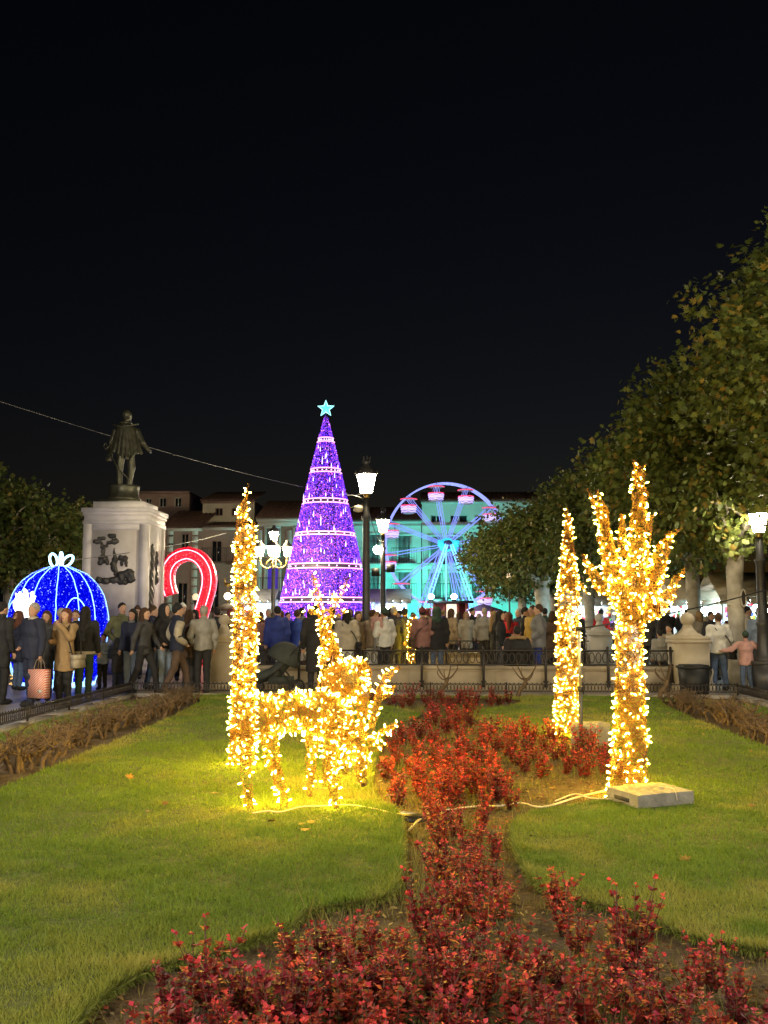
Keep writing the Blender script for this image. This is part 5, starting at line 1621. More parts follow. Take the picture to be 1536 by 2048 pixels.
def house(name, label, px0, px1, py_top, mat, wins, roof=None, Y=YH, depth=7.0, eave=M_WHITEP, cats='house', trims=()):
    kq = Y / FPX
    X = lambda px: gx(px, Y)
    Z = lambda py: CAM[2] + (HORIZON - py) * kq
    x0_, x1_ = X(px0), X(px1)
    t = thing(name, label, cats, ((x0_ + x1_) / 2, Y, 0), 0, 'houses round the square')
    ox = (x0_ + x1_) / 2
    W2 = (x1_ - x0_) / 2
    zt_ = Z(py_top)
    holes = [(X(a) - ox, X(b) - ox, Z(d), Z(c)) for a, b, c, d, *_ in wins]
    wall = wall_holes(-W2, W2, 0, zt_, holes)
    wall.add([(-W2, 0, 0), (-W2, depth, 0), (-W2, depth, zt_), (-W2, 0, zt_), (W2, 0, 0), (W2, depth, 0), (W2, depth, zt_), (W2, 0, zt_)], [(1, 0, 3, 2), (4, 5, 6, 7), (5, 1, 2, 6), (3, 7, 6, 2)])
    wall.build('wall', mat, t)
    for h, w in zip(holes, wins):
        st_ = w[4] if len(w) > 4 else 'glass'
        opt = w[5] if len(w) > 5 else ''
        window(t, h, st_, surround='s' in opt, balcony='b' in opt, frame=M_WHITEP if 'w' not in opt else M_BROWNP)
    MB().bbox((-W2 - 0.05, -0.22, zt_ - 0.16), (W2 + 0.05, -0.004, zt_ + 0.0)).build('eave', eave, t)
    for (ya, yb, gr) in trims:
        MB().bbox((-W2, -gr, Z(yb)), (W2, -0.005, Z(ya))).build('string_course', eave, t)
    if roof:
        tiled_roof(t, -W2, W2, zt_ + 0.05, Z(roof) , depth * 0.6)
    return t
M_PANEB = emat('shop_reflection', (0.10, 0.05, 0.6), 0.5, sample=False)  # pane emits blue in place of a reflection
# upper back houses
h = house('back_house', 'pale pink attic house with three dark windows behind the statue', 262, 373, 980, M_PINKP, [(283, 296, 993, 1010), (311, 326, 992, 1012), (342, 357, 992, 1012)], None, Y=66.0, eave=M_PINKP)
house('brick_house', 'brown house with white corner stones behind the candy cane', 318, 400, 1056, M_BROWNP, [(357, 373, 1066, 1100, 'glass', 'w'), (352, 372, 1165, 1222, 'glass', 'w'), (330, 342, 1066, 1100, 'glass', 'w')], 1006, trims=((1118, 1123, 0.1),))
house('tall_house', 'tall cream-topped house with tiled roof behind the light column', 400, 505, 1000, M_CREAM, [(425, 441, 1014, 1030, 'glass', 'w'), (458, 476, 1014, 1030, 'glass', 'w')], 966, Y=61.0, eave=M_BROWNP)
house('brown_house', 'brownish house with dark balcony windows behind the light column', 401, 508, 1054, M_BROWNP, [(419, 440, 1080, 1124, 'glass', 'wb'), (466, 486, 1080, 1124, 'glass', 'wb'), (415, 436, 1160, 1225, 'glass', 'w'), (466, 488, 1160, 1225, 'glass', 'w')], 1030)
house('framed_house', 'grey house with white window frames and one pane glowing with a painted reflection behind the candelabra', 512, 636, 1037, M_BRICK, [(531, 554, 1056, 1112, 'shutter', 's'), (531, 556, 1131, 1184, M_PANEB, 'sb'), (588, 611, 1056, 1112, 'shutter', 's'), (588, 611, 1131, 1184, 'shutter', 'sb')], 985, trims=((1042, 1052, 0.06), (1190, 1200, 0.25)))
house('turquoise_lit_house', 'three-storey house with shutters washed in turquoise light beside the wheel', 640, 843, 1042, M_WHITEP,
      [(662, 684, 1070, 1125, 'shutter', 'sb'), (735, 757, 1070, 1125, 'shutter', 'sb'), (797, 820, 1072, 1125, 'shutter', 'sb'), (662, 684, 1145, 1196, 'shutter', 'sb'), (735, 757, 1145, 1196, 'shutter', 'sb'), (797, 820, 1145, 1196, 'shutter', 'sb')],
      1000, trims=((1128, 1132, 0.1), (1050, 1054, 0.06), (1202, 1206, 0.12)))
house('green_lit_house', 'taller house with upper gallery washed in green light behind the wheel', 845, 1090, 1003, M_WHITEP,
      [(862, 886, 1030, 1046, 'glass', ''), (902, 938, 1030, 1046, 'glass', ''), (952, 985, 1030, 1046, 'glass', ''), (862, 882, 1074, 1124, 'shutter', 'sb'), (900, 922, 1074, 1124, 'shutter', 'sb'), (945, 966, 1074, 1124, 'shutter', 'sb'), (862, 882, 1146, 1196, 'shutter', 'sb'), (900, 922, 1146, 1196, 'shutter', 'sb'), (945, 966, 1146, 1196, 'shutter', 'sb'), (990, 1012, 1074, 1124, 'shutter', 'sb')],
      968, trims=((1050, 1054, 0.16), (1128, 1132, 0.1), (1202, 1206, 0.12)))
house('far_house', 'dark house standing behind the clipped plane trees', 1092, 1300, 1060, M_CREAM, [(1120, 1140, 1090, 1130), (1180, 1200, 1090, 1130), (1240, 1260, 1090, 1130), (1120, 1140, 1160, 1200), (1180, 1200, 1160, 1200), (1240, 1260, 1160, 1200)], 1010)
house('arcade_house', 'long dark house closing the square behind the statue trees', -150, 300, 1075, M_PINKP, [(x, x + 24, 1100, 1140) for x in range(-130, 290, 60)] + [(x, x + 24, 1160, 1210) for x in range(-130, 290, 60)], 1030, Y=58.5)
# quoins of the brown house and pilasters of the framed house
q0 = bpy.data.objects.get('brick_house')
qm = MB().box((0, 0, 0), (0.36, 0.06, 0.42)).mesh('quoin', M_WHITEP)
for i, py in enumerate(range(1062, 1226, 17)):
    link('quoin', qm, q0, (hx(386) - q0.location.x, -0.034, hz(py)))
    link('quoin', qm, q0, (hx(336) - q0.location.x, -0.034, hz(py)))
q1 = bpy.data.objects.get('framed_house')
for px in (516, 576, 631):
    MB().box((hx(px) - q1.location.x, -0.03, hz(1130)), (0.34, 0.055, hz(1060) - hz(1200))).build('pilaster', M_WHITEP, q1)

# ------------------------------------------------------------------ plane trees
M_BARK = pmat('plane_bark', (0.24, 0.215, 0.17), 0.85, col2=(0.46, 0.43, 0.36), scale=3.2, bump=0.45, bscale=12)
M_LEAF = attr_mat('plane_leaf', rough=0.5, transl=0.3)
def leaf_shape(lobes=True):
    if lobes:
        p = [(0, 0), (0.28, 0.06), (0.56, 0.34), (0.24, 0.40), (0.40, 0.76), (0.11, 0.60), (0, 1.05), (-0.11, 0.60), (-0.40, 0.76), (-0.24, 0.40), (-0.56, 0.34), (-0.28, 0.06)]
        if lobes != 2: p = [p[0], p[2], p[3], p[4], p[6], p[8], p[9], p[10]]
        q = np.array([(x, y, -0.12 * abs(x)) for x, y in p])
        F = [(0, 1, 2), (0, 2, 3), (0, 3, 4), (0, 4, 5), (0, 5, 6), (0, 6, 7)] if lobes != 2 else [(0, i, i + 1) for i in range(1, 11)]
        return q, np.array(F)
    return np.array([(0, 0, 0), (0.42, 0.45, -0.06), (0, 1, 0), (-0.42, 0.45, -0.06)]), np.array([(0, 1, 2), (0, 2, 3)])
def crown_mesh(seed, centre, rad, n, size, lobes, pal, lo_cut):
    r = np.random.default_rng(seed)
    # shoots: leaf clumps spread through the crown shell, uneven outline
    ns = n // 14
    u = r.normal(size=(ns, 3)); u /= np.linalg.norm(u, axis=1, keepdims=True)
    bump = 1 + 0.12 * np.sin(u[:, 0] * 5 + seed) * np.cos(u[:, 2] * 4 + seed * 2) + 0.06 * np.sin(u[:, 1] * 9 + u[:, 0] * 7)
    rr = (r.random(ns) ** 0.27) * bump * r.uniform(0.94, 1.05, ns)
    C = np.asarray(centre) + u * rr[:, None] * np.asarray(rad)
    C = C[C[:, 2] > lo_cut + 0.35 * r.random(len(C))]
    m = len(C) * 14
    base = np.repeat(C, 14, 0)
    ud = np.repeat((C - np.asarray(centre)) / np.asarray(rad), 14, 0)
    P = base + r.normal(0, 0.14, (m, 3)) + ud * r.uniform(-0.1, 0.2, (m, 1)) * (r.random((m, 1)) < 0.3)
    L, F0 = leaf_shape(lobes)
    s = size * r.uniform(0.55, 1.25, m)
    # random frames, leaves mostly hanging outward
    d = ud * 0.7 + r.normal(size=(m, 3)) * 0.7 + np.array([0, 0, -0.35]); d /= np.linalg.norm(d, axis=1, keepdims=True)
    up = r.normal(size=(m, 3)) * 0.6 + np.array([0, 0, 1.0]) + ud * 0.5
    x = np.cross(d, up); x /= (np.linalg.norm(x, axis=1, keepdims=True) + 1e-9)
    z = np.cross(x, d)
    V = P[:, None, :] + s[:, None, None] * (L[None, :, 0:1] * x[:, None] + L[None, :, 1:2] * d[:, None] + L[None, :, 2:3] * z[:, None])
    F = (F0[None] + len(L) * np.arange(m)[:, None, None]).reshape(-1, 3)
    t = r.random(m)
    pal = np.array(pal)
    col = pal[(np.clip(r.normal(0.4, 0.28, m) + 0.1 * np.repeat(r.normal(size=len(C)), 14), 0, 0.999) * len(pal)).astype(int)] * r.uniform(0.7, 1.25, (m, 1))
    return uniform_mesh('crown', V.reshape(-1, 3), F, M_LEAF, tint=np.repeat(col, len(F0), 0))
GREEN = [(0.06, 0.085, 0.022), (0.085, 0.115, 0.03), (0.11, 0.135, 0.035), (0.135, 0.145, 0.04), (0.18, 0.145, 0.04)]
def plane_tree(px, Y, top, rad, fork, label, seed, n=9000, size=0.16, lobes=True, tr=0.19, low=2.5, pal=GREEN, group='clipped plane trees', lean=0.0, x=None):
    r = np.random.default_rng(seed)
    x = gx(px, Y) if x is None else x
    t = thing('plane_tree', label, 'tree', (x, Y, 0), 0, group)
    tb = MB()
    P = spline([(0, 0, -0.05), (0.02 + lean * 0.3, 0, fork * 0.35), (lean * 0.7, 0.03, fork * 0.7), (lean, 0, fork)], 4)
    tb.tube(P, np.interp(np.linspace(0, 1, len(P)), [0, 0.08, 0.6, 1], [tr * 1.35, tr * 1.08, tr * 0.95, tr * 1.12]) * (1 + 0.04 * r.normal(size=len(P))), 12)
    for q in range(3):
        a = r.uniform(0, 6.28); z = r.uniform(0.4, 0.9) * fork
        tb.ball((lean * z / fork + tr * 0.8 * math.cos(a), tr * 0.8 * math.sin(a), z), tr * 0.33, 7)
    trunk = tb.build('trunk', M_BARK, t, True)
    nl = 5
    for q in range(nl):
        a = 2 * PI * q / nl + r.uniform(-0.4, 0.4)
        e = np.array([lean + rad * 0.55 * math.cos(a), rad * 0.55 * math.sin(a), fork + (top - fork) * r.uniform(0.35, 0.6)])
        s0 = np.array([lean, 0, fork - 0.1])
        m_ = s0 + (e - s0) * 0.4 + np.array([0.25 * math.cos(a), 0.25 * math.sin(a), 0.05])
        Q = spline([s0, m_, e], 5)
        lb = MB().tube(Q, np.linspace(tr * 0.72, tr * 0.22, len(Q)), 8)
        for w in range(4):
            b = r.uniform(0, 6.28)
            i = r.integers(4, len(Q))
            e2 = Q[i] + np.array([0.8 * math.cos(b), 0.8 * math.sin(b), r.uniform(0.3, 1.0)]) * rad * 0.28
            lb.tube(spline([Q[i], (Q[i] + e2) / 2 + r.normal(0, 0.08, 3), e2], 3), np.linspace(tr * 0.22, tr * 0.06, 7), 5)
        lb.build('limb', M_BARK, t, True)
    zc_ = (top + low) / 2
    link('crown', crown_mesh(seed, (lean * 0.6, 0, zc_), (rad, rad, (top - low) / 2), n, size, lobes, pal, low - 0.1), t)
    return t
GOLD = [(0.075, 0.10, 0.024), (0.10, 0.13, 0.03), (0.125, 0.155, 0.036), (0.155, 0.17, 0.04), (0.26, 0.19, 0.04)]
plane_tree(1815, 16.2, 8.9, 3.0, 3.0, 'tall plane tree with yellowing leaves at the garden corner', 31, n=34000, size=0.135, pal=GOLD, lobes=2)
t1 = plane_tree(1474, 21.7, 7.4, 2.9, 3.0, 'plane tree with pale hollow trunk beside the white quilted jacket', 32, n=23000, low=2.85, size=0.135, tr=0.185, lean=0.06, pal=GOLD)
hol = MB().ball((0, 0, 0), 0.07, 12, sz=3.0)  # dark oval set on the bark, the hollow's shade put into its colour
ho = hol.build('hollow', pmat('hollow_shade', (0.03, 0.024, 0.018), 0.95), t1, True, loc=(0.16, -0.155, 1.95)); ho.scale = (0.75, 0.5, 0.85)
hl_ = np.arange(16) * 2 * PI / 16
MB().tube(np.column_stack([0.16 + 0.062 * np.cos(hl_), -0.165 + 0.02 * np.cos(hl_), 1.95 + 0.19 * np.sin(hl_)]), 0.022, 6, closed=True).build('hollow_lip', M_BARK, t1, True)
plane_tree(1392, 26.5, 7.2, 3.0, 3.1, 'plane tree with forked pale trunk between the market stalls', 33, n=13000, low=2.75, size=0.15, tr=0.19)
plane_tree(1262, 31.0, 6.9, 3.0, 3.0, 'plane tree standing behind the branching lit cactus', 34, n=11000, size=0.16, lobes=False, tr=0.19)
plane_tree(1181, 34.5, 6.6, 2.9, 2.9, 'plane tree between the light column and the lit cactus', 35, n=11000, size=0.16, lobes=False)
plane_tree(1086, 37.5, 5.9, 2.75, 2.8, 'clipped plane tree with stout grey trunk beside the lit column', 36, n=11000, size=0.16, lobes=False, tr=0.27)
plane_tree(1046, 40.5, 5.3, 2.5, 2.6, 'rounded clipped plane tree beside the ferris wheel', 37, n=11000, size=0.15, lobes=False, tr=0.17, low=2.2)
plane_tree(1110, 44, 5.6, 2.4, 2.6, 'clipped plane tree farther off in the shadowed row', 38, n=4500, size=0.2, lobes=False)
plane_tree(15, 32.0, 5.9, 2.7, 2.6, 'dark plane tree behind the blue bauble', 41, n=7500, size=0.2, lobes=False)
plane_tree(105, 36.5, 5.9, 2.7, 2.6, 'dark plane tree between the bauble and the pedestal', 42, n=7500, size=0.2, lobes=False)
plane_tree(-75, 30.0, 6.4, 2.7, 2.6, 'dark plane tree at the edge behind the black coat', 43, n=5000, size=0.2, lobes=False)
plane_tree(215, 41.0, 5.0, 2.2, 2.6, 'dark plane tree hidden behind the marble pedestal', 44, n=4000, size=0.2, lobes=False)

# ------------------------------------------------------------------ market stalls and fair booths
M_AWN = pmat('beige_awning', (0.50, 0.43, 0.32), 0.8, var=0.08, bump=0.1)
M_STALLW = pmat('white_board', (0.66, 0.66, 0.66), 0.6, var=0.05)
M_WOODD = pmat('dark_wood', (0.10, 0.06, 0.04), 0.7, var=0.25)
M_SPOT = emat('cold_spot', (0.50, 0.86, 1.0), 260.0)
M_SPOTW = emat('shop_lamp', (0.90, 0.96, 1.0), 90.0)
COLS = [pmat('goods_%s' % c, v, 0.5) for c, v in (('red', (0.55, 0.03, 0.05)), ('pink', (0.6, 0.12, 0.3)), ('violet', (0.22, 0.08, 0.4)), ('blue', (0.05, 0.12, 0.45)), ('white', (0.65, 0.65, 0.62)), ('green', (0.06, 0.25, 0.08)), ('gold', (0.5, 0.33, 0.05)))]
def stall(px0, px1, Y, label, awn=M_AWN, spots=((0.3, 2.15),), goods=True, h=2.25, drop=0.5, seed=1):
    r = random.Random(seed)
    x0_, x1_ = gx(px0, Y), gx(px1, Y)
    w = x1_ - x0_
    t = thing('market_stall', label, 'market stall', ((x0_ + x1_) / 2, Y, 0), 0, 'market stalls under the trees')
    for x in (-w / 2 + 0.06, w / 2 - 0.06):
        for y in (0, 1.7):
            MB().box((x, y, h / 2), (0.07, 0.07, h)).build('post', M_STALLW, t)
    V = [(-w / 2 - 0.2, -0.55, h), (w / 2 + 0.2, -0.55, h), (w / 2 + 0.2, 0.6, h + drop), (-w / 2 - 0.2, 0.6, h + drop), (w / 2 + 0.2, 1.9, h), (-w / 2 - 0.2, 1.9, h)]
    V += [(x, y, z - 0.04) for x, y, z in V]
    MB().add(V, [(0, 1, 2, 3), (3, 2, 4, 5), (7, 6, 9, 8), (8, 9, 11, 10), (0, 6, 7, 1), (5, 4, 10, 11), (0, 3, 9, 6), (3, 5, 11, 9), (1, 7, 8, 2), (2, 8, 10, 4)]).build('awning', awn, t)
    nv = int(w / 0.3)
    for q in range(nv):
        MB().box((-w / 2 - 0.2 + (w + 0.4) * (q + 0.5) / nv, -0.56, h - 0.13), ((w + 0.4) / nv - 0.01, 0.015, 0.2)).build('valance', awn, t)
    MB().bbox((-w / 2, 1.62, 0.0), (w / 2, 1.66, h - 0.05)).build('back_board', M_STALLW, t)
    MB().bbox((-w / 2 + 0.05, -0.1, 0), (w / 2 - 0.05, 0.5, 0.92)).build('counter', M_WOODD, t)
    if goods:
        gm = [MB().box((0, 0, 0.07), (0.16, 0.12, 0.14)).mesh('goods_box', c) for c in COLS] + [MB().ball((0, 0, 0.08), 0.09, 8).mesh('goods_ball', c, True) for c in COLS]
        for q in range(int(w * 4)):
            link('goods', r.choice(gm), t, (r.uniform(-w / 2 + 0.2, w / 2 - 0.2), r.uniform(0.0, 0.4), 0.92))
        for q in range(int(w * 14)):
            link('goods', r.choice(gm), t, (r.uniform(-w / 2 + 0.15, w / 2 - 0.15), 1.5, r.uniform(1.0, 1.85)))
    for fx, z in spots:
        l = link('spot_lamp', MB().tube([(0, 0, 0.06), (0, 0, 0.3)], 0.015, 5).mesh('spot_lamp', M_BLACK), t, (-w / 2 + fx * w, -0.35, z))
        MB().ball((0, 0, 0), 0.10, 10).build('bulb', M_SPOT, l, True)
    MB().bbox((-w / 2 + 0.2, 0.9, h - 0.12), (w / 2 - 0.2, 1.0, h - 0.08)).build('strip_lamp', M_SPOTW, t)
    return t
stall(1352, 1440, 29.0, 'market stall with a peaked beige awning behind the forked plane trunk', spots=((0.2, 1.75), (0.62, 1.7), (0.8, 1.66)), drop=0.62, h=2.05, seed=2)
stall(1446, 1570, 27.5, 'market stall with broad beige awning and colourful goods behind the hollow trunk', spots=((0.5, 1.75), (0.75, 1.7)), drop=0.7, h=2.1, seed=3)
stall(1150, 1250, 36.5, 'white lit market stall between the light column and the cactus', awn=M_STALLW, spots=((0.1, 1.7),), seed=4, h=2.1)
stall(468, 545, 46.0, 'dark fair booth with cold spotlights below the candelabra', awn=M_SHUT, spots=((0.35, 1.85), (0.72, 1.83)), seed=5, h=2.3)
stall(742, 815, 46.0, 'fair booth with three cold spotlights beside the cone tree', awn=M_SHUT, spots=((0.2, 1.8), (0.45, 1.8), (0.8, 1.86)), seed=6, h=2.3)
# ticket booth of the wheel
YTB = 46.5
tb_ = thing('ticket_booth', 'red-brown ticket booth with lit window under the ferris wheel', 'booth', (gx(902, YTB), YTB, 0))
M_REDW = pmat('red_wood', (0.22, 0.05, 0.04), 0.6, var=0.2)
MB().bbox((-0.85, 0, 0), (0.85, 1.5, 1.0)).build('body', M_REDW, tb_)
for x in (-0.78, -0.28, 0.36, 0.78):
    MB().box((x, 0.05, 1.55), (0.14, 0.12, 1.1)).build('post', M_REDW, tb_)
MB().bbox((-0.85, 1.38, 1.0), (0.85, 1.5, 2.1)).build('back_wall', M_REDW, tb_)
MB().bbox((-0.21, 0.02, 1.05), (0.29, 0.05, 2.05)).build('lit_window', emat('booth_window', (1.0, 0.9, 0.7), 1.1), tb_)
MB().bbox((-1.1, -0.4, 2.1), (1.1, 1.7, 2.22)).build('roof', M_DARKM, tb_)
for x in (-0.95, 0.15):
    l = link('flood_lamp', MB().box((0, 0, -0.1), (0.2, 0.15, 0.12)).mesh('flood_lamp', M_BLACK), tb_, (x, -0.35, 2.36))
    MB().ball((0, -0.03, 0.04), 0.13, 12).build('bulb', M_SPOT, l, True)
# carousel kiosk in pink light
YCK = 44.0
ck = thing('carousel_kiosk', 'small kiosk glowing pink and white beside the clipped tree', 'kiosk', (gx(968, YCK), YCK, 0))
M_PGL = emat('pink_glow_panel', (0.85, 0.55, 1.0), 1.6)
MB().lathe([(0.85, 0), (0.85, 0.5)], seg=10).build('base', M_REDW, ck)
for q in range(10):
    a = q * PI / 5
    MB().tube([(0.8 * math.cos(a), 0.8 * math.sin(a), 0.5), (0.8 * math.cos(a), 0.8 * math.sin(a), 1.7)], 0.03, 5).build('post', M_NEONW, ck)
MB().lathe([(0.5, 0.5), (0.5, 1.7)], seg=10).build('core', M_PGL, ck)
MB().lathe([(0.8, 1.7), (0.8, 1.78), (1e-5, 2.05)], seg=12).build('roof', M_PURP, ck)
# lantern kiosk with a stork on top
YLK = 34.0
lk = thing('lantern_kiosk', 'glowing glass kiosk with a gilt stork on its lamp behind the crowd', 'kiosk', (gx(453, YLK), YLK, 0))
M_KG = emat('kiosk_glow', (1.0, 0.80, 0.48), 3.0)
MB().box((0, 0, 0.5), (1.0, 1.0, 1.0)).build('base', M_WOODD, lk)
MB().box((0, 0, 1.3), (0.55, 0.55, 0.55)).build('glass', M_KG, lk)
for x in (-0.42, 0.42):
    for y in (-0.42, 0.42):
        MB().box((x, y, 1.35), (0.05, 0.05, 0.7)).build('post', M_WOODD, lk)
MB().lathe([(0.75, 0), (0.7, 0.05), (0.2, 0.22), (0.06, 0.26)], (0, 0, 1.7), 4, a0=PI / 4).build('roof', M_WOODD, lk)
MB().tube([(0, 0, 1.94), (0, 0, 2.16)], 0.02, 6).build('stem', M_GOLD, lk)
MB().ball((0, 0, 2.22), 0.13, 10).build('globe', emat('stork_globe', (1.0, 0.86, 0.6), 8.0), lk, True)
def stork_fn(P):
    return smin([elli(P, (0.0, 0, 0.30), (0.13, 0.05, 0.065)), caps(P, (-0.09, 0, 0.33), 0.03, (-0.12, 0, 0.46), 0.018), caps(P, (-0.12, 0, 0.46), 0.02, (-0.11, 0, 0.52), 0.026), caps(P, (-0.12, 0, 0.52), 0.014, (-0.22, 0, 0.48), 0.006), caps(P, (0.02, 0, 0.27), 0.014, (0.02, 0, 0.0), 0.012), caps(P, (-0.02, 0, 0.27), 0.014, (-0.03, 0, 0.0), 0.012), caps(P, (0.1, 0, 0.3), 0.03, (0.17, 0, 0.27), 0.015)], 0.02)
link('stork', sdf_mesh('stork', stork_fn, (-0.26, -0.1, -0.03), (0.22, 0.1, 0.58), 0.012, M_GOLD), lk, (0, 0, 2.34))

# ------------------------------------------------------------------ overhead cables
M_WIRE = pmat('steel_wire', (0.14, 0.14, 0.14), 0.6)
tip = at(606, 974, 43.6)
MB().tube(sag(at(-40, 790, 24.0), tip, 0.15, 30), 0.011, 5).build('overhead_cable', M_WIRE, None, True, label='pale overhead cable strung past the statue to the cone tree', cat='cable')
MB().tube(sag(at(724, 987, 24.2), at(690, 984, 44.2), 0.1, 10), 0.022, 5).build('overhead_cable', M_WIRE, None, True, label='short stay cable between tall street lamp and cone tree', cat='cable')
MB().tube(sag(at(138, 1121, 21.3), at(452, 1066, 40.0), 0.1, 14), 0.010, 5).build('overhead_cable', M_WIRE, None, True, label='thin stay wire from the bauble bow crossing the pedestal', cat='cable')
MB().tube(sag(at(732, 1000, 24.2), at(768, 1082, 36.0), 0.35, 14), 0.012, 5).build('overhead_cable', M_WIRE, None, True, label='thin slack wire between the two lantern lamps', cat='cable')

# ------------------------------------------------------------------ people
SKIN = [pmat('skin_a', (0.48, 0.29, 0.20), 0.55, var=0.06, scale=12), pmat('skin_b', (0.40, 0.23, 0.155), 0.55, var=0.06, scale=12)]
M_EYE = pmat('eye_dark', (0.03, 0.02, 0.018), 0.3)
M_LIP = pmat('lip', (0.33, 0.12, 0.10), 0.5)
_fab = {}
def fab(c, rough=0.85):
    k_ = tuple(c)
    if k_ not in _fab:
        _fab[k_] = pmat('fabric_%02d' % len(_fab), c, rough, var=0.16, scale=9, bump=0.35, bscale=22)
    return _fab[k_]
C = dict(black=(0.016, 0.016, 0.018), navy=(0.018, 0.022, 0.045), charcoal=(0.045, 0.045, 0.05), grey=(0.15, 0.15, 0.155), lgrey=(0.24, 0.235, 0.22), beige=(0.22, 0.17, 0.115), camel=(0.27, 0.18, 0.09), cream=(0.36, 0.32, 0.25),
         white=(0.50, 0.50, 0.48), olive=(0.11, 0.115, 0.06), brown=(0.085, 0.055, 0.04), blue=(0.03, 0.06, 0.28), rblue=(0.02, 0.035, 0.18), lblue=(0.28, 0.36, 0.55), jeans=(0.075, 0.11, 0.19), ljeans=(0.20, 0.25, 0.33), dgreen=(0.025, 0.05, 0.035),
         red=(0.42, 0.02, 0.025), pink=(0.42, 0.24, 0.22), dusty=(0.22, 0.11, 0.10), maroon=(0.12, 0.025, 0.03), hairk=(0.012, 0.010, 0.009), hairb=(0.05, 0.026, 0.014), haira=(0.10, 0.035, 0.02), hairg=(0.28, 0.26, 0.24), hairbl=(0.26, 0.17, 0.08), mustard=(0.36, 0.24, 0.06))
ARMS = {'down': ((0.245, 0.03, 1.13), (0.25, -0.06, 0.88)), 'pocket': ((0.285, 0.07, 1.14), (0.18, -0.12, 0.98)), 'phone': ((0.22, -0.13, 1.20), (0.075, -0.27, 1.44)), 'out': ((0.42, -0.02, 1.24), (0.66, -0.04, 1.21)),
        'hold': ((0.24, -0.02, 1.13), (0.11, -0.26, 1.14)), 'back': ((0.25, 0.08, 1.14), (0.24, 0.12, 0.90)), 'carry': ((0.24, 0.02, 1.12), (0.255, -0.02, 0.86)), 'swing': ((0.24, -0.08, 1.14), (0.22, -0.24, 0.95))}
_body = {}
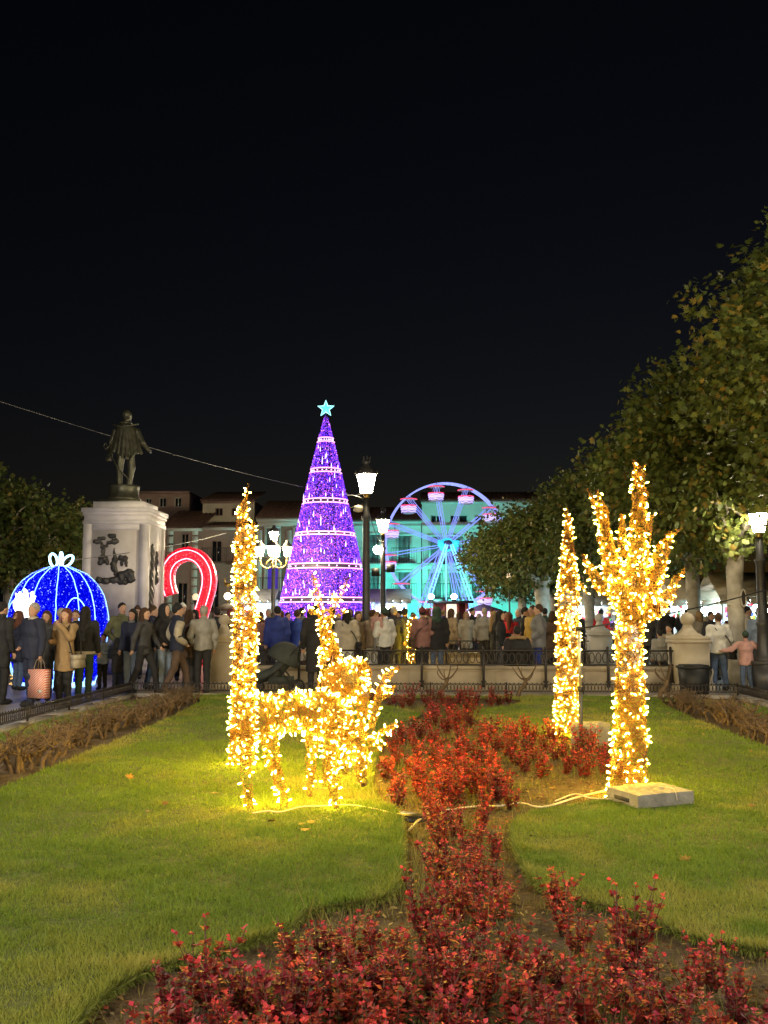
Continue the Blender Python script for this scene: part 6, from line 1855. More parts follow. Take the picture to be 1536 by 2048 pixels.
def body_parts(stride, aL, aR, hem, hair, bulk, flare, sit, h):
    kB, kC, kT, kH = ('b', stride, aL, aR, sit, h), ('c', aL, aR, hem, bulk, flare, sit, h), ('t', stride, sit, h), ('h', hair, sit, h)
    dz = -0.38 if sit else 0.0
    UP = np.array([0, 0, dz])
    arms = []
    for s, k_ in ((1, aL), (-1, aR)):
        e, w = ARMS[k_]
        sh = np.array([s * 0.185, 0.0, 1.40]) + UP
        arms.append((sh, np.array([s * e[0], e[1], e[2]]) + UP, np.array([s * w[0], w[1], w[2]]) + UP))
    legs = []
    for s in (1, -1):
        if sit:
            legs.append((np.array([s * 0.09, 0, 0.56]), np.array([s * 0.12, -0.42, 0.53]), np.array([s * 0.12, -0.44, 0.09])))
        else:
            f = -s * stride
            hip = np.array([s * 0.085, 0, 0.92])
            ank = np.array([s * 0.095, f * 0.30 + 0.01, 0.085 + (0.05 * abs(stride) if f > 0 else 0)])
            kn = (hip + ank) / 2 + np.array([0.0, -0.03 - 0.04 * abs(stride), 0.0])
            legs.append((hip, kn, ank))
    feet = [(a + np.array([0, -0.06, -0.035])) for _, _, a in legs]
    hd = UP
    def head(P):
        Q = P - hd
        return smin([elli(Q, (0, 0.0, 1.625), (0.074, 0.092, 0.108)), elli(Q, (0, -0.022, 1.565), (0.056, 0.068, 0.078)), elli(Q, (0, -0.098, 1.598), (0.014, 0.022, 0.024)), elli(Q, (0, -0.08, 1.642), (0.05, 0.016, 0.012)),
                     elli(Q, (0.075, 0.012, 1.605), (0.012, 0.022, 0.032)), elli(Q, (-0.075, 0.012, 1.605), (0.012, 0.022, 0.032)), elli(Q, (0, -0.068, 1.515), (0.026, 0.024, 0.02)), elli(Q, (0, -0.082, 1.552), (0.026, 0.014, 0.010)),
                     caps(Q, (0, 0.02, 1.42), 0.056, (0, 0.005, 1.54), 0.05)], 0.012)
    def body(P):
        Q = P - UP
        ds = [head(P), elli(Q, (0, 0, 1.27), (0.165, 0.105, 0.20)), elli(Q, (0, 0, 0.99), (0.15, 0.105, 0.14))]
        for a, b, c in arms:
            hand = c + (c - b) / np.linalg.norm(c - b) * 0.055
            ds += [caps(P, a, 0.048, b, 0.038), caps(P, b, 0.038, c, 0.027), caps(P, c, 0.026, hand, 0.03)]
        for a, b, c in legs:
            ds += [caps(P, a, 0.075, b, 0.05), caps(P, b, 0.05, c, 0.036)]
        for f in feet: ds.append(elli(P, f, (0.04, 0.105, 0.04)))
        return smin(ds, 0.02)
    allp = [q for g in arms + legs for q in g]
    lo = np.min(allp, 0) - 0.2; hi = np.max(allp, 0) + 0.2
    lo[0] = min(lo[0], -0.32); hi[0] = max(hi[0], 0.32)
    lo[1] -= 0.06; lo[2] = -0.03; hi[2] = 1.76 + dz; hi[1] += 0.05
    def skinidx(Cn):
        Q = Cn - hd
        m = np.zeros(len(Q), int)
        for s in (-1, 1):
            m[np.linalg.norm((Q - (s * 0.030, -0.086, 1.617)) * (1, 0.6, 1.4), axis=1) < 0.0125] = 1
        m[np.linalg.norm((Q - (0, -0.092, 1.552)) * (0.7, 0.6, 1.6), axis=1) < 0.019] = 2
        return m
    if kB in _body:
        out = {'body': _body[kB]}
        V = None
    else:
      V, F = snet(body, lo, hi, h)
      mi = skinidx(V[F].mean(1))
      mb = MB(); mb.v, mb.l, mb.s, mb.m, mb.n, mb.nl = [V], F.ravel().tolist(), (np.arange(len(F)) * 4).tolist(), mi.tolist(), len(V), F.size
      # fingers rooted in the palm
      for (a, b, c) in arms:
          d = (c - b) / np.linalg.norm(c - b)
          side = np.cross(d, (0, 0, 1.0) if abs(d[2]) < 0.9 else (0, 1.0, 0)); side /= np.linalg.norm(side)
          bend = np.cross(side, d)
          palm = c + d * 0.05
          for q, (o_, L) in enumerate(((-0.022, 0.058), (-0.007, 0.068), (0.008, 0.064), (0.022, 0.05))):
              p0 = palm + side * o_
              mb.tube([p0, p0 + d * L * 0.55 + bend * 0.008, p0 + d * L * 0.9 + bend * 0.026], [0.0095, 0.009, 0.007], 5)
          p0 = c + d * 0.03 - side * 0.022
          mb.tube([p0, p0 + d * 0.025 - side * 0.02 + bend * 0.01, p0 + d * 0.05 - side * 0.022 + bend * 0.02], [0.011, 0.010, 0.008], 5)
      out = {'body': mb.mesh('body', [SKIN[0], M_EYE, M_LIP], True)}
      _body[kB] = out['body']
    def coat(P):
        Q = P - UP
        S = Q * np.array([1, 1.38, 1])
        ds = [elli(Q, (0, 0.005, 1.28), (0.192 + 0.5 * bulk, 0.128 + bulk, 0.20)), caps(S, (0, 0, 1.16), 0.155 + bulk, (0, 0, 0.95), 0.165 + bulk), elli(Q, (0.13, 0, 1.40), (0.085, 0.08, 0.06)), elli(Q, (-0.13, 0, 1.40), (0.085, 0.08, 0.06))]
        ds.append(caps(S, (0, 0, 0.95), 0.165 + bulk, (0, 0, hem - 0.12), 0.17 + bulk + flare))
        ds.append(caps(Q, (0, 0.015, 1.42), 0.085, (0, 0.012, 1.485), 0.072))
        for a, b, c in arms:
            ds += [caps(P, a, 0.068 + bulk * 0.5, b, 0.058 + bulk * 0.4), caps(P, b, 0.056 + bulk * 0.4, c - (c - b) * 0.08, 0.044 + bulk * 0.2)]
        d = smin(ds, 0.03)
        d = d + 0.0055 * np.sin(Q[:, 2] * 34 + 6 * Q[:, 0]) * (1 if bulk > 0.02 else 0.5) + 0.004 * np.sin(Q[:, 0] * 43 + Q[:, 2] * 17 + Q[:, 1] * 31)
        return np.maximum(d, hem - Q[:, 2] - 0.012 * np.sin(Q[:, 0] * 21))
    if kC not in _body: _body[kC] = sdf_mesh('coat', coat, lo, hi, h, [fab(C['black'])])
    def trousers(P):
        ds = [elli(P - UP, (0, 0, 0.95), (0.165, 0.125, 0.12))]
        for a, b, c in legs:
            ds += [caps(P, a, 0.098, b, 0.072), caps(P, b, 0.070, c, 0.058)]
        d = smin(ds, 0.025) + 0.004 * np.sin(P[:, 2] * 40 + P[:, 0] * 25)
        return np.maximum(d, 0.06 - P[:, 2])
    hi2 = hi.copy(); hi2[2] = 1.1 + dz
    out['coat'] = _body[kC]
    if kT not in _body: _body[kT] = sdf_mesh('trousers', trousers, lo, hi2, h, [fab(C['black'])])
    out['trousers'] = _body[kT]
    for i, f in enumerate(feet):
        fn = lambda P, f=f: np.maximum(smin([elli(P, f + (0, -0.01, -0.005), (0.052, 0.135, 0.05)), elli(P, f + (0, 0.07, 0.02), (0.05, 0.06, 0.06))], 0.02), 0.0015 - P[:, 2] + max(0, f[2] - 0.06) * 0.6)
        if (kT, i) not in _body: _body[(kT, i)] = sdf_mesh('shoe', fn, f + (-0.09, -0.19, -0.09), f + (0.09, 0.17, 0.11), 0.02, [fab(C['black'])])
        out['shoe%d' % i] = _body[(kT, i)]
    def hairf(P):
        Q = P - hd
        cut = (1.612 - 0.85 * Q[:, 1]) - Q[:, 2]
        strand = 0.003 * np.sin(Q[:, 0] * 160 + Q[:, 2] * 20)
        if hair == 'short':
            return np.maximum(elli(Q, (0, 0.014, 1.64), (0.084, 0.098, 0.106)), cut) + strand
        if hair == 'bob':
            d = smin([np.maximum(elli(Q, (0, 0.014, 1.64), (0.09, 0.104, 0.112)), cut), caps(Q, (0.068, 0.02, 1.63), 0.036, (0.078, 0.01, 1.48), 0.034), caps(Q, (-0.068, 0.02, 1.63), 0.036, (-0.078, 0.01, 1.48), 0.034), caps(Q, (0, 0.06, 1.62), 0.07, (0, 0.07, 1.50), 0.062)], 0.02)
            return d + strand
        if hair == 'long':
            d = smin([np.maximum(elli(Q, (0, 0.014, 1.64), (0.088, 0.102, 0.110)), cut), caps(Q, (0.066, 0.02, 1.63), 0.034, (0.085, 0.0, 1.38), 0.034), caps(Q, (-0.066, 0.02, 1.63), 0.034, (-0.085, 0.0, 1.38), 0.034), caps(Q, (0, 0.06, 1.62), 0.07, (0, 0.105, 1.28), 0.062)], 0.025)
            return d + strand
        if hair == 'beanie':
            return smin([np.maximum(elli(Q, (0, 0.008, 1.655), (0.091, 0.106, 0.105)), (1.640 - 0.35 * Q[:, 1]) - Q[:, 2]), elli(Q, (0, 0.03, 1.76), (0.03, 0.03, 0.02))], 0.01) + 0.002 * np.sin(Q[:, 2] * 260)
        if hair == 'hood':
            return smin([np.maximum(elli(Q, (0, 0.03, 1.61), (0.118, 0.128, 0.15)), -0.055 - Q[:, 1]), caps(Q, (0, 0.05, 1.5), 0.11, (0, 0.06, 1.44), 0.13)], 0.03)
        if hair == 'fur':
            a_ = np.arctan2(Q[:, 1], Q[:, 0])
            R_ = np.sqrt((Q[:, 0] / 1.2) ** 2 + (Q[:, 1] - 0.03) ** 2)
            tor = np.sqrt((R_ - 0.125) ** 2 + (Q[:, 2] - 1.46 - 0.25 * Q[:, 1]) ** 2) - 0.036 - 0.008 * np.sin(a_ * 40)
            return smin([np.maximum(elli(Q, (0, 0.014, 1.64), (0.088, 0.102, 0.112)), cut), caps(Q, (0, 0.07, 1.62), 0.06, (0, 0.08, 1.5), 0.06)], 0.02) if False else tor
        return elli(Q, (0, 0, 1.6), (0.01, 0.01, 0.01))
    if kH not in _body: _body[kH] = sdf_mesh('hair', hairf, np.array([-0.3, -0.26, 1.16]) + hd, np.array([0.3, 0.3, 1.82]) + hd, 0.013 if h < 0.02 else 0.02, [fab(C['hairk'])])
    out['hair'] = _body[kH]
    return out

def setmat(o, m):
    o.material_slots[0].link = 'OBJECT'
    o.material_slots[0].material = m

PGROUP = 'people in the square'
def person(px, Y, H, face, coat, trou, hair, hairc, label, hem=0.82, stride=0.0, aL='down', aR='down', bulk=0.0, flare=0.0, sit=False, shoe='black', near=True, x=None, z=0.0, skin=None, scarf=None, z0=None, pants=True):
    h = 0.018 if near else 0.03
    parts = body_parts(stride, aL, aR, hem, hair, bulk, flare, sit, h)
    x = gx(px, Y) if x is None else x
    o = link('person', parts['body'], None, (x, Y, z), R(face), label, 'person', PGROUP)
    s = H / 1.735
    o.scale = (s, s, s)
    sk = SKIN[(hash(label) if skin is None else skin) % 2] if skin is not None else SKIN[len(label) % 2]
    setmat(o, sk)
    c = link('coat', parts['coat'], o); setmat(c, fab(C[coat]))
    tr = link('trousers', parts['trousers'], o); setmat(tr, fab(C[trou]))
    for q in (0, 1):
        sh = link('shoe', parts['shoe%d' % q], o); setmat(sh, fab(C[shoe], 0.5))
    hn = {'beanie': 'knitted_hat', 'hood': 'hood', 'fur': 'fur_collar'}.get(hair, 'hair')
    hr = link(hn, parts['hair'], o); setmat(hr, fab(C[hairc]))
    if hair == 'beanie' or hair == 'fur':
        e = body_parts(stride, aL, aR, hem, 'short', bulk, flare, sit, h)['hair']
        hh = link('hair', e, o); setmat(hh, fab(C['hairk']))
    if scarf:
        dz = -0.38 if sit else 0
        MB().lathe([(0.06, 1.43), (0.084, 1.45), (0.082, 1.485), (0.062, 1.505)], (0, 0.0, dz), 14, sy=1.05).build('scarf', fab(C[scarf]), o, True)
    return o
def strap_bag(o, col, side=1, hang=0.86, w=0.3, h=0.24, cross=True, label=None, Hs=1.0):
    """shoulder bag with its strap over the chest and back of the wearer"""
    s = o.scale[0]
    t = thing('shoulder_bag', label, 'bag', o.location, o.rotation_euler[2])
    t.scale = o.scale
    bx_ = side * 0.25
    MB().box((bx_ + side * 0.03, 0.03, hang), (0.11, w, h), taper=0.85).build('pouch', fab(C[col], 0.6), t)
    MB().box((bx_ + side * 0.032, 0.03, hang + h * 0.30), (0.125, w * 0.93, h * 0.4)).build('flap', fab(C[col], 0.6), t)
    sx = -side * 0.10 if cross else side * 0.15
    for y in (-1, 1):
        P = spline([(bx_, 0.03 + y * w * 0.4, hang + h * 0.4), (bx_ * 0.6 + sx * 0.3, y * 0.165, 1.2), (sx, y * 0.135, 1.36), (sx, 0, 1.485)], 5)
        MB().tube(P, 0.014, 5).build('strap', fab(C['black'] if col != 'black' else C['charcoal']), t, True)
    return t

# --- group by the bauble
person(-2, 16.9, 1.82, 150, 'black', 'black', 'short', 'hairk', 'person in a long black coat raising an arm beside the white-haired man', hem=0.62, aL='phone', aR='down', bulk=0.015)
man = person(60, 16.6, 1.80, -32, 'navy', 'navy', 'short', 'hairg', 'white-haired man in navy jacket carrying a striped shopping bag', hem=0.80, aL='carry', aR='pocket', bulk=0.03, stride=0.25, scarf='cream')
person(87, 17.7, 1.66, 5, 'charcoal', 'black', 'long', 'hairb', 'woman with long brown hair half hidden behind the white-haired man', hem=0.7)
wom = person(126, 17.0, 1.70, -18, 'camel', 'black', 'bob', 'haira', 'auburn-haired woman in beige coat lifting her hand to her face', hem=0.60, aL='phone', aR='hold', bulk=0.015, flare=0.04)
strap_bag(wom, 'cream', side=1, hang=0.78, cross=False, label='pale shoulder bag hanging on the woman in the beige coat')
person(146, 18.9, 1.68, 10, 'cream', 'charcoal', 'short', 'hairb', 'person with pale scarf peering between beige and black coats', scarf='white')
hemmed = person(166, 17.9, 1.74, 178, 'black', 'dgreen', 'long', 'hairk', 'person in black jacket with pale hem seen from behind', hem=0.86, bulk=0.02)
person(204, 20.2, 1.18, -10, 'lblue', 'black', 'short', 'hairb', 'small child in pale blue jacket beside the bauble door', hem=0.8, bulk=0.03, aL='hold', aR='hold')
person(240, 20.4, 1.84, 40, 'olive', 'charcoal', 'short', 'hairk', 'tall man in olive jacket standing before the pedestal', hem=0.80, aR='pocket', aL='down', bulk=0.01)
person(233, 19.7, 1.10, 170, 'black', 'navy', 'hood', 'black', 'small child in dark hooded coat holding a hand up', hem=0.62, aL='hold', aR='down', bulk=0.03)
person(261, 19.5, 1.70, -20, 'navy', 'ljeans', 'bob', 'hairk', 'woman in navy parka and light jeans beside the tall man', hem=0.85, scarf='grey', bulk=0.02)
person(286, 18.9, 1.72, 75, 'charcoal', 'black', 'long', 'hairb', 'long-haired woman in black striding past the small child', hem=0.80, stride=0.9, aL='swing', aR='back')
person(303, 20.2, 1.78, 100, 'navy', 'jeans', 'short', 'hairb', 'man in dark jacket and jeans behind the striding woman', hem=0.84, stride=0.3, aL='pocket')
person(327, 19.4, 1.80, 60, 'black', 'ljeans', 'hood', 'black', 'person in black hooded jacket and pale jeans beside the knitted-hat walker', hem=0.86, aL='pocket', aR='pocket', bulk=0.02)
vest = person(352, 18.8, 1.79, 120, 'navy', 'brown', 'beanie', 'black', 'person with dark knitted hat and cream sleeves walking along the fence', hem=0.84, stride=0.9, aL='pocket', aR='pocket', bulk=0.02)
person(376, 19.6, 1.68, 150, 'brown', 'charcoal', 'bob', 'hairb', 'person in brown padded coat behind the knitted-hat walker', hem=0.72, bulk=0.03)
person(404, 19.2, 1.77, -150, 'lgrey', 'black', 'short', 'hairg', 'grey-haired man in pale grey jacket beside the stone pier', hem=0.86, aL='pocket', bulk=0.015)
person(362, 23.0, 1.84, 20, 'charcoal', 'black', 'beanie', 'white', 'person in white fluffy hat behind the brown padded coat', hem=0.8)
person(386, 23.8, 1.70, -40, 'red', 'black', 'long', 'hairk', 'person in red coat under the candy cane', hem=0.7)
person(432, 22.6, 1.74, 200, 'black', 'black', 'short', 'hairk', 'person in black bending beside the stone pier finial', hem=0.7, bulk=0.02)
for s in (1, -1):
    e, w = ARMS['pocket']
    sh, el, wr = np.array([s * 0.2, 0, 1.39]), np.array([s * e[0], e[1], e[2]]), np.array([s * w[0], w[1], w[2]])
    Q = spline([sh, el, wr - (wr - el) * 0.05], 5)
    MB().tube(Q, np.interp(np.linspace(0, 1, len(Q)), [0, 0.5, 1], [0.086, 0.078, 0.058]), 10).build('sleeve', fab(C['cream']), vest, True)
MB().lathe([(0.196, 0.845), (0.206, 0.85), (0.206, 0.895), (0.196, 0.90)], (0, 0, 0), 20, sy=0.76).build('hem_band', fab(C['cream']), hemmed, True)
# --- striped paper bag
c_, s_ = math.cos(R(-32)), math.sin(R(-32))
hx_, hy_ = 0.262 * 1.037, -0.03 * 1.037
bagp = (man.location.x + c_ * hx_ - s_ * hy_, man.location.y + s_ * hx_ + c_ * hy_)
bag = thing('shopping_bag', 'red and white striped paper shopping bag held by the white-haired man', 'shopping bag', (bagp[0], bagp[1], 0.16), R(-20))
def stripe_mat():
    m, nt, b = new_mat('striped_paper')
    tc = nt.nodes.new('ShaderNodeTexCoord'); mp = nt.nodes.new('ShaderNodeMapping')
    mp.inputs['Rotation'].default_value = (0, R(38), 0)
    wv = nt.nodes.new('ShaderNodeTexWave'); wv.bands_direction = 'Z'; wv.inputs['Scale'].default_value = 9.5
    cr = nt.nodes.new('ShaderNodeValToRGB'); cr.color_ramp.interpolation = 'CONSTANT'
    cr.color_ramp.elements[0].color = (0.55, 0.09, 0.06, 1); cr.color_ramp.elements[1].position = 0.5; cr.color_ramp.elements[1].color = (0.68, 0.52, 0.44, 1)
    nt.links.new(tc.outputs['Object'], mp.inputs['Vector']); nt.links.new(mp.outputs['Vector'], wv.inputs['Vector'])
    nt.links.new(wv.outputs['Fac'], cr.inputs['Fac']); nt.links.new(cr.outputs['Color'], b.inputs['Base Color'])
    b.inputs['Roughness'].default_value = 0.5
    return m
MB().box((0, 0, 0.245), (0.36, 0.14, 0.49), taper=1.03).build('bag_body', stripe_mat(), bag)
MB().box((0.09, -0.074, 0.12), (0.075, 0.004, 0.055)).build('sticker', fab(C['white']), bag)
for y in (-0.05, 0.05):
    MB().tube(spline([(-0.08, y, 0.48), (-0.05, y * 0.6, 0.63), (0.0, 0, 0.68), (0.05, y * 0.6, 0.63), (0.08, y, 0.48)], 4), 0.007, 5).build('handle', fab(C['beige']), bag, True)

# --- people in front of and behind the bench
person(631, 19.35, 1.80, 185, 'black', 'black', 'short', 'hairk', 'man in long black coat beside the pushchair before the bench', hem=0.42, bulk=0.02)
person(553, 22.4, 1.78, 200, 'rblue', 'navy', 'short', 'hairk', 'person in royal blue jacket behind the pushchair', hem=0.78, bulk=0.04)
person(594, 22.9, 1.70, 160, 'blue', 'navy', 'short', 'hairb', 'person in bright blue quilted jacket beside the royal blue one', hem=0.8, bulk=0.04)
person(519, 23.4, 1.64, 170, 'dusty', 'charcoal', 'bob', 'hairb', 'woman in dusty pink top beside the light column', hem=0.85, aL='hold')
person(612, 21.6, 1.20, 150, 'cream', 'brown', 'hood', 'beige', 'child in pale hooded jacket between blue jacket and black coat', hem=0.8, bulk=0.03)
w2 = person(693, 22.2, 1.70, 190, 'cream', 'white', 'long', 'hairk', 'long-haired woman in cream jacket with dark strap behind the reindeer', hem=0.78, bulk=0.05)
strap_bag(w2, 'black', side=-1, hang=0.85, label='black cross-body bag of the woman in the cream jacket')
person(664, 24.5, 1.76, 170, 'charcoal', 'black', 'short', 'hairk', 'dark-coated person between the reindeer antlers and the cone tree', hem=0.7)
person(716, 23.4, 1.66, 30, 'beige', 'charcoal', 'bob', 'hairb', 'person in beige coat beside the tall street lamp', hem=0.75, bulk=0.02)
person(745, 22.7, 1.70, 140, 'beige', 'white', 'short', 'hairb', 'woman in beige jacket holding a child close to her', hem=0.82, aL='hold', aR='hold', bulk=0.03)
person(769, 22.5, 1.72, -140, 'white', 'black', 'beanie', 'dgreen', 'person with dark green hat in white hooded jacket', hem=0.84, aL='hold', bulk=0.04)
person(754, 22.4, 0.95, 150, 'pink', 'grey', 'short', 'hairbl', 'toddler carried in the arms of the beige-jacketed woman', hem=0.7, z=0.72, bulk=0.02)
person(788, 24.6, 1.78, 175, 'navy', 'navy', 'short', 'hairg', 'grey-haired person in long navy coat behind the bench', hem=0.55, bulk=0.02)
person(810, 25.2, 1.74, 165, 'charcoal', 'black', 'short', 'hairk', 'dark-haired person in charcoal coat beside the little light figure', hem=0.6, bulk=0.02)
w3 = person(845, 23.6, 1.74, 195, 'dusty', 'black', 'beanie', 'maroon', 'person in dusty pink quilted jacket and dark red hat', hem=0.78, bulk=0.04)
strap_bag(w3, 'brown', side=1, hang=0.9, label='brown cross-body bag over the dusty pink quilted jacket')
person(874, 23.7, 1.76, 185, 'black', 'jeans', 'hood', 'dgreen', 'person in black jacket with dark green hood and jeans', hem=0.72, bulk=0.05, stride=0.3)
person(904, 28.0, 1.74, 120, 'beige', 'black', 'bob', 'hairb', 'person in beige parka turned to the ticket booth', hem=0.72, bulk=0.04)
person(934, 30.0, 1.66, 10, 'cream', 'black', 'long', 'hairbl', 'blonde woman in long cream coat facing the garden', hem=0.55, bulk=0.02)
person(946, 31.0, 1.78, 60, 'black', 'navy', 'short', 'hairk', 'dark-haired man in black beside the blonde woman', hem=0.8)
person(971, 27.0, 1.76, 150, 'grey', 'black', 'short', 'hairg', 'grey-haired man in steel grey jacket beside the far bench', hem=0.84, bulk=0.03)
person(992, 23.2, 1.66, 110, 'black', 'black', 'long', 'hairbl', 'fair long-haired woman in black beside the red coat', hem=0.7)
person(1003, 22.6, 1.68, 80, 'black', 'charcoal', 'long', 'hairk', 'black long-haired woman in black leather turning aside', hem=0.66, aL='hold')
person(1020, 25.0, 1.64, 170, 'red', 'black', 'long', 'haira', 'red-coated woman with auburn hair behind the bench', hem=0.7, bulk=0.02)
person(1036, 20.42, 1.72, 180, 'black', 'black', 'fur', 'camel', 'person sitting on the bench in black coat with fur collar', hem=0.66, sit=True, bulk=0.05)
person(1039, 26.0, 1.74, -60, 'navy', 'black', 'short', 'hairg', 'grey-haired person in navy coat before the yellow-lit trunk', hem=0.7)
person(1053, 24.0, 1.76, 70, 'black', 'black', 'short', 'hairk', 'dark-haired man in black jacket looking at the mustard jacket', hem=0.8)
person(1067, 23.4, 1.80, -60, 'mustard', 'charcoal', 'short', 'hairb', 'man in mustard jacket beside the grey parka', hem=0.8, bulk=0.02)
person(1079, 22.3, 1.82, -100, 'grey', 'rblue', 'short', 'hairb', 'tall man in grey-brown parka and blue jeans behind the bench', hem=0.78, bulk=0.05, aL='pocket', aR='pocket')
person(1108, 22.8, 1.66, 160, 'brown', 'black', 'bob', 'hairb', 'person in dark brown coat beside the second light column', hem=0.6, bulk=0.04)
# --- right side near the stalls
person(1338, 24.5, 1.82, 30, 'black', 'black', 'beanie', 'rblue', 'man with blue hat and dark coat behind the pier ball', hem=0.7, aL='phone')
person(1322, 21.4, 1.24, 200, 'lgrey', 'black', 'short', 'hairk', 'child in silvery padded jacket behind the bench end', hem=0.8, bulk=0.05)
person(1341, 21.6, 1.36, -40, 'cream', 'black', 'short', 'hairk', 'child with pale face beside the silvery jacket', hem=0.8)
w4 = person(1441, 20.4, 1.62, 186, 'white', 'jeans', 'short', 'hairb', 'person in white quilted jacket and blue jeans before the stalls', hem=0.84, bulk=0.05, stride=0.35, scarf='olive')
strap_bag(w4, 'black', side=-1, hang=0.82, label='black cross-body bag over the white quilted jacket')
person(1427, 23.8, 1.66, 20, 'charcoal', 'black', 'short', 'hairk', 'dark-haired woman facing the garden behind the white quilted jacket', hem=0.8)
person(1402, 24.6, 1.66, 190, 'cream', 'charcoal', 'bob', 'hairbl', 'fair-haired person in pale coat beside the weathered pier', hem=0.7, bulk=0.03)
person(1495, 19.7, 1.24, 183, 'pink', 'jeans', 'beanie', 'dgreen', 'child in pink jacket with both arms stretched out', hem=0.80, aL='out', aR='out', bulk=0.03, stride=0.3)
person(1500, 23.6, 1.78, 75, 'cream', 'jeans', 'short', 'hairk', 'man in cream jacket turned to the stall counter', hem=0.84)
person(1524, 22.8, 1.74, 150, 'ljeans', 'charcoal', 'beanie', 'lblue', 'person with light blue hat and denim-blue jacket beside the lamp', hem=0.8, bulk=0.03)
person(1378, 27.8, 1.74, 170, 'navy', 'black', 'short', 'hairk', 'dark-coated shopper at the stall with the peaked awning', hem=0.7, near=False)
person(1470, 26.4, 1.68, 185, 'maroon', 'black', 'bob', 'hairb', 'maroon-coated shopper at the stall with the colourful goods', hem=0.7, near=False)
person(1300, 27.0, 1.74, -30, 'charcoal', 'black', 'short', 'hairk', 'charcoal-coated person behind the branching lit cactus', hem=0.7, near=False)
person(1205, 30.5, 1.74, 150, 'red', 'black', 'short', 'hairk', 'red-jacketed person before the white lit stall', hem=0.8, near=False)
person(1160, 31.0, 1.70, 40, 'black', 'black', 'long', 'hairb', 'black-coated woman before the white lit stall', hem=0.7, near=False)

# --- farther crowd
far_c = ['black', 'navy', 'charcoal', 'grey', 'beige', 'camel', 'maroon', 'olive', 'dgreen', 'black', 'rblue', 'brown', 'dusty', 'navy', 'red', 'charcoal']
far_n = {'rblue': 'royal blue', 'lgrey': 'pale grey', 'dgreen': 'dark green', 'dusty': 'dusty pink', 'camel': 'tan'}
far_spots = [(441, 27, 'behind the stone pier'), (460, 29, 'before the lantern kiosk'), (500, 31, 'near the dark fair booth'), (516, 34, 'before the dark fair booth'), (536, 30, 'below the candelabra'), (560, 33, 'before the cone tree base'),
             (575, 28, 'before the cone tree base'), (603, 31, 'before the cone tree base'), (620, 27.5, 'before the cone tree base'), (640, 32, 'before the cone tree base'), (676, 29, 'before the cone tree base'), (700, 33, 'beside the tall street lamp'),
             (722, 28, 'beside the tall street lamp'), (757, 33, 'beside the spotlight lamp'), (780, 30, 'beside the spotlight lamp'), (798, 34, 'before the three-spot booth'), (826, 32, 'before the ferris wheel'), (858, 35, 'before the ferris wheel'),
             (888, 34, 'before the ticket booth'), (918, 36, 'before the ticket booth'), (958, 35, 'before the glowing kiosk'), (985, 34, 'before the glowing kiosk'), (1012, 32, 'under the clipped trees'), (1064, 30, 'under the clipped trees'),
             (1092, 28, 'under the clipped trees'), (1125, 27, 'beside the second light column'), (316, 25, 'behind the black hooded jacket'), (271, 23.5, 'behind the woman in the navy parka'), (118, 19.6, 'behind the beige-coated woman'), (34, 20.0, 'before the bauble')]
hs = ['short', 'bob', 'long', 'beanie', 'short', 'hood']
hc = ['hairk', 'hairb', 'hairk', 'maroon', 'hairg', 'black', 'hairbl', 'haira']
arm2 = [('down', 'down'), ('pocket', 'pocket'), ('hold', 'down')]
for i, (px, Y, where) in enumerate(far_spots):
    cc = far_c[(i * 5) % len(far_c)]
    st = hs[i % len(hs)]
    aL, aR = arm2[i % 3]
    nm = far_n.get(cc, cc)
    hl = {'short': 'short-haired', 'bob': 'bob-haired', 'long': 'long-haired', 'beanie': 'hatted', 'hood': 'hooded'}[st]
    person(px, Y, 1.60 + 0.2 * ((i * 7) % 10) / 10, (i * 67) % 360, cc, ['black', 'jeans', 'charcoal', 'navy'][i % 4], st, hc[(i * 3) % len(hc)],
           '%s person in %s coat standing %s' % (hl, nm, where), hem=[0.8, 0.62][i % 2], aL=aL, aR=aR, bulk=[0.0, 0.03][i % 2], near=False)

# --- pushchair
M_CHROME = pmat('chrome', (0.5, 0.5, 0.5), 0.25, metal=0.9)
pc = thing('pushchair', 'dark grey pushchair standing before the bench beside the black coat', 'pushchair', (gx(556, 19.4), 19.4, 0), 0)
fc = fab((0.035, 0.042, 0.04))
def seat_fn(P):
    d = smin([caps(P * (1, 0.6, 1), (-0.42, 0, 0.30), 0.11, (-0.05, 0, 0.42), 0.13), caps(P * (1, 0.6, 1), (-0.05, 0, 0.42), 0.13, (0.22, 0, 0.72), 0.13)], 0.06)
    return d
link('seat', sdf_mesh('seat', seat_fn, (-0.6, -0.3, 0.1), (0.42, 0.3, 0.92), 0.025, fc), pc)
def can_fn(P):
    return np.maximum(np.abs(elli(P, (0.12, 0, 0.72), (0.33, 0.27, 0.30))) - 0.02, np.maximum(0.62 - P[:, 2] - 0.5 * (P[:, 0] - 0.12), P[:, 0] - 0.42))
link('canopy', sdf_mesh('canopy', can_fn, (-0.3, -0.34, 0.4), (0.5, 0.34, 1.08), 0.022, fc), pc)
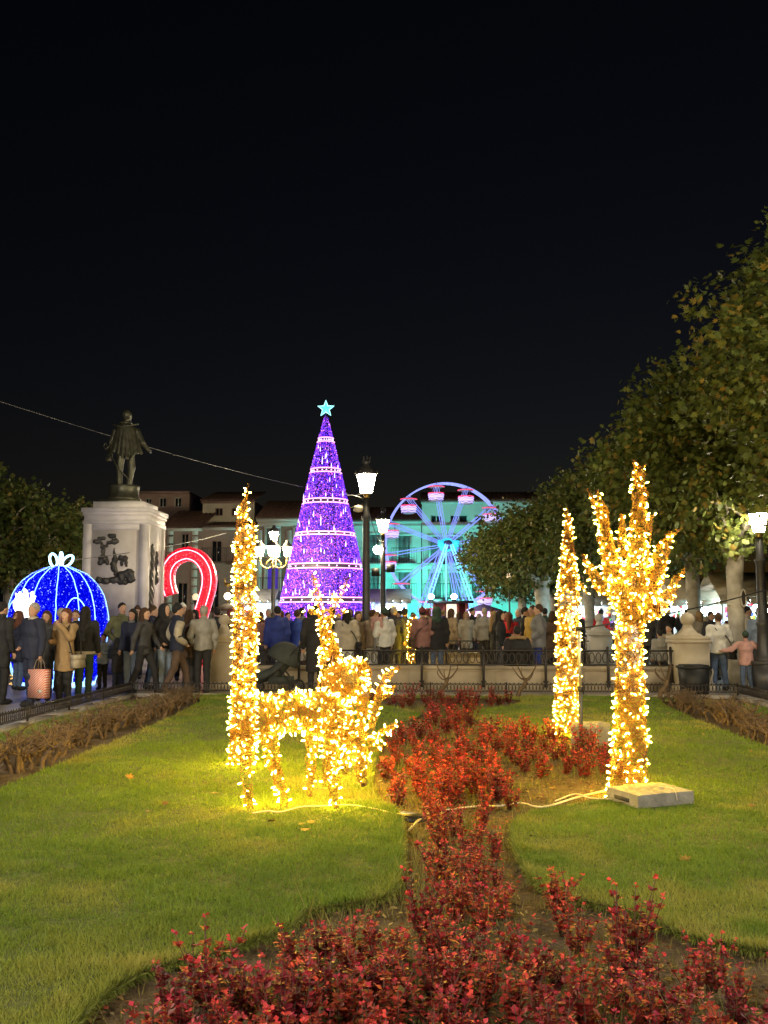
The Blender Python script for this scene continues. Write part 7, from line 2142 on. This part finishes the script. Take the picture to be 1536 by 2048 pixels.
for y in (-0.25, 0.25):
    MB().tube([(-0.45, y, 0.14), (0.05, y, 0.50), (0.50, y, 1.02)], 0.016, 6).tube([(0.38, y, 0.14), (0.05, y, 0.50)], 0.016, 6).build('frame_tube', M_BLACK, pc, True)
    for x in (-0.45, 0.38):
        w = link('wheel', MB().tube(np.column_stack([0.115 * np.cos(a72[::4]), np.zeros(18), 0.115 * np.sin(a72[::4])]), 0.024, 6, closed=True).mesh('wheel', M_BLACK, True), pc, (x, y, 0.14))
        hubm = MB().tube([(0, -0.02, 0), (0, 0.02, 0)], 0.03, 8)
        for q in range(5):
            b_ = q * 2 * PI / 5
            hubm.tube([(0, 0, 0), (0.1 * math.cos(b_), 0, 0.1 * math.sin(b_))], 0.008, 4)
        hubm.build('spokes', M_CHROME, w)
MB().tube([(0.50, -0.25, 1.02), (0.53, 0, 1.05), (0.50, 0.25, 1.02)], 0.02, 6).build('handle', M_BLACK, pc, True)
MB().bbox((-0.18, -0.2, 0.2), (0.3, 0.2, 0.34)).build('basket', fc, pc)

# --- litter bin
bn = thing('litter_bin', 'black wheeled litter bin standing before the stone pier', 'litter bin', (gx(1389, 18.9), 18.9, 0), R(6))
M_BINP = pmat('bin_plastic', (0.010, 0.011, 0.012), 0.6, var=0.2)
MB().box((0, 0, 0.285), (0.40, 0.40, 0.53), taper=1.16).build('body', M_BINP, bn)
MB().box((0, 0, 0.575), (0.52, 0.52, 0.05)).box((0, 0.0, 0.61), (0.44, 0.44, 0.03)).build('rim', M_BINP, bn)
for x in (-0.17, 0.17):
    MB().tube([(x - 0.03, 0.2, 0.06), (x + 0.03, 0.2, 0.06)], 0.06, 10).build('wheel', M_BLACK, bn)
MB().tube(spline([(0.26, -0.2, 0.57), (0.29, -0.22, 0.5), (0.27, -0.2, 0.36), (0.29, -0.18, 0.25)], 4), 0.02, 6).build('bag_end', fab((0.2, 0.2, 0.2), 0.4), bn, True)

# --- little warm light figure in the crowd
k = 25.5 / FPX
q_ = at(826, 1285, 25.5)
def lf(px, py, y=0.0): return ((px - 826) * k, y, max(0.02, (1290 - py) * k + 0.76 - 0.0))
small = Group('trunk', chain([(0.0, 0, 0.03), (0.02, 0, 0.7), (0, 0, 1.35), (0.03, 0, 1.55)], [0.14, 0.15, 0.12, 0.05]))
light_sculpture('light_column', 'short warm light column among the crowd beside the dusty pink jacket', 'light column', (gx(826, 24.4), 24.4, 0), 0, [small], cover=0.9, dens=95, gap=0.07, rad=0.006)
